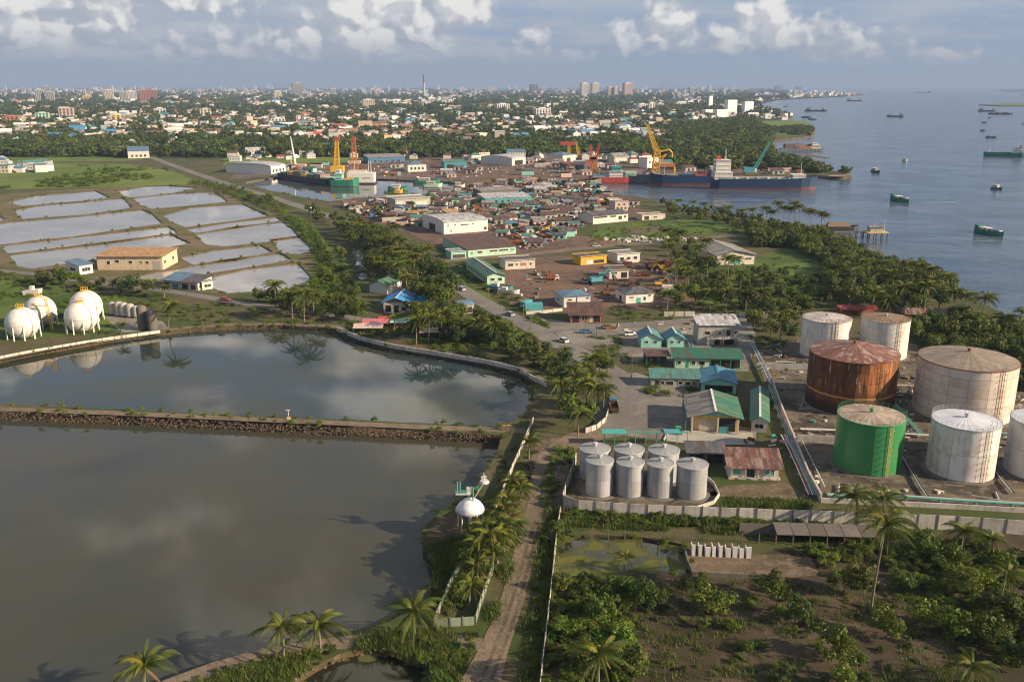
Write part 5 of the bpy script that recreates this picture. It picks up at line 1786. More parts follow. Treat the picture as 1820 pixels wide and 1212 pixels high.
b = P(604, 322)
h_ = height_at(b, 240)
t = thing('yellow_lattice_crane', 'tall upright yellow lattice crane with red head on the dock basin', 'crane', b)
lattice(t, (-2.5, 0, 0), (-.8, 0, h_ * .93), 5.5, 2.0, YELP, 12, 'tower', .42)
MB().box(-7, 4, -4, 4, 8, 13).build('machine_house', YELP, t)
MB().box(-2.6, 1.6, -1.4, 1.4, h_ * .88, h_ * .96).build('head', REDP, t)
m = MB()
m.path([(0, 0, h_ * .95), (.5, 0, h_), (3, 0, h_ + 1), (5, 0, h_ - 1.5)], .5, 5)
m.build('jib_tip', WHITE, t)
b = P(632, 316)
h_ = height_at(b, 244)
t = thing('orange_lattice_crane', 'orange lattice crane tower right of the yellow one at the basin', 'crane', b)
lattice(t, (0, 0, 0), (-.5, 0, h_ * .95), 6.0, 2.2, ORGP, 12, 'tower', .42)
MB().box(-6, 5, -3, 3, h_ * .36, h_ * .42).build('platform', PINKW, t)
MB().box(-1.8, 1.4, -1.4, 1.4, h_ * .9, h_).build('head', REDP, t)
b = P(526, 300)
h_ = height_at(b, 243)
t = thing('white_derrick', 'slender white derrick mast on the far basin quay', 'crane', b)
MB().tube((0, 0, 0), (-3.5, 0, h_), 1.5, .5, 8).build('mast', WHITE, t)
MB().tube((-5, 0, 1), (-4.4, 0, h_ * .35), 1.0, .4, 6).build('brace', OFFW, t)
MB().box(-9, 10, -4, 4, 0, 4.5).build('winch_house', PINKW, t)
for x in (-6, 4):
    MB().box(x - 1.6, x + 1.6, -4.1, -3.9, .6, 3.8).build('opening', DARK, t)
for (xb, xt, yb_, yt, lab) in ((1054, 1050, 303, 257, 'left of two rusty orange cranes behind the red-roofed shed'), (1056, 1062, 303, 255, 'rusty orange crane leaning to the sea behind the red-roofed shed')):
    b = P(xb, yb_)
    h_ = height_at(b, yt)
    dx_ = (xt - xb) * mpp(b)
    t = thing('orange_crane', lab, 'crane', b, 0, 'rusty orange cranes')
    lattice(t, (0, 0, 0), (dx_ * .3, 0, h_ * .45), 5, 4, ORGP, 5, 'tower', .5)
    lattice(t, (dx_ * .3, 0, h_ * .45), (dx_ * 1.5, 0, h_), 3, 1.2, REDP, 8, 'jib', .4)
    MB().box(-4, 3, -2.5, 2.5, h_ * .40, h_ * .52).build('cab', ORGP, t)
b = P(1030, 283)
t = thing('small_yellow_crane', 'small yellow jib crane behind the blue-roofed store', 'crane', b)
lattice(t, (0, 0, 0), (-4, 0, height_at(b, 253)), 4, 1.2, YELP, 8, 'jib', .45)
b = P(1011, 282)
t = thing('gantry_crane', 'red-topped gantry crane behind the blue-roofed store', 'crane', b)
h_ = height_at(b, 258)
lattice(t, (0, 0, 0), (0, 0, h_), 3, 2.4, YELP, 6, 'tower', .4)
MB().box(-10, 8, -1.5, 1.5, h_, h_ + 3.5).build('boom', REDP, t)
b = P(1164, 312)
h_ = height_at(b, 266)
t = thing('big_yellow_crane', 'big yellow harbour crane with long jib raised over the blue freighter', 'crane', b)
lattice(t, (0, 0, 0), (1.5, 0, h_), 6, 5, YELP, 6, 'tower', .5)
lattice(t, (1.5, 0, h_ * .85), (-9.0, 0, height_at(b, 221)), 4.6, 1.5, YELP, 12, 'jib', .5)
m = MB()
m.path([(2, 0, h_ * .9), (8, 0, height_at(b, 268)), (12, 0, height_at(b, 266)), (15, 0, height_at(b, 272)), (15, 0, height_at(b, 280))], .8, 6)
m.path([(4, 0, h_ * .7), (10, 0, height_at(b, 274)), (2, 0, h_ * .45)], .6, 5)
m.build('back_stay', YELP, t)
for x in (-2, 18):
    MB().box(x - .8, x + .8, -1, 1, 0, 8).build('leg', YELP, t)
MB().box(-2, 18, -2, 2, 8, 11).build('portal', ORGP, t)
b = P(1334, 310)
t = thing('teal_crawler_crane', 'teal crawler crane with lattice jib behind the blue tanker', 'crane', b)
MB().box(-6, 6, -3, 3, 0, 2).build('crawler', DARKC, t)
MB().box(-7, 3, -2.6, 2.6, 2, 6.5).build('cab', TURQ, t)
MB().box(1.5, 5, -2.2, 2.2, 2, 5.5).build('operator_cab', WHITE, t)
lattice(t, (3, 0, 4), (16, 0, height_at(b, 252)), 2.4, 1.0, TEALP, 10, 'jib', .5)
# ------------------------------------------------------------------ storage tanks
def tank(label, xc, w, yb, yt, courses, plates, plate, roofm, core=RUST, cone=.14, ladder=None, rail=None, dots=None, vent=None, cap_n=40, gap=.05, group=None, name='storage_tank', baser=DARKC, lad_az=-1.35, seams=True):
    f = P(xc, yb)
    d = Vector((f.x, f.y, 0)).normalized()
    r = w / 2 * mpp(f)
    for _ in range(3):
        c = f + d * r
        r = w / 2 * mpp(Vector((c.x, c.y, 4)))
    c = f + d * r
    h = height_at(f, yt)
    t = thing(name, label, 'storage tank', (c.x, c.y, 0), 0, group)
    m = MB()
    m.smooth = True
    m.lathe([(r - .03, 0), (r - .03, h)], 64)
    m.build('shell', core, t)
    # shell plates with open seams
    ch = (h - .25) / courses
    th = 2 * math.pi / plates
    sub = max(2, 48 // plates)
    for k in range(courses):
        z0, z1 = .25 + k * ch + gap / 2, .25 + (k + 1) * ch - gap / 2
        m = MB()
        m.smooth = True
        g = gap / r / 2
        ri, ro = r - .02, r + .015
        ring = []
        for i in range(sub + 1):
            a = g + (th - 2 * g) * i / sub
            ring.append((math.cos(a), math.sin(a)))
        b = 0
        m.v = [(x * ro, y * ro, z0) for x, y in ring] + [(x * ro, y * ro, z1) for x, y in ring]
        n = sub + 1
        for i in range(sub):
            m.face((i, i + 1, n + i + 1, n + i))
        me = m.mesh('plate', plate)
        for i in range(plates):
            a = i * th
            mid = a + th / 2
            if math.sin(mid) > .62:
                continue          # far side of the shell, never seen
            meshobj('plate', me, t, (0, 0, 0), a)
    # base ring, roof cone, rim, vent
    m = MB()
    m.lathe([(r + .9, -.2), (r + .9, .12), (r + .02, .2)], 48, close_top=False)
    m.build('base_ring', baser, t)
    m = MB()
    m.smooth = True
    m.lathe([(r + .10, h), (r * .66, h + r * cone * .34), (r * .33, h + r * cone * .68), (.05, h + r * cone)], 48)
    m.build('roof', roofm, t)
    m = MB()
    m.lathe([(r + .02, h - .18), (r + .16, h - .18), (r + .16, h + .02), (r + .02, h + .06)], 48, close_top=False)
    m.build('rim', vent or STEEL, t)
    m = MB()
    m.cyl(0, 0, h + r * cone - .1, h + r * cone + .55, .35, .35, 10)
    m.cyl(0, 0, h + r * cone + .55, h + r * cone + .75, .6, .45, 10)
    m.build('vent', vent or STEEL, t)
    if rail is not None:
        m = MB()
        n = 36
        for i in range(n):
            a, b_ = 2 * math.pi * i / n, 2 * math.pi * (i + 1) / n
            pa = (r * math.cos(a), r * math.sin(a))
            pb = (r * math.cos(b_), r * math.sin(b_))
            m.tube((*pa, h), (*pa, h + 1.0), .035, n=4)
            for z in (.5, 1.0):
                m.tube((*pa, h + z), (*pb, h + z), .03, n=4)
        m.build('handrail', rail, t)
    if ladder is not None:
        m = MB()
        a = lad_az
        e = Vector((math.cos(a), math.sin(a), 0))
        s = Vector((-e.y, e.x, 0))
        for sg in (-1, 1):
            p = e * (r + .28) + s * .32 * sg
            m.tube((p.x, p.y, 0), (p.x, p.y, h + .9), .06, n=4)
        for k in range(int(h / .45)):
            p = e * (r + .28)
            m.tube(p - s * .32 + Vector((0, 0, .3 + k * .45)), p + s * .32 + Vector((0, 0, .3 + k * .45)), .045, n=4)
        for k in range(int(h / 1.4) - 1):
            z = 2.4 + k * 1.4
            pr = [e * (r + .3 + .75 * math.sin(x)) + s * .42 * math.cos(x) + Vector((0, 0, z)) for x in (0, .8, 1.57, 2.34, 3.14)]
            m.path(pr, .035, 4)
        m.build('ladder', ladder, t)
    return t, c, r, h


def roofcone(name, a, b, c3, radial=0.6):
    """sheet-metal cone roof: radial plates streaked with rust"""
    m, n, out = newmat(name)
    o = n.node('ShaderNodeTexCoord').outputs['Object']
    X, Y, Z = n.sep(o)
    ang = n.m('ARCTAN2', Y, X)
    rr = n.m('SQRT', n.m('ADD', n.m('MULTIPLY', X, X), n.m('MULTIPLY', Y, Y)))
    w = n.node('ShaderNodeTexWhiteNoise', noise_dimensions='1D')
    n.put(w.inputs['W'], n.m('FLOOR', n.m('MULTIPLY', ang, 4.6)))
    c = n.mix(n.m('MULTIPLY', w.outputs[0], radial), a, b)
    st = n.noise(n.xyz(n.m('MULTIPLY', n.m('COSINE', ang), 3.6), n.m('MULTIPLY', n.m('SINE', ang), 3.6), n.m('MULTIPLY', rr, .22)), 1.6, 5, .65)
    c = n.mix(n.smooth(st, .48, .62), c, c3)
    c = n.mix(n.m('MULTIPLY', n.smooth(n.noise(o, .35, 4, .6), .45, .65), .6), c, b)
    principled(n, out, c, .7, n.bump(n.m('SINE', n.m('MULTIPLY', ang, 29)), .3, .05))
    return m


RC_RUST = roofcone('rust_cone', (0.19, 0.075, 0.055), (0.12, 0.052, 0.038), (0.36, 0.275, 0.225))
RC_TAN = roofcone('tan_cone', (0.235, 0.185, 0.140), (0.165, 0.130, 0.100), (0.30, 0.25, 0.20), .4)
RC_GREEN = roofcone('tan_rust_cone', (0.36, 0.29, 0.23), (0.22, 0.125, 0.085), (0.42, 0.37, 0.31))
RC_WHITE = roofcone('white_cone', (0.55, 0.57, 0.62), (0.44, 0.46, 0.50), (0.60, 0.61, 0.63), .5)
RC_WRUST = roofcone('white_rust_cone', (0.44, 0.42, 0.40), (0.30, 0.20, 0.165), (0.52, 0.50, 0.48))
RC_BROWN = roofcone('brown_cone', (0.22, 0.145, 0.085), (0.16, 0.105, 0.065), (0.30, 0.22, 0.15))
RC_SILV = roofcone('silver_cone', (0.27, 0.275, 0.28), (0.21, 0.215, 0.22), (0.33, 0.33, 0.33), .6)


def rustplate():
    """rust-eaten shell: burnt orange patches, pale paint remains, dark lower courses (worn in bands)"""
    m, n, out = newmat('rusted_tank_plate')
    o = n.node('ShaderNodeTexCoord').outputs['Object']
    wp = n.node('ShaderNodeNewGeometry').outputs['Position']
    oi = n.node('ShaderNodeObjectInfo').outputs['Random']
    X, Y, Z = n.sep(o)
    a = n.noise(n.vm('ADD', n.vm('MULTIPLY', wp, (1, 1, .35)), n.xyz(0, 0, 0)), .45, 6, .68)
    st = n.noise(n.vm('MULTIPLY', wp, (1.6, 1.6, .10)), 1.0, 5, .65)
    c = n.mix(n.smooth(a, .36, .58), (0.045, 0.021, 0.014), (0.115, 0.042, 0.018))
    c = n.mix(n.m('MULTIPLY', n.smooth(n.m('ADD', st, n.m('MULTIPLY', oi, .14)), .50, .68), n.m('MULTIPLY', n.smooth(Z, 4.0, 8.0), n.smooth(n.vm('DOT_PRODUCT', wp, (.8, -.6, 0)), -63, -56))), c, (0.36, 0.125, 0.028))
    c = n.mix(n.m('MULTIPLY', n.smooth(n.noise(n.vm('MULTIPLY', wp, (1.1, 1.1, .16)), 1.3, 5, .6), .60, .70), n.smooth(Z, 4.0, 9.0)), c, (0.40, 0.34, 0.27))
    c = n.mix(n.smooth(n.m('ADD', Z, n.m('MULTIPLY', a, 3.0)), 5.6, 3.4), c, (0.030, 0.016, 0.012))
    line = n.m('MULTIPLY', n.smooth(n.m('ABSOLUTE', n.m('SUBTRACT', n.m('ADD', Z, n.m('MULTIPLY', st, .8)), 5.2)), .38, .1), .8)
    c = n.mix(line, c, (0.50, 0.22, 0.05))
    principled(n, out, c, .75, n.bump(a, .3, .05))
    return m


TANKR = rustplate()
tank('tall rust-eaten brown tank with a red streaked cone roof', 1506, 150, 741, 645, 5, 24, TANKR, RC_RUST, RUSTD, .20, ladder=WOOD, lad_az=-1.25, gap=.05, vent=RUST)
tank('widest tank, cream plates crossed by rusty seams, brown roof', 1704, 162, 757, 658, 6, 16, TANKC, RC_TAN, RUST, .16, ladder=RUST, lad_az=-1.3, gap=.06, vent=RUST)
tank('bright green tank with green roof railing and tan roof', 1537, 114, 847, 756, 2, 7, TANKG, RC_GREEN, RUST, .10, ladder=YELW, rail=GREENP, lad_az=-1.35, gap=.05, vent=GREENP)
tank('white rust-streaked tank standing right beside the green tank', 1702, 112, 857, 764, 2, 8, TANKW, RC_WHITE, RUST, .10, ladder=ORGW, rail=STEEL, lad_az=-1.30, gap=.055)
tank('white tank cut by the right edge of the picture', 1840, 110, 858, 762, 2, 8, TANKW, RC_WHITE, RUST, .10, rail=STEEL, gap=.055)
tank('rear white tank with grey and rust patched roof, inland one', 1463, 83, 640, 574, 2, 9, TANKW, RC_WRUST, RUST, .08, ladder=RUST, rail=RUST, lad_az=-1.5, gap=.05)
tank('rear white tank with a plain brown roof, seaward one', 1566, 81, 642, 574, 2, 9, TANKW, RC_BROWN, RUST, .08, ladder=RUST, rail=RUST, lad_az=-1.35, gap=.05)
pos_lab = {0: 'leftmost', 1: 'second from the left', 2: 'third from the left', 3: 'rightmost'}
for i, (x, w, yb, yt) in enumerate(((1064, 48, 886, 826), (1118, 47.5, 887, 829), (1171, 46, 888, 831), (1227, 54, 891, 834))):
    tank(f'silver tank in the front row of seven, {pos_lab[i]}', x, w, yb, yt, 2, 8, SILVER, RC_SILV, DARKC, .16, gap=.03, group='seven silver tanks', name='silver_tank')
for i, (x, w, yb, yt) in enumerate(((1056, 53, 858, 806), (1116, 52, 860, 807), (1177, 54, 862, 809))):
    tank(f'silver tank in the back row of seven, {("leftmost", "middle one", "rightmost")[i]}', x, w, yb, yt, 2, 8, SILVER, RC_SILV, DARKC, .16, gap=.03, group='seven silver tanks', name='silver_tank')


# ------------------------------------------------------------------ gas spheres
def gas_sphere(label, x, yc, rpx, yb):
    f = P(x, yb)
    d = Vector((f.x, f.y, 0)).normalized()
    r = rpx * mpp(f)
    c = f + d * (r * .85)
    zc = height_at(c, yc)
    t = thing('gas_sphere', label, 'gas tank', (c.x, c.y, 0), 0, 'white gas spheres')
    m = MB()
    m.smooth = True
    m.lathe([(r * math.cos(a), zc + r * math.sin(a)) for a in [math.pi * (k / 24 - .5) for k in range(1, 24)]] + [(.01, zc + r)], 40)
    m.build('sphere', WHITE, t)
    m = MB()
    m.lathe([(r + .03, zc - .12), (r + .09, zc - .06), (r + .09, zc + .06), (r + .03, zc + .12)], 40, close_top=False)
    m.build('belt', plain('seam_grey', (.5, .49, .47), .7), t)
    for k in range(10):
        a = 2 * math.pi * k / 10 + .2
        MB().tube((r * 1.0 * math.cos(a), r * 1.0 * math.sin(a), -.2), (r * .97 * math.cos(a), r * .97 * math.sin(a), zc + .4), .24, .24, 8).build('leg', WHITE, t)
    m = MB()
    m.cyl(0, 0, zc + r - .15, zc + r + .15, 1.3, 1.3, 14)
    for k in range(8):
        a = math.pi * k / 4
        m.tube((1.25 * math.cos(a), 1.25 * math.sin(a), zc + r + .1), (1.25 * math.cos(a), 1.25 * math.sin(a), zc + r + 1.1), .05, n=4)
        m.tube((1.25 * math.cos(a), 1.25 * math.sin(a), zc + r + 1.1), (1.25 * math.cos(a + .785), 1.25 * math.sin(a + .785), zc + r + 1.1), .05, n=4)
    m.build('top_platform', YELP, t)
    m = MB()
    pts = [Vector((math.cos(-.5) * (r + .25) * math.cos(a), math.sin(-.5) * (r + .25) * math.cos(a), zc + (r + .25) * math.sin(a))) for a in [k * .15 for k in range(0, 10)]]
    m.path(pts, .08, 4)
    m.tube(pts[0], (pts[0].x, pts[0].y, 0), .1, n=4)
    m.build('pipe', WHITE, t)
    m = MB()
    m.cyl(0, 0, 0, zc - r + .2, .5, .4, 8)
    m.build('drain_pipe', STEEL, t)
    return t, c


gas_sphere('white gas sphere nearest the pond, at the left edge', 44, 574, 28.5, 605)
gas_sphere('white gas sphere partly hidden behind the left one, beside the yellow mast', 76, 552, 27, 585)
gas_sphere('white gas sphere nearest the apron, front of its pair', 148, 563, 28, 594)
gas_sphere('white gas sphere behind the one nearest the apron', 157, 543, 27.5, 574)
t = thing('yellow_mast', 'rusty yellow ladder mast leaning against the second gas sphere', 'mast', P(93, 588))
m = MB()
m.tube((-.25, 0, -.2), (-1.3, .3, 11.5), .13, n=5)
m.tube((.45, 0, -.2), (-.7, .3, 11.5), .13, n=5)
for k in range(14):
    f = k / 14
    m.tube((-.25 - 1.05 * f, .3 * f, 11.5 * f), (.45 - 1.15 * f, .3 * f, 11.5 * f), .07, n=4)
m.build('ladder', YELP, t)
MB().box(-6, -.6, .1, .4, 8.6, 8.85).build('arm', YELP, t)
t = thing('pale_shed', 'small white boat-shaped shed left of the gas spheres', 'shed', P(58, 524))
MB().hull([(-3, -1.5, 0), (3, -1.5, 0), (3, 1.5, 0), (-3, 1.5, 0)], [(-3.2, -1.7, 1.8), (3.4, -1.7, 2.4), (3.4, 1.7, 2.4), (-3.2, 1.7, 1.8)]).build('body', WHITE, t)
MB().box(-.6, .8, -.8, .8, 2.1, 3.6).build('cabin', WHITE, t)
# upright pressure vessels beyond the spheres
for i, (x, y, hh, wd) in enumerate(((201, 560, 5.0, 1.3), (213, 562, 5.6, 1.5), (222, 563, 5.4, 1.4), (233, 564, 5.2, 1.5), (243, 565, 4.6, 1.2), (255, 586, 8.6, 1.7), (272, 588, 7.4, 1.6))):
    t = thing('pressure_vessel', None, 'gas tank', P(x, y), 0, 'upright vessels beside the apron')
    m = MB()
    m.smooth = True
    m.lathe([(wd, .6), (wd, hh - 1), (wd * .8, hh - .4), (.1, hh)], 18)
    m.build('body', GREYW if i < 5 else DARKC, t)
    m = MB()
    for k in range(3):
        a = k * 2.09
        m.tube((wd * .8 * math.cos(a), wd * .8 * math.sin(a), -.1), (wd * .8 * math.cos(a), wd * .8 * math.sin(a), .8), .15, n=5)
    m.build('skirt', DARKC, t)
    t['label'] = ('pale upright vessel, ' + ('first', 'second', 'third', 'fourth', 'fifth')[i] + ' counted from the gas spheres') if i < 5 else ('taller dark upright vessel beside the apron' if i == 5 else 'shorter dark upright vessel next to the coconut palm')


# ------------------------------------------------------------------ white vessel on legs with teal pipework at the pond
w = P(836, 940)
t = thing('valve_tower', 'white domed vessel on legs with teal pipes by the pond edge', 'tank', (w.x, w.y, 0))
rw = 25 * mpp(w)
h1 = height_at(w, 905)
h2 = height_at(w, 886)
m = MB()
m.smooth = True
m.lathe([(rw * .3, h1 - .1), (rw * .97, h1), (rw, h1 + .35), (rw * .8, h1 + .2 + (h2 - h1) * .45), (rw * .5, h1 + (h2 - h1) * .85), (.1, h2)], 28)
m.build('dome', plain('chalk_white', (.74, .75, .76), .6, .25), t)
MB().lathe([(rw * .99, h1 - .1), (rw * 1.05, h1 - .1), (rw * 1.05, h1 + .15), (rw * .99, h1 + .15)], 28, close_top=False).build('belt', STEEL, t)
for k in range(5):
    a = k * 2 * math.pi / 5 + .3
    MB().tube((rw * .92 * math.cos(a), rw * .92 * math.sin(a), -.3), (rw * .9 * math.cos(a), rw * .9 * math.sin(a), h1 + .1), .14, n=6).build('leg', WHITE, t)
MB().cyl(0, 0, 0, h1 - .8, .35, .35, 8).build('riser', WHITE, t)
m = MB()
zt = h2
m.tube((.6, -.5, zt - .6), (.6, -.5, zt + 2.6), .14, n=6)
m.path([(.6, -.5, zt + 2.2), (1.5, -.5, zt + 2.7), (1.5, -.5, zt + 1.7)], .1, 5)
m.path([(-.2, -.3, zt - .4), (-.2, -.3, zt + 1.4), (-2.3, -.4, zt + 1.4), (-2.3, -.4, zt + 3.6)], .13, 5)
m.path([(-1.8, -.4, zt + 1.4), (-1.8, -.4, zt + 3.6)], .13, 5)
m.build('teal_pipe', TEALP, t)
MB().box(-2.6, .2, -.9, .7, zt + 1.15, zt + 1.3).build('platform', WHITE, t)
MB().box(-.6, .4, -.5, .4, zt + 1.3, zt + 2.3).build('control_box', WHITE, t)
m = MB()
for k in range(5):
    m.tube((-2.6 + k * .7, -.9, zt + 1.3), (-2.6 + k * .7, -.9, zt + 2.2), .04, n=4)
m.tube((-2.6, -.9, zt + 2.2), (.2, -.9, zt + 2.2), .04, n=4)
m.build('handrail', TEALP, t)
m = MB()
m.tube((.9, -.3, zt + .4), (2.7, 0, zt + 3.4), .08, n=5)
m.cyl(2.7, 0, zt + 3.3, zt + 3.7, .95, .75, 10)
m.tube((2.7, 0, zt + 3.7), (2.6, 0, zt + 5.2), .09, n=5)
m.box(2.1, 3.1, -.25, .25, zt + 4.2, zt + 4.5)
m.build('davit', WHITE, t)
# ------------------------------------------------------------------ walls, fences, pipes
def panel_wall(name, label, line, h, pw, mat=CONCW, postm=DARKC, t_=.12, panels=True, posts=True, cat='wall', zb=0.0, hole=0.0):
    """wall of precast panels between posts along a pixel line"""
    pts = px(line)
    o = thing(name, label, cat, pts[0])
    rr = random.Random(len(line) * 31)
    for a, b in zip(pts, pts[1:]):
        L_ = (b - a).length
        n = max(1, round(L_ / pw))
        u = (b - a) / L_
        rz = math.atan2(u.y, u.x)
        mp = MB()
        mp.box(.10, L_ / n - .10, -t_ / 2, t_ / 2, -.3, h)
        me = mp.mesh('panel', mat)
        mq = MB()
        mq.box(-.11, .11, -.15, .15, -.3, h + .12)
        mpost = mq.mesh('post', postm)
        for k in range(n):
            p = a + u * (L_ * k / n) - pts[0]
            if rr.random() >= hole:
                q_ = meshobj('panel', me, o, (p.x, p.y, rr.uniform(-.05, .03)), rz)
                q_.rotation_euler = (rr.uniform(-.02, .02), 0, rz)
            if posts:
                meshobj('post', mpost, o, (p.x, p.y, 0), rz)
    return o


def curb_wall(name, label, line, h, w, mat=CONCW, cat='wall', z0=-.3, parent=None):
    pts = px(line)
    o = thing(name, label, cat, pts[0]) if label else None
    for a, b in zip(pts, pts[1:]):
        u = (b - a)
        L_ = u.length
        m = MB()
        m.box(-w / 2 + .003, L_ - w / 2, -w / 2, w / 2, z0, h)
        d = a - pts[0]
        m.build('wall_section', mat, o, (d.x, d.y, 0), math.atan2(u.y, u.x))
    return o


panel_wall('panel_wall', 'long grey concrete panel wall in front of the tank farm', [(1000, 903), (1027, 913), (1150, 921), (1280, 926), (1440, 932), (1560, 936), (1700, 942), (1830, 951)], 2.9, 3.7)
panel_wall('corner_wall', 'short concrete wall turning back at the silver tanks corner', [(999, 902), (1006, 872), (1017, 845), (1024, 820)], 2.2, 3.6)
panel_wall('pond_wall', 'leaning whitish panel wall along the dirt track at the pond corner', [(880, 905), (893, 880), (905, 850), (917, 822), (930, 793), (942, 764), (948, 750)], 1.5, 2.6, CONCW)
panel_wall('green_wall', 'mossy low panel wall round the small palm enclosure', [(772, 1112), (790, 1066), (806, 1032), (818, 1012)], 1.5, 2.6, plain('mossy_panel', (.20, .24, .18), .9, .5, (.10, .12, .06)))
panel_wall('green_wall', 'mossy panel wall at the pond corner of the dirt track', [(772, 1114), (800, 1113), (845, 1110), (855, 1075), (866, 1043), (877, 1010)], 1.5, 2.6, MATS['mossy_panel'])
panel_wall('plot_fence', 'thin concrete boundary wall between dirt track and scrubby plot', [(996, 912), (990, 950), (985, 1000), (979, 1060), (972, 1120), (964, 1190), (958, 1250)], 1.5, 3.2, CONCW, DARKC, .10)
panel_wall('shore_wall', 'pale kerb wall along the near pond below the gas spheres', [(-20, 641), (60, 625), (160, 608), (285, 590)], .7, 4, OFFW, OFFW, .5, posts=False)
panel_wall('pond_parapet', 'grey parapet wall curving round the far pond corner', [(598, 586), (640, 603), (700, 618), (780, 631), (860, 644), (920, 658), (972, 688)], 1.0, 4.0, CONCW, CONCW, .3, posts=False)
panel_wall('back_wall', 'low grey boundary wall behind the two-storey house', [(1180, 562), (1235, 562)], 1.8, 3.2, CONCW)
panel_wall('back_wall', 'grey boundary wall right of the two-storey house', [(1312, 563), (1345, 565), (1365, 566)], 1.8, 3.2, CONCW)
panel_wall('yard_wall', 'low white wall in front of the white workshop', [(936, 559), (965, 557), (1000, 553)], 1.2, 4, OFFW, OFFW)
panel_wall('palm_wall', 'curved pale wall round the palm grove by the road', [(1040, 770), (1060, 764), (1076, 750), (1083, 728), (1086, 700)], 1.4, 2.4, CONCW)
curb_wall('track_bund', 'long dark bund wall on the inland side of the tank farm', [(1371, 682), (1390, 735), (1412, 790), (1436, 850), (1459, 893)], 1.8, .35, CONCW)
curb_wall('bund_wall', 'bund wall between the rust-brown tank and the green tank', [(1375, 690), (1440, 692), (1500, 694)], 1.7, .3, GREYW)
curb_wall('bund_wall', 'bund wall behind the green tank running toward the white tank', [(1418, 786), (1490, 789), (1600, 796), (1700, 803), (1780, 809)], 1.9, .3, GREYW)
curb_wall('bund_wall', 'low bund wall between rear white tanks and the rust-brown tank', [(1345, 655), (1430, 657), (1500, 660), (1600, 668)], 1.7, .3, GREYW)
curb_wall('bund_wall', 'bund wall along the front of the tank farm behind the teal pipe', [(1460, 893), (1560, 897), (1700, 904), (1840, 912)], 1.0, .3, CONCW)
curb_wall('pit_kerb', 'rounded low kerb round the seven silver tanks', [(1010, 895), (1022, 899), (1100, 907), (1180, 908), (1240, 905), (1268, 896), (1278, 882), (1268, 862), (1240, 838)], .8, .22, CONCW)
curb_wall('slab_edge', 'dark edge wall of the ruined foundation', [(1217, 982), (1222, 1002), (1231, 1023), (1300, 1027), (1380, 1030)], .9, .3, DARKC)
curb_wall('jetty_kerb', 'pale kerb of the rounded concrete apron', [(1180, 783), (1186, 771), (1230, 768), (1338, 772)], .35, .3, OFFW)


def pipe_run(label, line, r, mat, n=1, gap=.45, z=.7, name='pipeline', sup=6.0, supm=STEEL):
    pts = px(line)
    o = thing(name, label, 'pipeline', pts[0])
    for k in range(n):
        m = MB()
        q_ = []
        for i, p in enumerate(pts):
            d = (pts[min(i + 1, len(pts) - 1)] - pts[max(i - 1, 0)]).normalized()
            s = Vector((-d.y, d.x, 0)) * gap * (k - (n - 1) / 2)
            q_.append(p + s - pts[0] + Vector((0, 0, z)))
        m.path(q_, r, 6)
        m.build('pipe', mat[k % len(mat)] if isinstance(mat, (list, tuple)) else mat, o)
    for a, b in zip(pts, pts[1:]):
        L_ = (b - a).length
        u = (b - a) / L_
        for i in range(max(1, int(L_ / sup))):
            p = a + u * (i + .5) * L_ / max(1, int(L_ / sup)) - pts[0]
            m = MB()
            m.box(-.1, .1, -gap * n / 2 - .1, gap * n / 2 + .1, -.1, z - r)
            m.build('support', supm, o, (p.x, p.y, 0), math.atan2(u.y, u.x))
    return o


pipe_run('teal pipes on supports along the tank farm front', [(1470, 888), (1580, 889), (1700, 897), (1830, 905)], .22, [TEALP, GREYW], 2, .6, 1.1)
pipe_run('teal pipes climbing the inland bund beside the tank office', [(1366, 690), (1382, 735), (1402, 785), (1428, 845), (1450, 888)], .10, [TEALP, STEEL], 2, .45, 1.1)
pipe_run('red and white pipe bundle behind the rusty-roofed house', [(1392, 778), (1404, 800), (1418, 830), (1432, 862), (1442, 885)], .13, [WHITE, REDP, WHITE, STEEL], 4, .4, .8)
pipe_run('white pipes crossing to the bund near the rusty-roofed house', [(1385, 790), (1420, 792)], .12, [WHITE, REDP, WHITE], 3, .5, .9)
pipe_run('long white pipe behind the green tank', [(1422, 768), (1490, 770), (1600, 776), (1660, 780)], .16, [WHITE, STEEL], 2, .5, .9)
pipe_run('slanting grey pipe on trestles between green and white tanks', [(1600, 806), (1615, 832), (1632, 862), (1648, 886)], .16, [STEEL, DARKC], 2, .5, .6)
pipe_run('teal pipe pair running from the rust-brown tank to the white tank', [(1575, 708), (1590, 725), (1612, 750), (1636, 778)], .15, [TEALP, STEEL, TEALP], 3, .45, .9)
pipe_run('grey pipe slanting past the rightmost tank', [(1762, 830), (1780, 855), (1800, 880)], .16, [STEEL, DARKC], 2, .5, .6)
pipe_run('white pipe behind the rust-brown tank', [(1575, 690), (1630, 692), (1640, 694)], .18, WHITE, 1, .5, 1.0)
pipe_run('blue pipe rack running beside the two-storey house', [(1226, 606), (1232, 624), (1240, 644)], .14, [STEEL, BLUEP, STEEL, BLUEP], 4, .55, .5)
pipe_run('grey pipe rack between depot and tank farm', [(1335, 612), (1348, 640), (1362, 668), (1372, 690)], .13, [STEEL, BLUEP, STEEL], 3, .5, 1.2)
pipe_run('thin white pipe on the tank farm floor', [(1425, 785), (1440, 815), (1466, 868)], .09, [WHITE], 1, .5, .4)
pipe_run('teal pipe between white tank and right edge tank', [(1765, 780), (1790, 782), (1830, 786)], .2, [TEALP, STEEL], 2, .6, 1.6)
t = thing('teal_gantry', 'teal loading gantry beside the silver tanks', 'gantry', P(1150, 790))
for k in range(9):
    MB().box(-10 + k * 2.4, -9.85 + k * 2.4, -.1, .1, 0, 3.0).build('post', TEALP, t)
MB().box(-10, 9.4, -.2, .2, 3.0, 3.2).build('beam', TEALP, t)
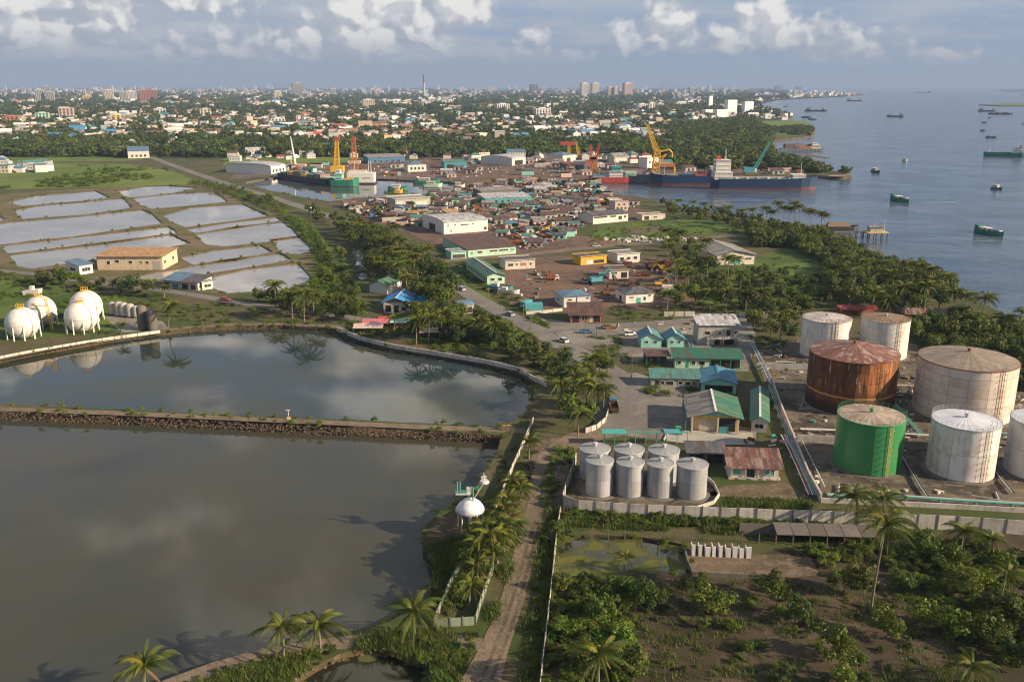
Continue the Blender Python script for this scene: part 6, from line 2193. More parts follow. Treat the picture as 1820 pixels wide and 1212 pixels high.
MB().box(-10.6, -5, -1.6, 1.2, 3.22, 3.4).build('canopy', TEALP, t)
MB().box(3.8, 7.5, -1.4, 1.2, 3.22, 3.4).build('canopy', TURQ, t)
# ruined white wall and long open shed
t = thing('ruined_wall', 'row of ruined white cubicle walls at the foundation slab', 'ruin', P(1229, 988), math.atan2((P(1338, 993) - P(1229, 988)).y, (P(1338, 993) - P(1229, 988)).x))
Lr = (P(1338, 993) - P(1229, 988)).length
rr = random.Random(4)
nb_ = 9
for k in range(nb_):
    x0 = Lr * k / nb_
    MB().box(x0 + .02, x0 + Lr / nb_ * rr.uniform(.45, .75), -.1, .12, -.2, 2.3 - rr.uniform(0, .5)).build('wall_piece', WHITE, t)
    MB().box(x0, x0 + .14, .12, 1.8, -.2, 2.1 - rr.uniform(0, .6)).build('partition', WHITE, t)
MB().box(-.05, Lr, 1.8, 1.95, -.2, 1.1).build('back_wall', DARKC, t)
t = thing('long_shed', 'long low open shed with dull roof along the plot', 'shed', P(1052, 957), math.atan2((P(1560, 972) - P(1052, 957)).y, (P(1560, 972) - P(1052, 957)).x))
Ls = (P(1560, 972) - P(1052, 957)).length
for k in range(17):
    if k < 11:
        continue
    x0 = Ls * k / 17
    MB().hull([(x0 + .05, -.3, 2.0), (x0 + Ls / 17 - .05, -.3, 2.0), (x0 + Ls / 17 - .05, 3.6, 2.5), (x0 + .05, 3.6, 2.5)], [(x0 + .05, -.3, 2.08), (x0 + Ls / 17 - .05, -.3, 2.08), (x0 + Ls / 17 - .05, 3.6, 2.58), (x0 + .05, 3.6, 2.58)]).build('roof_sheet', (DARKC, plain('mossy_sheet', (.085, .075, .055), .9, .6), DARKC)[k % 3], t)
for k in range(18):
    MB().box(Ls * k / 17 - .09, Ls * k / 17 + .09, -.15, .05, -.5, 1.99).build('post', (WOOD, DARKC, WOOD)[k % 3], t)
MB().box(Ls * .53, Ls, 3.3, 3.42, -.3, 2.3).build('back_wall', DARKC, t)
# weir and sluice bits, causeway lamp
t = thing('sluice_post', 'small white sluice mast on a low box on the causeway', 'post', P(513, 745))
MB().box(-.4, .4, -.3, .3, 0, .5).build('box', YELW, t)
MB().tube((0, 0, .9), (0, 0, 2.6), .09).build('pole', WHITE, t)
MB().box(-.6, .5, -.08, .08, 2.3, 2.45).build('cross_arm', WHITE, t)
t = thing('sluice_gate', 'wooden sluice gate where the causeway meets the pond corner', 'sluice', P(902, 765))
for x in (-1.2, -.2, .9):
    MB().box(x - .1, x + .1, -.1, .1, -1, 1.9).build('post', WOOD, t)
MB().box(-1.3, 1.0, -.06, .06, 1.2, 1.5).build('rail', YELP, t)
MB().box(-1.1, .8, -.05, .05, -1, .9).build('gate_board', WOOD, t)

# rubble facing of the causeway and banks: too many stones to count
pts, sc = [], []
for i in range(2600):
    x = R.uniform(-60, 895)
    q_ = P(x, 742 + max(0, x) / 893 * 44, Z_POND)
    k = R.random()
    q_ += Vector((0, -.9 * k + R.uniform(-.3, .2), 1.9 * (1 - k) + R.uniform(-.15, .05)))
    pts.append(q_)
    sc.append(R.uniform(.08, .24))
for poly, z in ((holesA['pond_a'][0], Z_POND), (holesA['pond_b'][0], Z_PB), (holesA['pond_c'][0], -1.0)):
    n = len(poly)
    for i in range(n):
        a, b = poly[i], poly[(i + 1) % n]
        if a.y < 100:
            continue
        for k in range(int((b - a).length * 1.6)):
            p = a.lerp(b, R.random())
            pts.append(Vector((p.x + R.uniform(-.4, .4), p.y + R.uniform(-.4, .4), z + R.uniform(-.15, 1.3))))
            sc.append(R.uniform(.12, .38))
mass('bank_rubble', pts, STONES, sc)
# ------------------------------------------------------------------ the town and city beyond
RC = random.Random(5)


def townroof():
    m, n, out = newmat('town_roof')
    oi = n.node('ShaderNodeObjectInfo').outputs['Random']
    cr = n.node('ShaderNodeValToRGB')
    cr.color_ramp.interpolation = 'CONSTANT'
    cols = [(0, (.60, .59, .57)), (.30, (.30, .29, .28)), (.36, (.20, .11, .085)), (.52, (.16, .085, .06)), (.62, (.34, .08, .06)), (.70, (.06, .20, .36)), (.78, (.05, .19, .16)), (.84, (.36, .25, .20)), (.92, (.34, .29, .21))]
    e = cr.color_ramp.elements
    e[0].position, e[0].color = 0, (*cols[0][1], 1)
    e[1].position, e[1].color = cols[1][0], (*cols[1][1], 1)
    for p_, c_ in cols[2:]:
        x = e.new(p_)
        x.color = (*c_, 1)
    n.put(cr.inputs[0], oi)
    principled(n, out, cr.outputs[0], .8)
    return m


def townwall():
    m, n, out = newmat('town_wall')
    oi = n.node('ShaderNodeObjectInfo').outputs['Random']
    cr = n.node('ShaderNodeValToRGB')
    cr.color_ramp.interpolation = 'CONSTANT'
    n.put(cr.inputs[0], n.m('FRACT', n.m('MULTIPLY', oi, 13.7)))
    e = cr.color_ramp.elements
    e[0].position, e[0].color = 0, (.62, .60, .57, 1)
    e[1].position, e[1].color = .35, (.50, .44, .37, 1)
    for p_, c_ in ((.6, (.44, .32, .27)), (.75, (.40, .45, .46)), (.85, (.52, .42, .24)), (.93, (.30, .40, .36))):
        e.new(p_).color = (*c_, 1)
    principled(n, out, cr.outputs[0], .85)
    return m


T_ROOF, T_WALL = townroof(), townwall()


def house_shape(L, D_, h, rh, k, wm, rm, windows=True):
    m = MB()
    m.box(-L / 2, L / 2, -D_ / 2, D_ / 2, -.5, h)
    m.cur = 1
    o = .5
    if k == 0:
        for s in (-1, 1):
            m.poly([(-L / 2 - o, s * (D_ / 2 + o), h - .2), (L / 2 + o, s * (D_ / 2 + o), h - .2), (L / 2 + o, 0, h + rh), (-L / 2 - o, 0, h + rh)])
        m.cur = 0
        for s in (-1, 1):
            m.poly([(s * L / 2, -D_ / 2, h), (s * L / 2, D_ / 2, h), (s * L / 2, 0, h + rh)])
    elif k == 1:
        a = (-L / 2 + D_ / 2, 0, h + rh)
        b = (L / 2 - D_ / 2, 0, h + rh)
        e = [(-L / 2 - o, -D_ / 2 - o, h - .2), (L / 2 + o, -D_ / 2 - o, h - .2), (L / 2 + o, D_ / 2 + o, h - .2), (-L / 2 - o, D_ / 2 + o, h - .2)]
        m.poly([e[0], e[1], b, a]); m.poly([e[2], e[3], a, b]); m.poly([e[1], e[2], b]); m.poly([e[3], e[0], a])
    else:
        m.box(-L / 2 - .2, L / 2 + .2, -D_ / 2 - .2, D_ / 2 + .2, h, h + .5)
    if windows:
        m.cur = 2
        fl = max(1, int(h / 3.2))
        for f in range(fl):
            for i in range(max(2, int(L / 3))):
                x = -L / 2 + L * (i + .5) / max(2, int(L / 3))
                z = f * h / fl + h / fl * .35
                m.box(x - .6, x + .6, -D_ / 2 - .04, -D_ / 2 + .05, z, z + 1.3)
            for i in range(max(1, int(D_ / 4))):
                y = -D_ / 2 + D_ * (i + .5) / max(1, int(D_ / 4))
                z = f * h / fl + h / fl * .35
                m.box(L / 2 - .05, L / 2 + .04, y - .6, y + .6, z, z + 1.3)
    return m.mesh('house', [wm, rm, DARK])


SHAPES = [(11, 8, 3.4, 2.2, 0), (13, 9, 6.2, 2.4, 1), (9, 8, 3.2, 2.0, 1), (16, 10, 6.5, .5, 2), (12, 9, 3.4, 2.4, 0), (22, 12, 7, 3, 0), (14, 12, 9.5, .5, 2)]
FARHOUSE = source('far_house', [house_shape(*s, T_WALL, T_ROOF, False) for s in SHAPES])
# individual houses of the nearer town
FORESTS = [[(1190, 222), (1340, 214), (1370, 236), (1366, 262), (1376, 285), (1440, 300), (1200, 300), (1185, 262)],
           [(700, 268), (900, 268), (1180, 276), (1180, 281), (900, 278), (700, 276)]]
HCOL = {'white': (R_LITE, WHITE), 'grey': (R_GREY, OFFW), 'rust-brown': (R_BRN, OFFW), 'red': (R_RED, WHITE), 'blue': (R_BLUE, WHITE), 'green': (R_TEAL, OFFW), 'ochre': (R_ORG, PINKW)}
HMESH = {}


def town_house(p, rz, col, si, sc, marks, grp_='houses of the town', phrase=None):
    k = (col, si)
    if k not in HMESH:
        L, D_, h, rh, kk = SHAPES[si]
        full = house_shape(L, D_, h, rh, kk, HCOL[col][1], HCOL[col][0])
        HMESH[k] = full
    o = meshobj('house', HMESH[k], None, p, rz, sc)
    tag(o, None, 'house', grp_)
    later(o, phrase or f'{("low", "two-storey", "small", "flat-topped", "plain", "large", "tall flat-topped")[si]} {col}-roofed house', marks)
    return o


CM = {'the tall chimney': (754, 172), 'the white hotel tower': (530, 172), 'the paired white towers': (1050, 171), 'the brown tower block': (264, 180), 'the twin pale towers': (80, 183), 'the silo towers': (1300, 203), 'the long blue hall': (245, 282), 'the yellow lattice crane': (604, 300),
      'the big yellow crane': (1164, 306), 'the broad white block': (967, 208), 'the grey slab block': (119, 212), 'the white derrick': (526, 296), 'the cream block': (655, 193)}
for k_, v_ in CM.items():
    MARKS[k_] = P(*v_)
CMK = list(CM)
hp = []
for zone, n, gap in (([(0, 207), (600, 207), (1190, 206), (1185, 258), (900, 258), (640, 258), (420, 276), (260, 276), (0, 270)], 225, 14), ([(0, 291), (92, 289), (90, 306), (0, 308)], 16, 11), ([(410, 278), (560, 268), (640, 262), (650, 280), (480, 286), (420, 288)], 34, 11), ([(700, 278), (960, 275), (1180, 285), (1180, 296), (960, 282), (720, 288)], 26, 12)):
    for p in scatter(zone, n, gap, RC, True, [px(f) for f in FORESTS], 60, hp):
        blu = zone[0][1] == 291
        col = RC.choice(['blue', 'blue', 'white', 'green'] if blu else ['white', 'white', 'grey', 'rust-brown', 'red', 'rust-brown', 'blue', 'green', 'ochre', 'grey'])
        town_house(p, RC.uniform(.0, .6) + RC.choice([0, 1.57]), col, RC.choice([0, 1, 2, 3, 4, 0, 1, 5]), RC.uniform(.7, 1.05), CMK)
# uncountable far houses
pts, rt, sc = [], [], []
k = 0
while len(pts) < 6400 and k < 90000:
    k += 1
    x, y = RC.uniform(-20, 1520), 158.2 + 92 * RC.random() ** 1.7
    if x > 1190 and y > 214:
        continue
    p = P(x, y)
    if x > 1180 and not inside(p, land_outer):
        continue
    if any(inside((x, y), f) for f in FORESTS):
        continue
    # streets and clusters: keep where a slow noise is high
    if mnoise.noise(Vector((x * .018, y * .11, 3))) < RC.uniform(-.42, .3):
        continue
    pts.append(p)
    rt.append(RC.uniform(.0, .6) + RC.choice([0, 1.57]))
    s = RC.uniform(.65, 1.2) * (1 + max(0, (200 - y)) / 34)
    sc.append((s, s, s * RC.uniform(.8, 1.3)))
mass('far_houses', pts, FARHOUSE, sc, rots=rt)


def nm_plain(n):
    return n.startswith('silo')


def block(name, label, x, w, ytop, ybase, wall, kind='slab', depth=None, group=None, twin=False):
    b = P(x, ybase)
    mp_ = mpp(b)
    W_ = w * mp_
    h = height_at(b, ytop)
    D_ = depth * mp_ if depth else W_ * .6
    t = thing(name, label, 'tower' if kind != 'low' else 'building', b, .35 if kind == 'slab' else 0, group)
    if nm_plain(name):
        wall = SILOW
    if kind == 'chimney':
        MB().tube((0, 0, 0), (0, 0, h * .62), W_ * .75, W_ * .5, 10).build('shaft', STEEL, t)
        MB().tube((0, 0, h * .62), (0, 0, h), W_ * .4, W_ * .3, 10).build('stack', RUST, t)
        for k in range(3):
            MB().cyl(0, 0, h * (.7 + .1 * k), h * (.7 + .1 * k) + 3, W_ * .55, W_ * .55, 10).build('collar', DARKC, t)
        return t
    MB().box(-W_ / 2, W_ / 2, 0, D_, -1, h).build('wall', wall, t)
    if nm_plain(name):
        return t
    fl = max(3, int(h / 3.4))
    nb = max(2, int(W_ / 7))
    m = MB()
    for k in range(nb):
        xx = -W_ / 2 + W_ * (k + .5) / nb
        m.box(xx - W_ / nb * .28, xx + W_ / nb * .28, -.12, .1, h * .05, h * .95)
    m.build('window_strip', GLASS, t)
    m = MB()
    for k in range(1, fl):
        m.box(-W_ / 2 + .2, W_ / 2 - .2, -.35, .05, h * k / fl, h * k / fl + .9)
    m.build('floor_band', wall, t)
    MB().box(-W_ * .22, W_ * .2, D_ * .2, D_ * .8, h, h + max(2.5, h * .06)).build('roof_house', wall, t)
    return t


for (nm, lab, x, w, yt, yb, wall, kind) in (
        ('tower_block', 'pale tower, left one of the twin towers at the far left', 72, 14, 159, 184, GREYW, 'slab'), ('tower_block', 'pale tower, right one of the twin towers at the far left', 90, 14, 163, 184, GREYW, 'slab'),
        ('tower_block', 'bluish far tower rising behind the twin towers', 85, 11, 153, 172, GREYW, 'slab'), ('apartment_block', 'broad grey slab block among trees at the left', 119, 24, 192, 213, PINKW, 'slab'),
        ('tower_block', 'pale tower with rounded top left of the brown block', 195, 15, 160, 180, OFFW, 'slab'), ('tower_block', 'white tower beside the brown block', 235, 16, 162, 180, WHITE, 'slab'), ('tower_block', 'grey lower tower left of the white tower', 220, 12, 163, 181, GREYW, 'slab'),
        ('tower_block', 'big brown-red tower block at the left skyline', 264, 29, 160, 181, BRICKW, 'slab'), ('apartment_block', 'small ochre block on the left skyline', 155, 15, 170, 181, YELW, 'slab'),
        ('tower_block', 'grey stepped tower left of the white hotel tower', 495, 14, 162, 180, OFFW, 'slab'), ('tower_block', 'tall white hotel tower on the skyline', 530, 18, 148, 173, GREYW, 'slab'), ('tower_block', 'small grey tower right of the white hotel tower', 592, 10, 158, 171, GREYW, 'slab'),
        ('tower_block', 'left pale tower of the middle skyline pair', 661, 6, 159, 172, OFFW, 'slab'), ('tower_block', 'right pale tower of the middle skyline pair', 670, 8, 160, 172, OFFW, 'slab'), ('apartment_block', 'cream block in the middle of the town', 656, 21, 177, 194, OFFW, 'slab'),
        ('chimney_tower', 'tall thin dark chimney tower, highest on the skyline', 754, 3.2, 133, 173, STEEL, 'chimney'), ('tower_block', 'dark tower right beside the tall chimney', 768, 8, 158, 173, DARKC, 'slab'), ('apartment_block', 'small white block right of the tall chimney', 801, 10, 178, 188, WHITE, 'slab'),
        ('apartment_block', 'narrow cream block beside the broad grey-white block', 872, 10, 187, 200, OFFW, 'slab'), ('apartment_block', 'broad grey-white block right of the town centre', 895, 24, 185, 200, WHITE, 'slab'),
        ('tower_block', 'dark tower with aerial on the right skyline', 950, 13, 151, 167, DARKC, 'slab'), ('tower_block', 'left one of the paired white skyline towers', 1040, 14, 148, 172, OFFW, 'slab'), ('tower_block', 'right one of the paired white skyline towers', 1059, 14, 148, 171, OFFW, 'slab'),
        ('tower_block', 'shorter pinkish tower, left of its close pair', 1085, 9, 155, 174, PINKW, 'slab'), ('tower_block', 'shorter pinkish tower, right of its close pair', 1096, 9, 155, 174, OFFW, 'slab'), ('tower_block', 'tall brown tower at the right end of the skyline towers', 1117, 16, 148, 174, PINKW, 'slab'),
        ('apartment_block', 'broad white block with lower wing near the inlet', 966, 28, 193, 209, WHITE, 'slab'), ('apartment_block', 'low white wing in front of the broad white block', 991, 20, 208, 216, WHITE, 'slab'),
        ('apartment_block', 'leftmost of three white blocks before the silo towers', 1143, 18, 185, 197, WHITE, 'slab'), ('apartment_block', 'middle one of three white blocks before the silo towers', 1159, 11, 183, 198, WHITE, 'slab'), ('apartment_block', 'rightmost of three white blocks before the silo towers', 1174, 13, 184, 194, WHITE, 'slab'),
        ('silo_tower', 'slim white silo shaft standing on a low hall', 1263, 7, 171, 196, WHITE, 'slab'), ('silo_hall', 'low white hall under the slim silo shaft', 1263, 22, 195, 208, WHITE, 'slab'), ('silo_block', 'white silo block in front of the tallest silo', 1284, 23, 195, 209, WHITE, 'slab'),
        ('silo_tower', 'tallest and widest white silo tower', 1301, 19, 178, 203, WHITE, 'slab'), ('silo_tower', 'domed white silo tower nearest the river', 1331, 18, 181, 200, WHITE, 'slab'), ('tower_block', 'faint far tower between brown tower and silos', 1230, 10, 156, 168, GREYW, 'slab'), ('tower_block', 'faint pale far tower above the slim silo shaft', 1262, 6, 152, 165, OFFW, 'slab'),
        ('apartment_block', 'dark far building on the wooded cape, inland one', 1385, 12, 153, 161, DARKC, 'slab'), ('apartment_block', 'dark far building on the wooded cape, seaward one', 1421, 10, 154, 161, DARKC, 'slab'),
        ('apartment_block', 'pale block among red roofs left of the cranes', 495, 24, 211, 222, WHITE, 'slab'), ('apartment_block', 'reddish long block near the left edge of the town', 20, 26, 207, 221, BRICKW, 'slab'), ('apartment_block', 'green-tinted stepped block near the left edge', 76, 22, 201, 216, MINTW, 'slab'), ('apartment_block', 'white block in the trees left of the white hotel tower', 366, 18, 194, 210, OFFW, 'slab'),
        ('apartment_block', 'white blocky building right of the brown tower block', 285, 20, 193, 206, WHITE, 'slab'), ('apartment_block', 'ochre hall at the left below the brown tower', 207, 16, 205, 220, YELW, 'slab'), ('apartment_block', 'long white hall below the tall chimney', 720, 26, 184, 191, WHITE, 'slab')):
    block(nm, lab, x, w, yt, yb, wall, kind)
t = thing('storage_dome', 'cream domed shed shining in the middle of the town', 'dome', P(316, 238))
m = MB()
m.smooth = True
m.lathe([(13, 0), (12.6, 4), (10, 8.5), (6, 11.4), (.1, 12.6)], 20)
m.build('dome', OFFW, t)
# tower silhouettes too small to tell apart
pts, sc = [], []
for _ in range(300):
    x = RC.uniform(0, 1330)
    p = P(x, RC.uniform(159.5, 172))
    pts.append(p)
    s = mpp(p)
    sc.append((s * RC.uniform(.2, .6), s * .3, s * RC.uniform(.25, 1.0)))
mass('far_towers', pts, source('far_tower', [house_shape(12, 10, 9, .5, 2, T_WALL, T_WALL, False)]), sc, rots=[0] * len(pts))
# ------------------------------------------------------------------ vehicles, sheds, heaps
RY = random.Random(23)


def wheel_mesh(r, w):
    m = MB()
    m.tube((0, -w / 2, 0), (0, w / 2, 0), r, r, 10)
    return m.mesh('wheel', TYRE)


WHEEL = wheel_mesh(.48, .32)
WHEELC = wheel_mesh(.33, .22)


def truck_proto(cabm, bedm, L=7.5, box=False):
    t = thing('truck', None, 'truck', (0, 0, 0))
    MB().box(-L / 2, L / 2, -.45, .45, .55, .85).build('chassis', BLACK, t)
    m = MB()
    m.hull([(L / 2 - 2.0, -1.1, .7), (L / 2, -1.1, .7), (L / 2, 1.1, .7), (L / 2 - 2.0, 1.1, .7)], [(L / 2 - 2.0, -1.05, 2.7), (L / 2 - .35, -1.05, 2.7), (L / 2 - .35, 1.05, 2.7), (L / 2 - 2.0, 1.05, 2.7)])
    c = m.build('cab', cabm, t)
    m = MB()
    m.hull([(L / 2 - .17, -.95, 1.7), (L / 2 - .12, -.95, 1.65), (L / 2 - .12, .95, 1.65), (L / 2 - .17, .95, 1.7)], [(L / 2 - .36, -.9, 2.5), (L / 2 - .30, -.9, 2.5), (L / 2 - .30, .9, 2.5), (L / 2 - .36, .9, 2.5)])
    m.box(L / 2 - 1.7, L / 2 - .6, -1.12, 1.12, 1.75, 2.45)
    m.build('windscreen', GLASS, c)
    m = MB()
    if box:
        m.box(-L / 2, L / 2 - 2.2, -1.2, 1.2, .95, 3.2)
    else:
        m.box(-L / 2, L / 2 - 2.2, -1.2, 1.2, .9, 1.1)
        for s in (-1, 1):
            m.box(-L / 2, L / 2 - 2.2, s * 1.2 - .05, s * 1.2 + .05, 1.1, 1.9)
        m.box(-L / 2, -L / 2 + .1, -1.14, 1.14, 1.1, 1.9)
        m.box(L / 2 - 2.3, L / 2 - 2.2, -1.14, 1.14, 1.1, 2.3)
    m.build('cargo_bed', bedm, t)
    for x in (-L / 2 + 1.0, -L / 2 + 2.2, L / 2 - 1.1):
        for y in (-1.0, 1.0):
            meshobj('wheel', WHEEL, t, (x, y, .48))
    return t


def car_proto(body):
    t = thing('car', None, 'car', (0, 0, 0))
    m = MB()
    m.hull([(-2.1, -.85, .35), (2.1, -.85, .35), (2.1, .85, .35), (-2.1, .85, .35)], [(-2.05, -.85, .95), (2.05, -.82, .85), (2.05, .82, .85), (-2.05, .85, .95)])
    b = m.build('body', body, t)
    m = MB()
    m.hull([(-1.7, -.78, .95), (1.1, -.78, .9), (1.1, .78, .9), (-1.7, .78, .95)], [(-1.2, -.66, 1.48), (.45, -.66, 1.48), (.45, .66, 1.48), (-1.2, .66, 1.48)])
    m.build('windows', GLASS, b)
    MB().box(-1.18, .43, -.64, .64, 1.485, 1.53).build('roof_panel', body, b)
    for x in (-1.3, 1.3):
        for y in (-.8, .8):
            meshobj('wheel', WHEELC, t, (x, y, .33))
    return t


def digger_proto(col):
    t = thing('excavator', None, 'excavator', (0, 0, 0))
    for s in (-1, 1):
        MB().box(-1.8, 1.8, s * 1.0 - .3, s * 1.0 + .3, 0, .8).build('track', BLACK, t)
    MB().box(-1.9, 1.2, -1.2, 1.2, .9, 2.0).build('body', col, t)
    c = MB().box(.2, 1.5, -1.15, -.1, 2.0, 3.1).build('cab', col, t)
    MB().box(.3, 1.53, -1.18, -.2, 2.3, 2.95).build('windows', GLASS, c)
    m = MB()
    m.tube((1.2, .3, 1.8), (3.6, .3, 4.2), .26, .2, 5)
    m.tube((3.6, .3, 4.2), (5.0, .3, 2.0), .2, .15, 5)
    m.build('arm', col, t)
    MB().hull([(4.7, -.3, 1.2), (5.5, -.3, 1.4), (5.5, .9, 1.4), (4.7, .9, 1.2)], [(4.8, -.3, 2.1), (5.2, -.3, 2.1), (5.2, .9, 2.1), (4.8, .9, 2.1)]).build('bucket', DARKC, t)
    return t


def container_proto(col):
    m = MB()
    m.box(-3.0, 3.0, -1.22, 1.22, 0, 2.6)
    for k in range(12):
        x = -2.9 + k * .5
        for s in (-1, 1):
            m.box(x, x + .22, s * 1.22 - .02, s * 1.22 + .05, .2, 2.4)
    for x in (-3.0, 2.88):
        for y in (-1.26, 1.14):
            m.box(x - .02, x + .14, y, y + .12, 0, 2.66)
    o = m.build('shipping_container', col)
    return tag(o, None, 'container')


def shed_proto(wall, roof, L, D_, h, k):
    t = thing('yard_shed', None, 'shed', (0, 0, 0))
    m = MB()
    m.box(-L / 2, L / 2, -D_ / 2, D_ / 2, -.2, h)
    w = m.build('wall', wall, t)
    for i in range(2):
        x = -L / 2 + L * (.2 + .4 * i)
        MB().box(x, x + L * .2, -D_ / 2 - .03, -D_ / 2 + .1, .6 if i else .05, 2.1).build('window' if i else 'doorway', DARK, t)
    m = MB()
    if k % 2:
        m.hull([(-L / 2 - .4, -D_ / 2 - .5, h - .05), (L / 2 + .4, -D_ / 2 - .5, h - .05), (L / 2 + .4, D_ / 2 + .4, h + 1.0), (-L / 2 - .4, D_ / 2 + .4, h + 1.0)],
               [(-L / 2 - .4, -D_ / 2 - .5, h + .07), (L / 2 + .4, -D_ / 2 - .5, h + .07), (L / 2 + .4, D_ / 2 + .4, h + 1.12), (-L / 2 - .4, D_ / 2 + .4, h + 1.12)])
    else:
        for s in (-1, 1):
            m.hull([(-L / 2 - .4, s * (D_ / 2 + .4), h - .1), (L / 2 + .4, s * (D_ / 2 + .4), h - .1), (L / 2 + .4, 0, h + 1.1), (-L / 2 - .4, 0, h + 1.1)],
                   [(-L / 2 - .4, s * (D_ / 2 + .4), h + .02), (L / 2 + .4, s * (D_ / 2 + .4), h + .02), (L / 2 + .4, 0, h + 1.22), (-L / 2 - .4, 0, h + 1.22)])
        for s in (-1, 1):
            m.hull([(s * L / 2, -D_ / 2, h), (s * L / 2, D_ / 2, h), (s * L / 2, 0, h + 1.05)], [(s * (L / 2 - .08), -D_ / 2, h), (s * (L / 2 - .08), D_ / 2, h), (s * (L / 2 - .08), 0, h + 1.05)])
    m.build('roof', roof, t)
    return t


def heap_mesh(seed, mats, n=34, r=3.2, h=1.7):
    rr = random.Random(seed)
    m = MB()
    m.blob((0, 0, .1), r * .8, seed, 1, .5, h / r * .8)
    for k in range(n):
        a, d = rr.uniform(0, 6.28), r * rr.random() ** .5
        z = h * max(0, 1 - (d / r)) + .1
        p = Vector((math.cos(a) * d, math.sin(a) * d, z))
        e = Vector((rr.gauss(0, 1), rr.gauss(0, 1), rr.gauss(0, .5))).normalized() * rr.uniform(.5, 1.6)
        m.cur = rr.randrange(len(mats))
        if k % 3:
            f = e.cross(Vector((rr.random(), rr.random(), 1))).normalized() * rr.uniform(.2, .7)
            b = len(m.v)
            m.v += [tuple(p - e / 2 - f), tuple(p + e / 2 - f), tuple(p + e / 2 + f), tuple(p - e / 2 + f)]
            m.face((b, b + 1, b + 2, b + 3))
        else:
            m.tube(p - e, p + e, .1, n=4)
    return m.mesh('scrap_heap', mats)


def hullboat_proto(col):
    t = thing('beached_boat', None, 'boat', (0, 0, 0))
    a, b, c = hull_mesh(9, 2.8, .8, 1.7, .2, .05, .3, .2)
    m = MB()
    m.hull(a, b, True, False)
    m.hull(b, c, False, False)
    m.build('hull', col, t)
    MB().poly([(x * .97, y * .95, z - .35) for x, y, z in c]) and None
    m = MB()
    m.poly([(x * .97, y * .95, z - .35) for x, y, z in c])
    m.build('deck', WOOD, t)
    MB().box(-2.8, -.6, -.9, .9, 1.4, 2.6).build('cabin', WHITE, t)
    return t


CLR = {'white': WHITE, 'blue': BLUEP, 'turquoise': TURQ, 'red': REDP, 'yellow': YELP, 'orange': ORGP, 'green': GREENP, 'rust-brown': RUST, 'grey': STEEL, 'cream': OFFW}
protos = {}


def proto(kind, col):
    k = (kind, col)
    if k not in protos:
        c = CLR[col]
        rf = {'white': R_LITE, 'blue': R_BLUE, 'turquoise': R_TEAL, 'red': R_RED, 'green': R_GRN, 'rust-brown': R_BRN, 'grey': R_GREY, 'cream': R_DARK, 'yellow': R_ORG, 'orange': R_RUST}[col]
        o = {'truck': lambda: truck_proto(c, RUSTD if col != 'white' else STEEL), 'van_truck': lambda: truck_proto(WHITE, c, 7, True), 'car': lambda: car_proto(c), 'excavator': lambda: digger_proto(c),
             'container': lambda: container_proto(c), 'shed': lambda: shed_proto((OFFW, GREYW, TEALW, PINKW)[len(protos) % 4], rf, 8.5, 6, 3.0, len(protos)), 'boat': lambda: hullboat_proto(c)}[kind]()
        protos[k] = [o, False]
    return protos[k]


def put(kind, col, p, rz, phrase=None, label=None, group=None, marks=None, sc=1.0):
    pr = proto(kind, col)
    o = copy_tree(pr[0]) if pr[1] else pr[0]
    pr[1] = True
    o.location = p
    o.rotation_euler = (0, 0, rz)
    o.scale = (sc, sc, sc)
    if group:
        o['group'] = group
    if label:
        o['label'] = label
    elif phrase:
        later(o, phrase, marks)
    return o


BUILT = [(o.location.x, o.location.y, 9) for o in COL.objects if o.get('category') in ('building', 'storage tank')]
for (nm, A) in (('the white warehouse', (828, 405)), ('the brown-roofed works', (865, 438)), ('the blue-grey shed', (900, 355)), ('the grey depot', (734, 362)), ('the long white hall', (1085, 390)), ('the dock basin', (640, 345)),
                ('the blue-roofed store', (1010, 288)), ('the orange house', (1104, 373)), ('the red workboat', (1090, 330)), ('the white boat shed', (920, 290))):
    MARKS[nm] = P(*A)
YMARK = list(MARKS)
for (nm, A) in (('the white workshop', (1025, 545)), ('the site cabin', (1100, 494)), ('the cream office', (925, 476)), ('the yellow garage', (1055, 468)), ('the white house', (1137, 537))):
    MARKS[nm] = P(*A)
Y2 = ['the white workshop', 'the site cabin', 'the cream office', 'the yellow garage', 'the white house']
for b in COL.objects:
    if b.get('category') == 'building' and b.location.y > 380:
        BUILT.append((b.location.x, b.location.y, 22 if b.location.y > 450 else 12))
YZ = [(600, 366), (640, 360), (700, 354), (770, 346), (830, 336), (900, 318), (1060, 322), (1070, 334), (1085, 346), (1110, 356), (1140, 372), (1100, 384), (1040, 398), (1020, 415), (960, 440), (925, 444), (880, 408), (775, 400), (720, 405), (670, 392)]
YZ2 = [(905, 492), (960, 484), (1060, 478), (1150, 470), (1190, 486), (1215, 530), (1100, 528), (1060, 542), (985, 540), (940, 545), (900, 525)]
YZ3 = [(560, 312), (700, 314), (830, 322), (860, 312), (1060, 316), (1440, 309), (1440, 304), (1150, 298), (960, 284), (700, 286), (560, 292), (420, 300), (420, 306), (540, 304)]


def clear(p, extra=0):
    return all((p.x - b[0]) ** 2 + (p.y - b[1]) ** 2 > (b[2] + extra) ** 2 for b in BUILT)


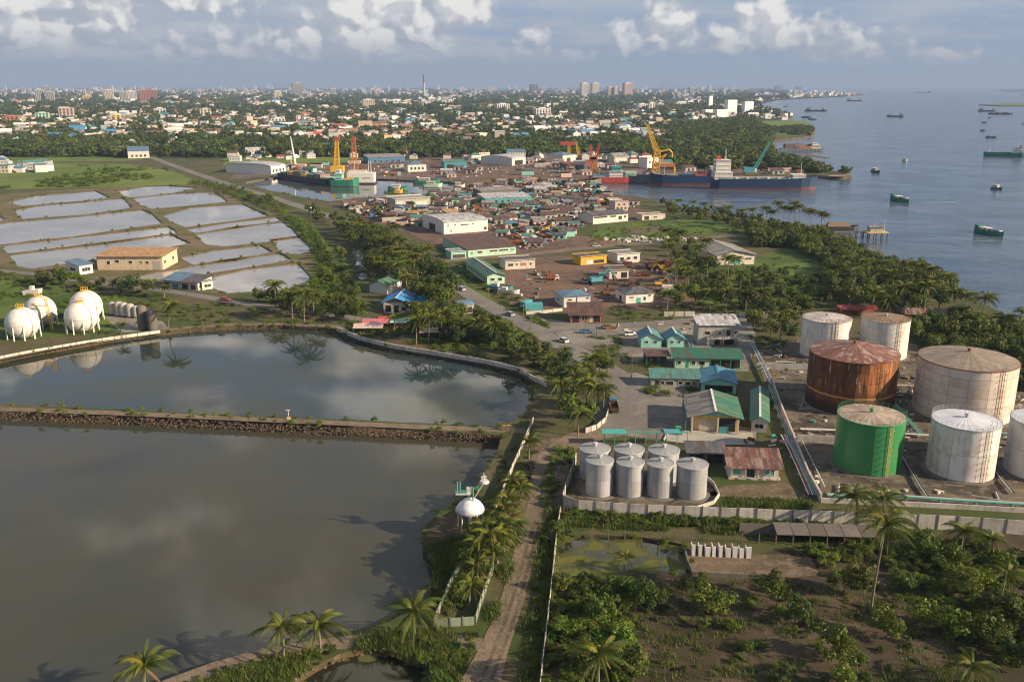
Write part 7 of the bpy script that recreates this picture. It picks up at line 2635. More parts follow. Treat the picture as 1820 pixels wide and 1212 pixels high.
taken = []
kinds = ['shed'] * 22 + ['truck'] * 4 + ['van_truck'] + ['container'] * 3 + ['boat'] * 2 + ['excavator']
cols = ['white', 'blue', 'turquoise', 'rust-brown', 'yellow', 'orange', 'grey', 'rust-brown', 'rust-brown', 'grey', 'cream', 'rust-brown', 'rust-brown', 'cream', 'rust-brown', 'grey']
noun = {'shed': '{}-roofed shed', 'truck': '{} cab flatbed truck', 'van_truck': '{} box truck', 'container': '{} shipping container', 'boat': '{} beached boat', 'excavator': '{} excavator', 'car': '{} car'}
grp = {'shed': 'small sheds in the scrap yard', 'truck': 'trucks in the scrap yard', 'van_truck': 'trucks in the scrap yard', 'container': 'containers in the scrap yard', 'boat': 'boats hauled out in the yard', 'excavator': 'excavators in the yard', 'car': 'cars in the yard'}
for zone, n, gap, mk, sc in ((YZ, 250, 6.6, YMARK, .9), (YZ2, 8, 12, Y2, .8), (YZ3, 60, 9, YMARK, 1.15)):
    for p in scatter(zone, n * 2, gap, RY, True, [], 40, taken):
        if n <= 0:
            break
        if not clear(p):
            continue
        n -= 1
        k, c = RY.choice(kinds), RY.choice(cols)
        if zone is YZ2:
            k = RY.choice(['truck', 'container', 'excavator', 'boat', 'van_truck'])
        put(k, c, p, RY.choice([.1, .1, 1.67, .35, -.2, 3.2]) + RY.uniform(-.15, .15), noun[k].format(c) + ' in the yard', group=grp[k], marks=mk, sc=sc * RY.uniform(.85, 1.2))
# placed ones
put('boat', 'turquoise', P(889, 517), -.35, label='turquoise beached boat beside the green hall', group=grp['boat'], sc=1.2)
put('boat', 'white', P(904, 522), -.3, label='white beached boat next to the turquoise one by the green hall', group=grp['boat'], sc=1.0)
put('excavator', 'turquoise', P(1060, 505), .3, label='turquoise crane digger before the site cabin', group=grp['excavator'], sc=1.6)
put('excavator', 'yellow', P(1183, 488), 3.3, label='yellow wheel loader at the right end of the yard', group=grp['excavator'], sc=1.3)
put('truck', 'red', P(1170, 478), .2, label='truck with long red trailer at the right end of the yard', group=grp['truck'], sc=1.5)
put('container', 'turquoise', P(948, 552), .2, label='turquoise container on the corner beside the white workshop', group=grp['container'], sc=1.1)
put('container', 'turquoise', P(935, 545), 1.0, label='turquoise container farther from the white workshop', group=grp['container'], sc=.9)
put('van_truck', 'cream', P(1195, 524), -.1, label='cream box truck behind the palm in front of the yard', group=grp['van_truck'], sc=1.2)
put('truck', 'blue', P(1090, 728), 1.55, label='small blue truck parked against the palm grove wall', group='vehicles on the depot roads', sc=.9)
for (x, y, c, rz, lab) in ((906, 561, 'grey', 2.2, 'grey car driving on the main road'), (1120, 596, 'white', .3, 'white car parked on the depot forecourt'), (1043, 592, 'blue', .1, 'blue car parked by the small garden'), (1080, 584, 'rust-brown', .2, 'brown car at the junction by the brick house'),
                           (433, 336, 'blue', -.4, 'dark blue car by the basin end of the main road'), (655, 437, 'white', 2.3, 'white car parked in the trees by the canal'), (1000, 608, 'white', 2.3, 'white car on the road bend below the pond corner palms'), (1072, 652, 'grey', 2.1, 'grey car turning into the depot'), (820, 516, 'grey', 2.2, 'grey car on the main road beside the green hall'), (548, 371, 'white', 2.7, 'white car on the far stretch of the main road'), (1060, 439, 'cream', .1, 'cream car on the cross road by the pale rubble'), (400, 535, 'red', -.2, 'red car on the service road behind the pond'), (1250, 572, 'blue', .1, 'blue car on the side road behind the two-storey house'), (765, 460, 'red', 2.2, 'red car on the main road by the works'), (1205, 768, 'green', 1.4, 'green car beside the loading shed')):
    put('car', c, P(x, y), rz, label=lab, group='vehicles on the depot roads')
HEAPM = [heap_mesh(i, [RUST, RUSTD, (BLUEP, ORGP, WHITE, TURQ, STEEL)[i % 5], DARKC, WOOD]) for i in range(8)]
for i, p in enumerate(scatter(YZ, 60, 8, RY, True, [], 40, taken) + scatter(YZ2, 3, 9, RY, True, [], 40, taken)):
    if clear(p, -4):
        o = meshobj('scrap_heap', HEAPM[i % 8], None, p, RY.uniform(0, 6), RY.uniform(.7, 1.5))
        tag(o, None, 'scrap heap', 'scrap heaps in the yard')
        later(o, ('rusty', 'rusty', 'brown')[i % 3] + ' scrap heap in the yard', YMARK + Y2)
# litter of scrap that nobody could count
bits = source('scrap_bit', [MB().box(-.8, .8, -.4, .4, 0, .6).mesh('bit', m_) for m_ in (RUST, RUSTD, WHITE, BLUEP, STEEL, OFFW, ORGP, DARKC, RUSTD, WOOD, RUSTD, DARKC)])
pb = [p for p in scatter(YZ, 3000, 0, RY, True) + scatter(YZ2, 50, 0, RY, True) + scatter(YZ3, 500, 0, RY, True) if clear(p, -6)]
mass('scrap_litter', pb, bits, [(RY.uniform(.4, 1.5), RY.uniform(.5, 1.4), RY.uniform(.4, 1.8)) for _ in pb])

# utility poles and lamp posts
PX = [(745, 466), (772, 486), (815, 522), (868, 548), (930, 580), (1078, 652), (1122, 672), (700, 430), (640, 398), (590, 382), (560, 372), (515, 356), (470, 344)]
for i, (x, y) in enumerate(PX):
    t = thing('utility_pole', None, 'utility pole', P(x, y), .6, 'utility poles along the main road')
    m = MB()
    m.tube((0, 0, -.2), (0, 0, 8), .14, .10, 6)
    m.build('pole', WOOD, t)
    MB().box(-1.1, 1.1, -.07, .07, 7.3, 7.45).build('cross_arm', WOOD, t)
    later(t, 'slim utility pole along the main road', YMARK + Y2)
for i, (x, y, lab) in enumerate(((1060, 600, 'dark lamp post in the small roadside garden'), (1040, 596, 'second dark lamp post at the roadside garden, nearer the junction'), (943, 585, 'blue-white signboard post at the road junction'))):
    t = thing('lamp_post', lab, 'lamp post', P(x, y))
    MB().tube((0, 0, 0), (0, 0, 5), .09, .07, 6).build('pole', DARKC, t)
    MB().box(-.5, .5, -.12, .12, 4.6, 5.3).build('head' if i < 2 else 'signboard', DARKC if i < 2 else BLUEP, t)
# pink tarps and stalls by the pond wall
for i, (x, y, L, col, lab) in enumerate(((668, 584, 9, PINKP, 'pink tarpaulin awning at the far pond wall'), (690, 579, 7, REDP, 'red awning behind the pink tarpaulin'), (712, 582, 7, TEALW, 'pale teal awning next to the pink tarpaulin'), (655, 592, 10, PINKW, 'flat brick-pink roof slab by the pond wall'), (770, 600, 9, PINKW, 'long pinkish stall roof under the palms'), (820, 596, 8, OFFW, 'pale stall roof under the palms by the pond'))):
    t = thing('market_awning', lab, 'awning', P(x, y), .05)
    MB().hull([(-L / 2, -2, 2.2), (L / 2, -2, 2.2), (L / 2, 2, 2.9), (-L / 2, 2, 2.9)], [(-L / 2, -2, 2.28), (L / 2, -2, 2.28), (L / 2, 2, 2.98), (-L / 2, 2, 2.98)]).build('cover', col, t)
    for sx in (-1, 1):
        for sy in (-1, 1):
            MB().tube((sx * (L / 2 - .2), sy * 1.8, 0), (sx * (L / 2 - .2), sy * 1.8, 2.5 + .3 * sy), .07, n=4).build('post', WOOD, t)
# white stone heap row near the depot field and pale roofs
pts = scatter([(1070, 424), (1140, 420), (1250, 424), (1240, 430), (1150, 432), (1072, 432)], 120, 0, RY)
mass('pale_rubble', pts, source('pale_bit', [MB().box(-1, 1, -.5, .5, 0, .7).mesh('bit', m_) for m_ in (WHITE, OFFW, GREYW)]), [RY.uniform(.4, 1.3) for _ in pts])
# ------------------------------------------------------------------ palms, trees, shrubs
RG = random.Random(31)


def palm_px(xb, yb, xt, yt, label=None, near=True, nuts=False, sc=None, phrase=None, marks=None, seed=None, group=None):
    """palm from its base pixel and the pixel of its crown's heart"""
    b = P(xb, yb)
    h = height_at(b, yt)
    dx_ = (xt - xb) * mpp(Vector((b.x, b.y, h)))
    # a vertical line leans in the picture away from the centre: allow for it
    vx = (b.x * FPX / (b.y * cT - (h - CAM_H) * sT)) - (b.x * FPX / (b.y * cT + CAM_H * sT))
    dx_ -= vx * mpp(Vector((b.x, b.y, h)))
    lean = max(-.35, min(.35, dx_ / max(h, 1)))
    sd = seed if seed is not None else int(xb * 7 + yb)
    return coconut_palm(b, h, label, sc or min(1.25, .62 + h * .045), lean, 0, sd, near, group, marks, phrase, nuts)


NEAR = [(1547, 1090, 1575, 932, 'tall leaning coconut palm rising over the plot, largest in view', True, 1.35), (505, 1172, 503, 1115, 'left one of two palms on the bank between the ponds', False, 1.12), (570, 1158, 566, 1112, 'right one of two palms on the bank between the ponds', True, 1.12),
        (737, 1132, 735, 1086, 'palm at the end of the bank beside the mossy wall', False, 1.2), (258, 1235, 258, 1185, 'yellow-tipped palm cut by the bottom edge at the left', False, 1.1), (834, 1074, 837, 1040, 'small palm inside the mossy walled enclosure', False, .85),
        (862, 1005, 868, 955, 'bushy palm behind the enclosure by the track', False, 1.15), (896, 985, 893, 940, 'palm overhanging the dirt track behind the white vessel', False, 1.15), (846, 1015, 850, 968, 'dark palm nearest the legs of the white vessel', False, 1.1), (905, 918, 904, 888, 'palm at the leaning pond wall', False, .95),
        (925, 905, 925, 868, 'palm on the dirt track side of the pond wall', False, .95), (940, 815, 940, 784, 'small palm at the pond corner beside the track', False, .75),
        (995, 725, 996, 684, 'tall yellowish palm at the left edge of the grove', False, 1.1), (1027, 775, 1029, 738, 'front palm of the grove by the depot yard', False, 1.05), (1058, 735, 1056, 690, 'palm in the grove next to the curved wall', False, 1.05), (1066, 700, 1066, 668, 'rear palm of the grove by the road', False, .95), (1040, 690, 1038, 655, 'rearmost palm at the top of the grove', False, .9), (1010, 690, 1012, 662, 'yellow palm behind the tall one in the grove', False, .9),
        (1525, 935, 1520, 880, 'left palm in front of the green tank', False, 1.15), (1570, 930, 1572, 884, 'right palm in front of the green tank', False, 1.15), (1062, 1240, 1066, 1165, 'pale palm crown cut by the bottom edge', False, 1.2), (1725, 1225, 1728, 1185, 'small palm cut by the bottom edge at the right', False, .9),
        (1385, 620, 1390, 562, 'dark big palm left of the rear white tanks', False, 1.25), (1712, 985, 1714, 945, 'palm in front of the panel wall below the right tanks', False, 1.0), (1764, 990, 1762, 958, 'small palm right of another one below the right tanks', False, .8), (1775, 1080, 1790, 1020, 'thin palm leaning right at the right edge', False, .8),
        (1110, 1010, 1112, 990, 'slim young palm at the green pool', False, .6)]
for xb, yb, xt, yt, lab, nuts, sc in NEAR:
    palm_px(xb, yb, xt, yt, lab, True, nuts, sc, group=None)
MARKS['the white vessel on legs'] = P(836, 940)
MARKS['the grove wall'] = P(1084, 728)
for i, (x, y, yt, sc) in enumerate(((868, 982, 940, 1.05), (884, 1000, 955, 1.1), (908, 968, 928, 1.05), (873, 1022, 985, .95), (915, 895, 858, .95), (898, 940, 905, 1.0), (850, 1040, 1008, .85), (1012, 745, 712, 1.0), (1043, 718, 680, 1.05), (1072, 730, 690, 1.0), (1020, 705, 668, 1.05), (978, 668, 640, .9), (1050, 668, 638, .95))):
    palm_px(x, y, x + RG.uniform(-5, 5), yt, None, True, False, sc, 'palm in the clump', ['the white vessel on legs', 'the grove wall'], seed=70 + i, group='palms clumped by track and grove')
MID = [(541, 572, 540, 522, 'tallest palm of the trio on the far pond shore', 1.3), (520, 566, 518, 525, 'left palm of the trio on the far pond shore', 1.05), (490, 548, 488, 507, 'palm standing behind the trio on the far pond shore', 1.0), (558, 562, 556, 528, 'right palm of the trio on the far pond shore', 1.0),
       (643, 575, 642, 545, 'lone palm near the pink tarpaulin', .85), (300, 588, 303, 545, 'palm on the apron beside the dark vessels', 1.0), (292, 530, 293, 512, 'small palm before the long canteen', .7), (215, 594, 216, 578, 'very small palm on the grass by the gas spheres', .6),
       (740, 612, 740, 572, 'palm on the pond wall, left in its row', 1.05), (762, 610, 764, 566, 'palm on the pond wall, second in its row from the left', 1.1), (782, 604, 786, 560, 'palm on the pond wall, third in its row from the left', 1.1), (797, 602, 796, 566, 'palm on the pond wall, fourth in its row from the left', 1.0),
       (850, 608, 848, 574, 'palm between pond wall and road, left of a pair', 1.0), (877, 612, 878, 578, 'palm between pond wall and road, right of a pair', 1.0), (934, 632, 932, 598, 'palm at the road bend above the pond corner', .95), (1002, 640, 1003, 622, 'young palm on the verge above the grove', .7),
       (700, 592, 702, 566, 'palm behind the pink tarpaulin', .8), (1240, 480, 1242, 440, 'palm left of the big beige depot', 1.0), (1235, 505, 1238, 470, 'palm at the right border of the yard', 1.0), (1186, 552, 1187, 522, 'palm in front of the yard near the white house', .95), (1222, 520, 1224, 488, 'palm by the cream truck', .9), (1305, 500, 1306, 462, 'palm in front of the big beige depot', .9),
       (1262, 548, 1262, 520, 'palm behind the two-storey house', .95), (1290, 552, 1292, 520, 'palm right behind the two-storey house roof', .95), (1325, 556, 1326, 524, 'palm between two-storey house and tanks', .95), (1352, 560, 1352, 520, 'palm beyond the two-storey house to the right', 1.0),
       (1550, 566, 1555, 522, 'leaning palm behind the rear white tanks', 1.1), (1581, 566, 1580, 535, 'yellowish palm right of the rear white tanks', 1.0), (1605, 548, 1606, 510, 'palm above the rusty-roofed shelter', 1.1), (1640, 568, 1648, 508, 'tall palm rising at the rusty-roofed shelter', 1.15), (1628, 528, 1627, 488, 'palm on the river edge beyond the shelter', 1.1), (1662, 530, 1660, 498, 'palm on the river edge right of the shelter', 1.1),
       (1742, 575, 1752, 530, 'palm standing clear against the river at the right', 1.15), (1695, 556, 1696, 520, 'palm on the shore left of the clear-standing one', 1.05), (1712, 558, 1718, 525, 'palm crown beside the clear-standing one', 1.0), (1785, 600, 1786, 566, 'palm on the shore near the right edge', 1.0), (1812, 606, 1814, 574, 'last palm on the shore at the right edge', 1.0), (1582, 520, 1584, 486, 'palm above the mangrove by the river', 1.0), (1560, 520, 1560, 492, 'dark palm among the mangrove trees', .95)]
for xb, yb, xt, yt, lab, sc in MID:
    palm_px(xb, yb, xt, yt, lab, xb > 1500 or yb > 560, False, sc * 1.16)
# row of palms on the river point by the jetty, and along the inlet
MARKS['the jetty platform'] = P(1555, 420)
MARKS['the inlet'] = P(1250, 372)
for i, (x, y, yt) in enumerate(((1294, 390, 370), (1318, 387, 375), (1337, 391, 373), (1362, 394, 371), (1372, 395, 378), (1384, 397, 362), (1392, 396, 370), (1404, 399, 372), (1412, 399, 362), (1420, 400, 368), (1436, 402, 374), (1441, 403, 377), (1460, 405, 380), (1466, 405, 384), (1250, 378, 363), (1207, 369, 357), (1232, 373, 360), (1278, 385, 372))):
    palm_px(x, y, x, yt, None, False, False, 1.05 if i < 14 else .9, 'palm on the river point', ['the jetty platform', 'the inlet'], seed=i, group='palms on the river point')

for k_, v_ in (('the blue-roofed villa', (705, 556)), ('the green hall', (880, 500)), ('the gas spheres', (110, 590)), ('the canteen', (330, 515)), ('the ochre warehouse', (240, 478)), ('the big beige depot', (1305, 470)), ('the rear white tanks', (1515, 620)), ('the rusty-roofed shelter', (1640, 567)),
               ('the two-storey house', (1275, 612)), ('the pond palm trio', (541, 570)), ('the tall leaning palm', (1547, 1090)), ('the ruined white wall', (1283, 985)), ('the green pool', (1080, 985)), ('the panel wall', (1600, 940)), ('the depot grove', (1030, 720)), ('the canal', (640, 465))):
    MARKS[k_] = P(*v_)
BUILT2 = [(o.location.x, o.location.y, 7) for o in COL.objects if o.get('category') in ('building', 'storage tank', 'gas tank')]


def clear2(p, r=0):
    return all((p.x - b[0]) ** 2 + (p.y - b[1]) ** 2 > (b[2] + r) ** 2 for b in BUILT2) and not any(inside(p, w) for w in WATER_POLYS)


# wood along canal and main road
tk = []
WOODS = [([(600, 410), (650, 405), (690, 432), (735, 462), (800, 520), (812, 552), (780, 560), (745, 545), (700, 508), (660, 500), (655, 465), (615, 430)], 84, 4.6, (7, 10.5), ['the canal', 'the blue-roofed villa', 'the green hall'], 'broadleaf tree'),
         ([(545, 375), (590, 388), (600, 402), (560, 396)], 12, 6, (5, 8), ['the canal', 'the grey depot'], 'dark roadside tree'), ([(440, 355), (480, 358), (490, 372), (455, 366)], 7, 7, (5, 7), ['the ochre warehouse', 'the dock basin'], 'dark roadside tree'),
         ([(80, 500), (150, 506), (290, 526), (285, 536), (140, 520), (60, 512)], 16, 7, (5, 7.5), ['the gas spheres', 'the canteen'], 'round tree in the row'),
         ([(1190, 430), (1250, 445), (1262, 480), (1300, 510), (1300, 548), (1190, 552), (1210, 500)], 26, 6, (5, 8), ['the big beige depot', 'the two-storey house', 'the white house'], 'leafy tree'),
         ([(1310, 545), (1380, 535), (1412, 565), (1400, 610), (1345, 596)], 12, 6, (5, 8), ['the two-storey house', 'the rear white tanks'], 'dark tree'),
         ([(1465, 505), (1580, 505), (1660, 545), (1680, 560), (1600, 562), (1480, 552)], 34, 6, (6, 9), ['the rear white tanks', 'the rusty-roofed shelter'], 'dark tree'),
         ([(1620, 610), (1640, 590), (1700, 575), (1840, 620), (1840, 680), (1800, 660), (1700, 618)], 26, 6, (5, 8), ['the rusty-roofed shelter', 'the rear white tanks'], 'bushy tree'),
         ([(985, 655), (1075, 640), (1085, 700), (1070, 755), (1010, 768), (990, 730)], 13, 4.5, (4, 6.5), ['the depot grove'], 'leafy tree'),
         ([(440, 535), (640, 545), (650, 572), (540, 568)], 24, 5, (4, 6.5), ['the pond palm trio', 'the blue-roofed villa'], 'low tree'),
         ([(720, 556), (812, 552), (900, 600), (985, 640), (960, 655), (860, 620), (740, 604)], 46, 4, (4, 7.5), ['the blue-roofed villa', 'the green hall'], 'shady tree'),
         ([(560, 430), (605, 440), (625, 500), (640, 545), (590, 540), (560, 480)], 16, 9, (4, 6), ['the canal', 'the pond palm trio'], 'low tree'),
         ([(1160, 362), (1250, 378), (1340, 398), (1430, 420), (1440, 440), (1330, 415), (1200, 390)], 40, 7, (6, 9), ['the long white hall', 'the inlet', 'the jetty platform'], 'mangrove tree')]
n_ = 0
for poly, n, gap, (h0, h1), mk, ph in WOODS:
    mk = [m_ for m_ in mk if m_ in MARKS]
    for p in scatter(poly, n, gap, RG, False, [], 40, tk):
        if not clear2(p):
            continue
        h = RG.uniform(h0, h1)
        n_ += 1
        leafy_tree(p, h, h * RG.uniform(.40, .55), ph, mk, n_, 'leafy trees', far=p.y > 480)
# palms mixed into the roadside wood and the depot trees
for i, p in enumerate(scatter([(640, 420), (700, 440), (760, 480), (812, 545), (800, 575), (740, 560), (690, 510), (650, 450)], 26, 5, RG, False, [], 40, tk) + scatter([(1180, 440), (1250, 440), (1300, 510), (1330, 550), (1190, 552)], 14, 6, RG, False, [], 40, tk) + scatter([(1500, 500), (1600, 505), (1690, 545), (1640, 560), (1500, 550)], 16, 6, RG, False, [], 40, tk) + scatter([(1690, 570), (1840, 610), (1840, 660), (1700, 610)], 10, 6, RG, False, [], 40, tk)):
    if clear2(p, -2):
        coconut_palm(p, RG.uniform(8, 12), None, RG.uniform(.85, 1.1), RG.uniform(0, .1), RG.uniform(0, 6), i, False, 'palms among the trees', ['the canal', 'the blue-roofed villa', 'the big beige depot', 'the two-storey house', 'the rear white tanks', 'the rusty-roofed shelter'], 'palm among the trees')
# low scrub over the open ground between the buildings
pts = []
for poly, n in (([(-40, 478), (330, 530), (560, 560), (590, 575), (330, 585), (200, 600), (-40, 560)], 650), ([(600, 570), (760, 580), (900, 590), (990, 640), (960, 660), (830, 632), (640, 600)], 520), ([(800, 480), (850, 505), (905, 556), (990, 592), (960, 556), (880, 500), (830, 465)], 160), ([(1080, 545), (1340, 545), (1340, 560), (1180, 568), (1080, 570)], 130), ([(1330, 590), (1420, 590), (1420, 610), (1345, 640)], 70), ([(1150, 395), (1330, 410), (1250, 425), (1050, 440), (1040, 415)], 160), ([(1230, 470), (1420, 450), (1440, 540), (1240, 548)], 200), ([(1140, 690), (1240, 700), (1225, 712), (1150, 700)], 30), ([(970, 900), (1000, 860), (1030, 800), (990, 800), (960, 860)], 60)):
    pts += [p for p in scatter(poly, n, 0, RG) if clear2(p, 1) and mnoise.noise(Vector((p.x * .07, p.y * .07, 12))) > -.12]
mass('low_scrub', pts, BUSHES, [(a_ := RG.uniform(.4, 1.5), a_, a_ * RG.uniform(.45, .8)) for _ in pts])
for i, p in enumerate(scatter(YZ, 48, 9, RG, False, [], 40, tk)):
    if clear(p, -8):
        h = RG.uniform(4.5, 7.5)
        leafy_tree(p, h, h * .48, 'dark tree among the yard sheds', YMARK, i, 'trees in the scrap yard', far=True)
# coastal mangrove, one mass
pts = [p for p in scatter([(1330, 415), (1440, 415), (1500, 440), (1560, 470), (1640, 488), (1700, 520), (1640, 530), (1560, 508), (1470, 505), (1470, 470), (1400, 440), (1340, 440)], 420, 3.5, RG) if clear2(p)]
mass('mangrove_thicket', pts, MID_TREES, [RG.uniform(2.2, 4.6) for _ in pts], zs=None, label='mangrove wood along the river')
pts = [p for p in scatter([(1230, 520), (1320, 480), (1470, 500), (1480, 545), (1400, 560), (1330, 545)], 60, 4, RG) + scatter([(1640, 600), (1840, 640), (1860, 700), (1800, 690), (1650, 625)], 170, 2.5, RG) + scatter([(1620, 590), (1700, 562), (1840, 606), (1840, 640), (1640, 604)], 140, 3, RG) if clear2(p, 1)]
mass('shore_thicket', pts, MID_TREES, [RG.uniform(1.4, 3.2) for _ in pts])
pts = [p for p in scatter([(500, 385), (545, 395), (575, 435), (590, 470), (640, 520), (650, 560), (560, 560), (555, 510), (570, 470), (555, 440), (520, 405)], 190, 3, RG) + scatter([(330, 322), (400, 330), (470, 352), (520, 378), (500, 385), (440, 360), (380, 340)], 120, 4, RG) if clear2(p)]
mass('canal_scrub', pts, BUSHES, [RG.uniform(.8, 2.6) for _ in pts])
# bushes on the dykes and bank edges
pts = []
for k, (poly, z, _m) in holesA.items():
    n = len(poly)
    for i in range(n):
        a, b = poly[i], poly[(i + 1) % n]
        L_ = (b - a).length
        for q_ in range(int(L_ * (.16 if k.startswith('fish') else .5 if k == 'pond_c' else .22) + RG.random())):
            t_ = RG.random()
            p = a.lerp(b, t_)
            if mnoise.noise(Vector((p.x * .06, p.y * .06, 1))) > -.05 and p.y > 100:
                pts.append(Vector((p.x + RG.uniform(-.8, .8), p.y + RG.uniform(-.8, .8), -.3)))
for i in range(46):
    x = RG.uniform(0, 900)
    if mnoise.noise(Vector((x * .012, 0, 5))) > .05:
        pts.append(P(x, 726 + x * .043 + RG.choice([-6, 6]), -.1))
mass('bank_scrub', pts, BUSHES, [RG.uniform(.35, 1.15) for _ in pts])
# floating weed and scum along the pond edges
disc = []
for i in range(4):
    m = MB()
    m.poly([(math.cos(a) * (1 + .4 * mnoise.noise(Vector((math.cos(a) * 2, math.sin(a) * 2, i)))), .6 * math.sin(a) * (1 + .4 * mnoise.noise(Vector((math.cos(a) * 2, math.sin(a) * 2, i + 9)))), 0) for a in [k * .45 for k in range(14)]])
    disc.append(m.mesh('weed_patch', plain('pond_weed', (.060, .070, .018), .7, .5, (.10, .085, .04), .8)))
pts = []
for k, z in (('pond_a', Z_POND), ('pond_b', Z_PB), ('pond_c', -1.0)):
    poly = holesA[k][0]
    c_ = sum(poly, Vector()) / len(poly)
    for i in range(110 if k != 'pond_c' else 25):
        p = RG.choice(poly)
        if p.y < 100:
            continue
        q_ = p.lerp(c_, RG.random() ** 2 * .05)
        pts.append(Vector((q_.x + RG.uniform(-1, 1), q_.y + RG.uniform(-1, 1), z + .006 + .0006 * len(pts) % .02)))
mass('pond_weed', pts, source('weed_shape', disc), [(RG.uniform(.4, 1.8), RG.uniform(.4, 1.6), 1) for _ in pts], rots=[RG.uniform(-.4, .4) for _ in pts])
# far woods: uncountable tree canopy between and beyond the houses
pts, sc = [], []
for poly, n in (([(1190, 222), (1340, 214), (1372, 240), (1368, 262), (1378, 286), (1440, 302), (1200, 302), (1185, 262)], 2300), ([(700, 266), (900, 266), (1180, 274), (1180, 281), (900, 279), (700, 277)], 260), ([(-10, 258), (200, 254), (230, 262), (180, 272), (-10, 270)], 160)):
    for p in scatter(poly, n, 0, RG):
        pts.append(p)
        sc.append(RG.uniform(4.5, 9))
k = 0
while len(pts) < 15000 and k < 90000:
    k += 1
    x, y = RG.uniform(-20, 1400), 158.0 + 122 * RG.random() ** 1.25
    if x > 1185 and y > 212:
        continue
    p = P(x, y)
    if x > 1180 and not inside(p, land_outer):
        continue
    if mnoise.noise(Vector((x * .012, y * .09, 8))) < -.34:
        continue
    pts.append(p)
    sc.append(RG.uniform(4.5, 9.0) * (1 + max(0, 215 - y) / 26))
mass('far_woods', pts, FAR_TREES, sc)
pts = [p for p in scatter([(-40, 338), (0, 336), (120, 333), (250, 330), (330, 327), (350, 318), (290, 300), (150, 294), (0, 297), (-40, 300)], 620, 0, RG, True) if mnoise.noise(Vector((p.x * .012, p.y * .02, 6))) > .02]
mass('marsh_scrub', pts, BUSHES, [(RG.uniform(1.5, 5), RG.uniform(1.5, 4), RG.uniform(.8, 2.4)) for _ in pts])
pts = [p for p in scatter([(1338, 224), (1400, 240), (1440, 242), (1447, 232), (1440, 226), (1380, 226)], 240, 0, RG)]
mass('cape_scrub', pts, FAR_TREES, [RG.uniform(2.5, 5) for _ in pts])
pts = [p for p in scatter([(1378, 286), (1400, 282), (1430, 292), (1470, 302), (1480, 309), (1440, 308), (1380, 300)], 200, 0, RG)] + [P(1494, 309), P(1500, 310), P(1504, 309)]
mass('point_scrub', pts, FAR_TREES, [RG.uniform(3, 6.5) for _ in pts])
# shrubs of the plot in front, each one a bush
SH = [(1268, 1092, 3.6, 1.0), (1362, 1062, 3.2, 1.0), (1415, 1108, 2.6, 1.2), (1475, 1170, 3.2, 1.15), (1572, 1135, 3.4, 1.0), (1640, 1110, 3.2, .9), (1530, 1060, 3.4, 1.2), (1150, 1075, 3.2, 1.0), (1100, 1062, 2.8, .9), (1070, 1105, 3.2, 1.0), (1690, 1130, 3.4, .9), (1760, 1150, 3.6, .9), (1805, 1180, 3.0, 1.0),
      (1680, 1010, 3.4, .9), (1640, 985, 3.2, .9), (1740, 1040, 3.2, .8), (1700, 1060, 3.8, .8), (1770, 1095, 3.4, .9), (1090, 1150, 3.4, .9), (1040, 1190, 3.4, .9), (1010, 1130, 2.6, .9), (1120, 1195, 3.0, .9), (1390, 1205, 1.6, 1.0), (1500, 1215, 2.4, 1.0), (1600, 1050, 2.6, .9), (1470, 1005, 2.2, .8), (1440, 985, 1.8, .8), (1335, 945, 1.4, .9), (1240, 1040, 1.4, .8), (1330, 1160, 1.2, 1.0), (1780, 1010, 2.6, .8), (990, 955, 2.0, 1.2), (1815, 1120, 3.2, 1.0), (1855, 1150, 3.4, 1.0), (1000, 1050, 2.4, .9), (1045, 1060, 2.2, .8)]
for i, (x, y, r_, tl) in enumerate(SH):
    bush(P(x, y), r_, ('leafy bush', 'sprawling bush', 'light green bush')[i % 3] + ' on the plot', ['the tall leaning palm', 'the ruined white wall', 'the green pool', 'the panel wall'], i, 'bushes on the plot', near=True, tall=tl)
# undergrowth: creeper mats nobody could count
pts = [p for p in scatter([(985, 1030), (1120, 1030), (1150, 1060), (1120, 1110), (1130, 1260), (960, 1280), (975, 1120)], 400, 0, RG)] + [p for p in scatter([(1560, 985), (1680, 960), (1830, 985), (1880, 1100), (1820, 1190), (1680, 1110), (1600, 1040)], 430, 0, RG)]
pts += [p for p in scatter([(1000, 912), (1300, 925), (1560, 945), (1560, 955), (1300, 938), (1000, 930)], 330, 0, RG)] + [p for p in scatter([(1440, 975), (1560, 965), (1560, 1000), (1450, 1000)], 60, 0, RG)]
mass('undergrowth', pts, NEARBUSHES, [(a_ := RG.uniform(.5, 1.35), a_, a_ * RG.uniform(.5, .9)) for _ in pts])
pts = [p for p in scatter([(1140, 1040), (1560, 1040), (1640, 1160), (1700, 1260), (1130, 1260)], 150, 0, RG) if mnoise.noise(Vector((p.x * .12, p.y * .12, 2))) > .02]
mass('plot_weeds', pts, NEARBUSHES, [(a_ := RG.uniform(.25, .8), a_, a_ * RG.uniform(.4, .8)) for _ in pts])
pts = [p for p in scatter([(770, 1010), (800, 960), (860, 930), (890, 960), (870, 1010), (840, 1080), (780, 1100)], 90, 0, RG) + scatter([(700, 1120), (770, 1118), (850, 1130), (840, 1190), (770, 1230), (740, 1180)], 120, 0, RG) + scatter([(955, 950), (985, 950), (978, 1000), (962, 1130), (945, 1230), (925, 1230), (945, 1080)], 30, 0, RG)
       + scatter([(300, 1215), (480, 1165), (600, 1150), (590, 1180), (480, 1215), (330, 1260)], 110, 0, RG) + scatter([(880, 820), (940, 770), (960, 800), (950, 880), (900, 920)], 90, 0, RG) if not any(inside(p, w) for w in WATER_POLYS)]
mass('bank_weeds', pts, NEARBUSHES, [(a_ := RG.uniform(.25, .85), a_, a_ * RG.uniform(.5, .9)) for _ in pts])
pts = []
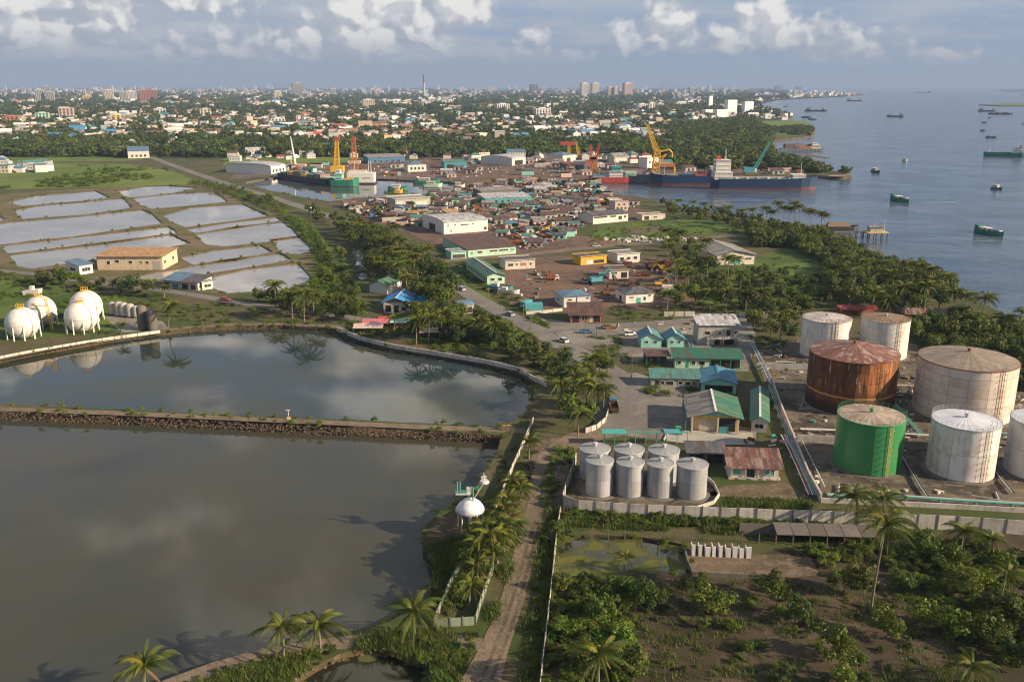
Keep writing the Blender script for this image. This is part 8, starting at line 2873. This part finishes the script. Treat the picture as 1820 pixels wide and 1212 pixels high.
for x, y, r_, _t in SH:
    c_ = P(x, y)
    for _ in range(7):
        a_, d_ = RG.uniform(0, 6.28), r_ * RG.uniform(.7, 1.7)
        pts.append(Vector((c_.x + math.cos(a_) * d_, c_.y + math.sin(a_) * d_, -.1)))
mass('bush_fringe', pts, NEARBUSHES, [(a_ := RG.uniform(.4, 1.3), a_ * RG.uniform(.6, 1.3), a_ * RG.uniform(.5, 1.2)) for _ in pts])
# small gear and rubbish on the tank farm floor
gear = source('yard_gear', [MB().box(-.6, .6, -.3, .3, 0, .5).mesh('gear', m_) for m_ in (STEEL, RUST, OFFW, TEALP, DARKC, WOOD, GREYW)] + [MB().tube((-2, 0, .3), (2, 0, .3), .12).mesh('gear', m_) for m_ in (WHITE, STEEL, RUST)])
pts = [p for p in scatter([(1345, 622), (1420, 600), (1640, 640), (1830, 690), (1830, 890), (1450, 888), (1400, 760)], 420, 0, RG) + scatter([(1290, 770), (1380, 775), (1420, 880), (1260, 900), (1290, 860)], 60, 0, RG) + scatter([(1000, 570), (1330, 570), (1330, 650), (1130, 640)], 70, 0, RG) + scatter([(1040, 790), (1260, 800), (1270, 890), (1020, 890)], 60, 0, RG) if clear2(p, 6)]
mass('yard_clutter', pts, gear, [(RG.uniform(.4, 1.6), RG.uniform(.5, 1.4), RG.uniform(.5, 1.5)) for _ in pts])
# grass tufts
pts = []
for poly, n in (([(975, 905), (1300, 922), (1560, 945), (1700, 950), (1560, 960), (980, 935)], 1500), ([(958, 930), (1000, 930), (965, 1260), (918, 1260)], 260), ([(905, 960), (925, 960), (870, 1130), (850, 1100)], 260), ([(760, 960), (900, 900), (880, 1010), (780, 1110)], 700), ([(1130, 1030), (1600, 1030), (1800, 1240), (1000, 1260)], 420), ([(300, 1225), (700, 1120), (850, 1120), (860, 1230)], 1200), ([(1255, 885), (1440, 890), (1440, 915), (1280, 912)], 350), ([(1140, 640), (1240, 690), (1250, 720), (1160, 690)], 200), ([(1040, 600), (1100, 596), (1120, 640), (1070, 640)], 200)):
    pts += [p for p in scatter(poly, n, 0, RG) if not any(inside(p, w) for w in WATER_POLYS) and mnoise.noise(Vector((p.x * .1, p.y * .1, 4))) > -.2]
mass('grass', pts, TUFTS, [RG.uniform(.6, 1.5) for _ in pts])
# ------------------------------------------------------------------ labels that tell neighbours apart
label_pending()
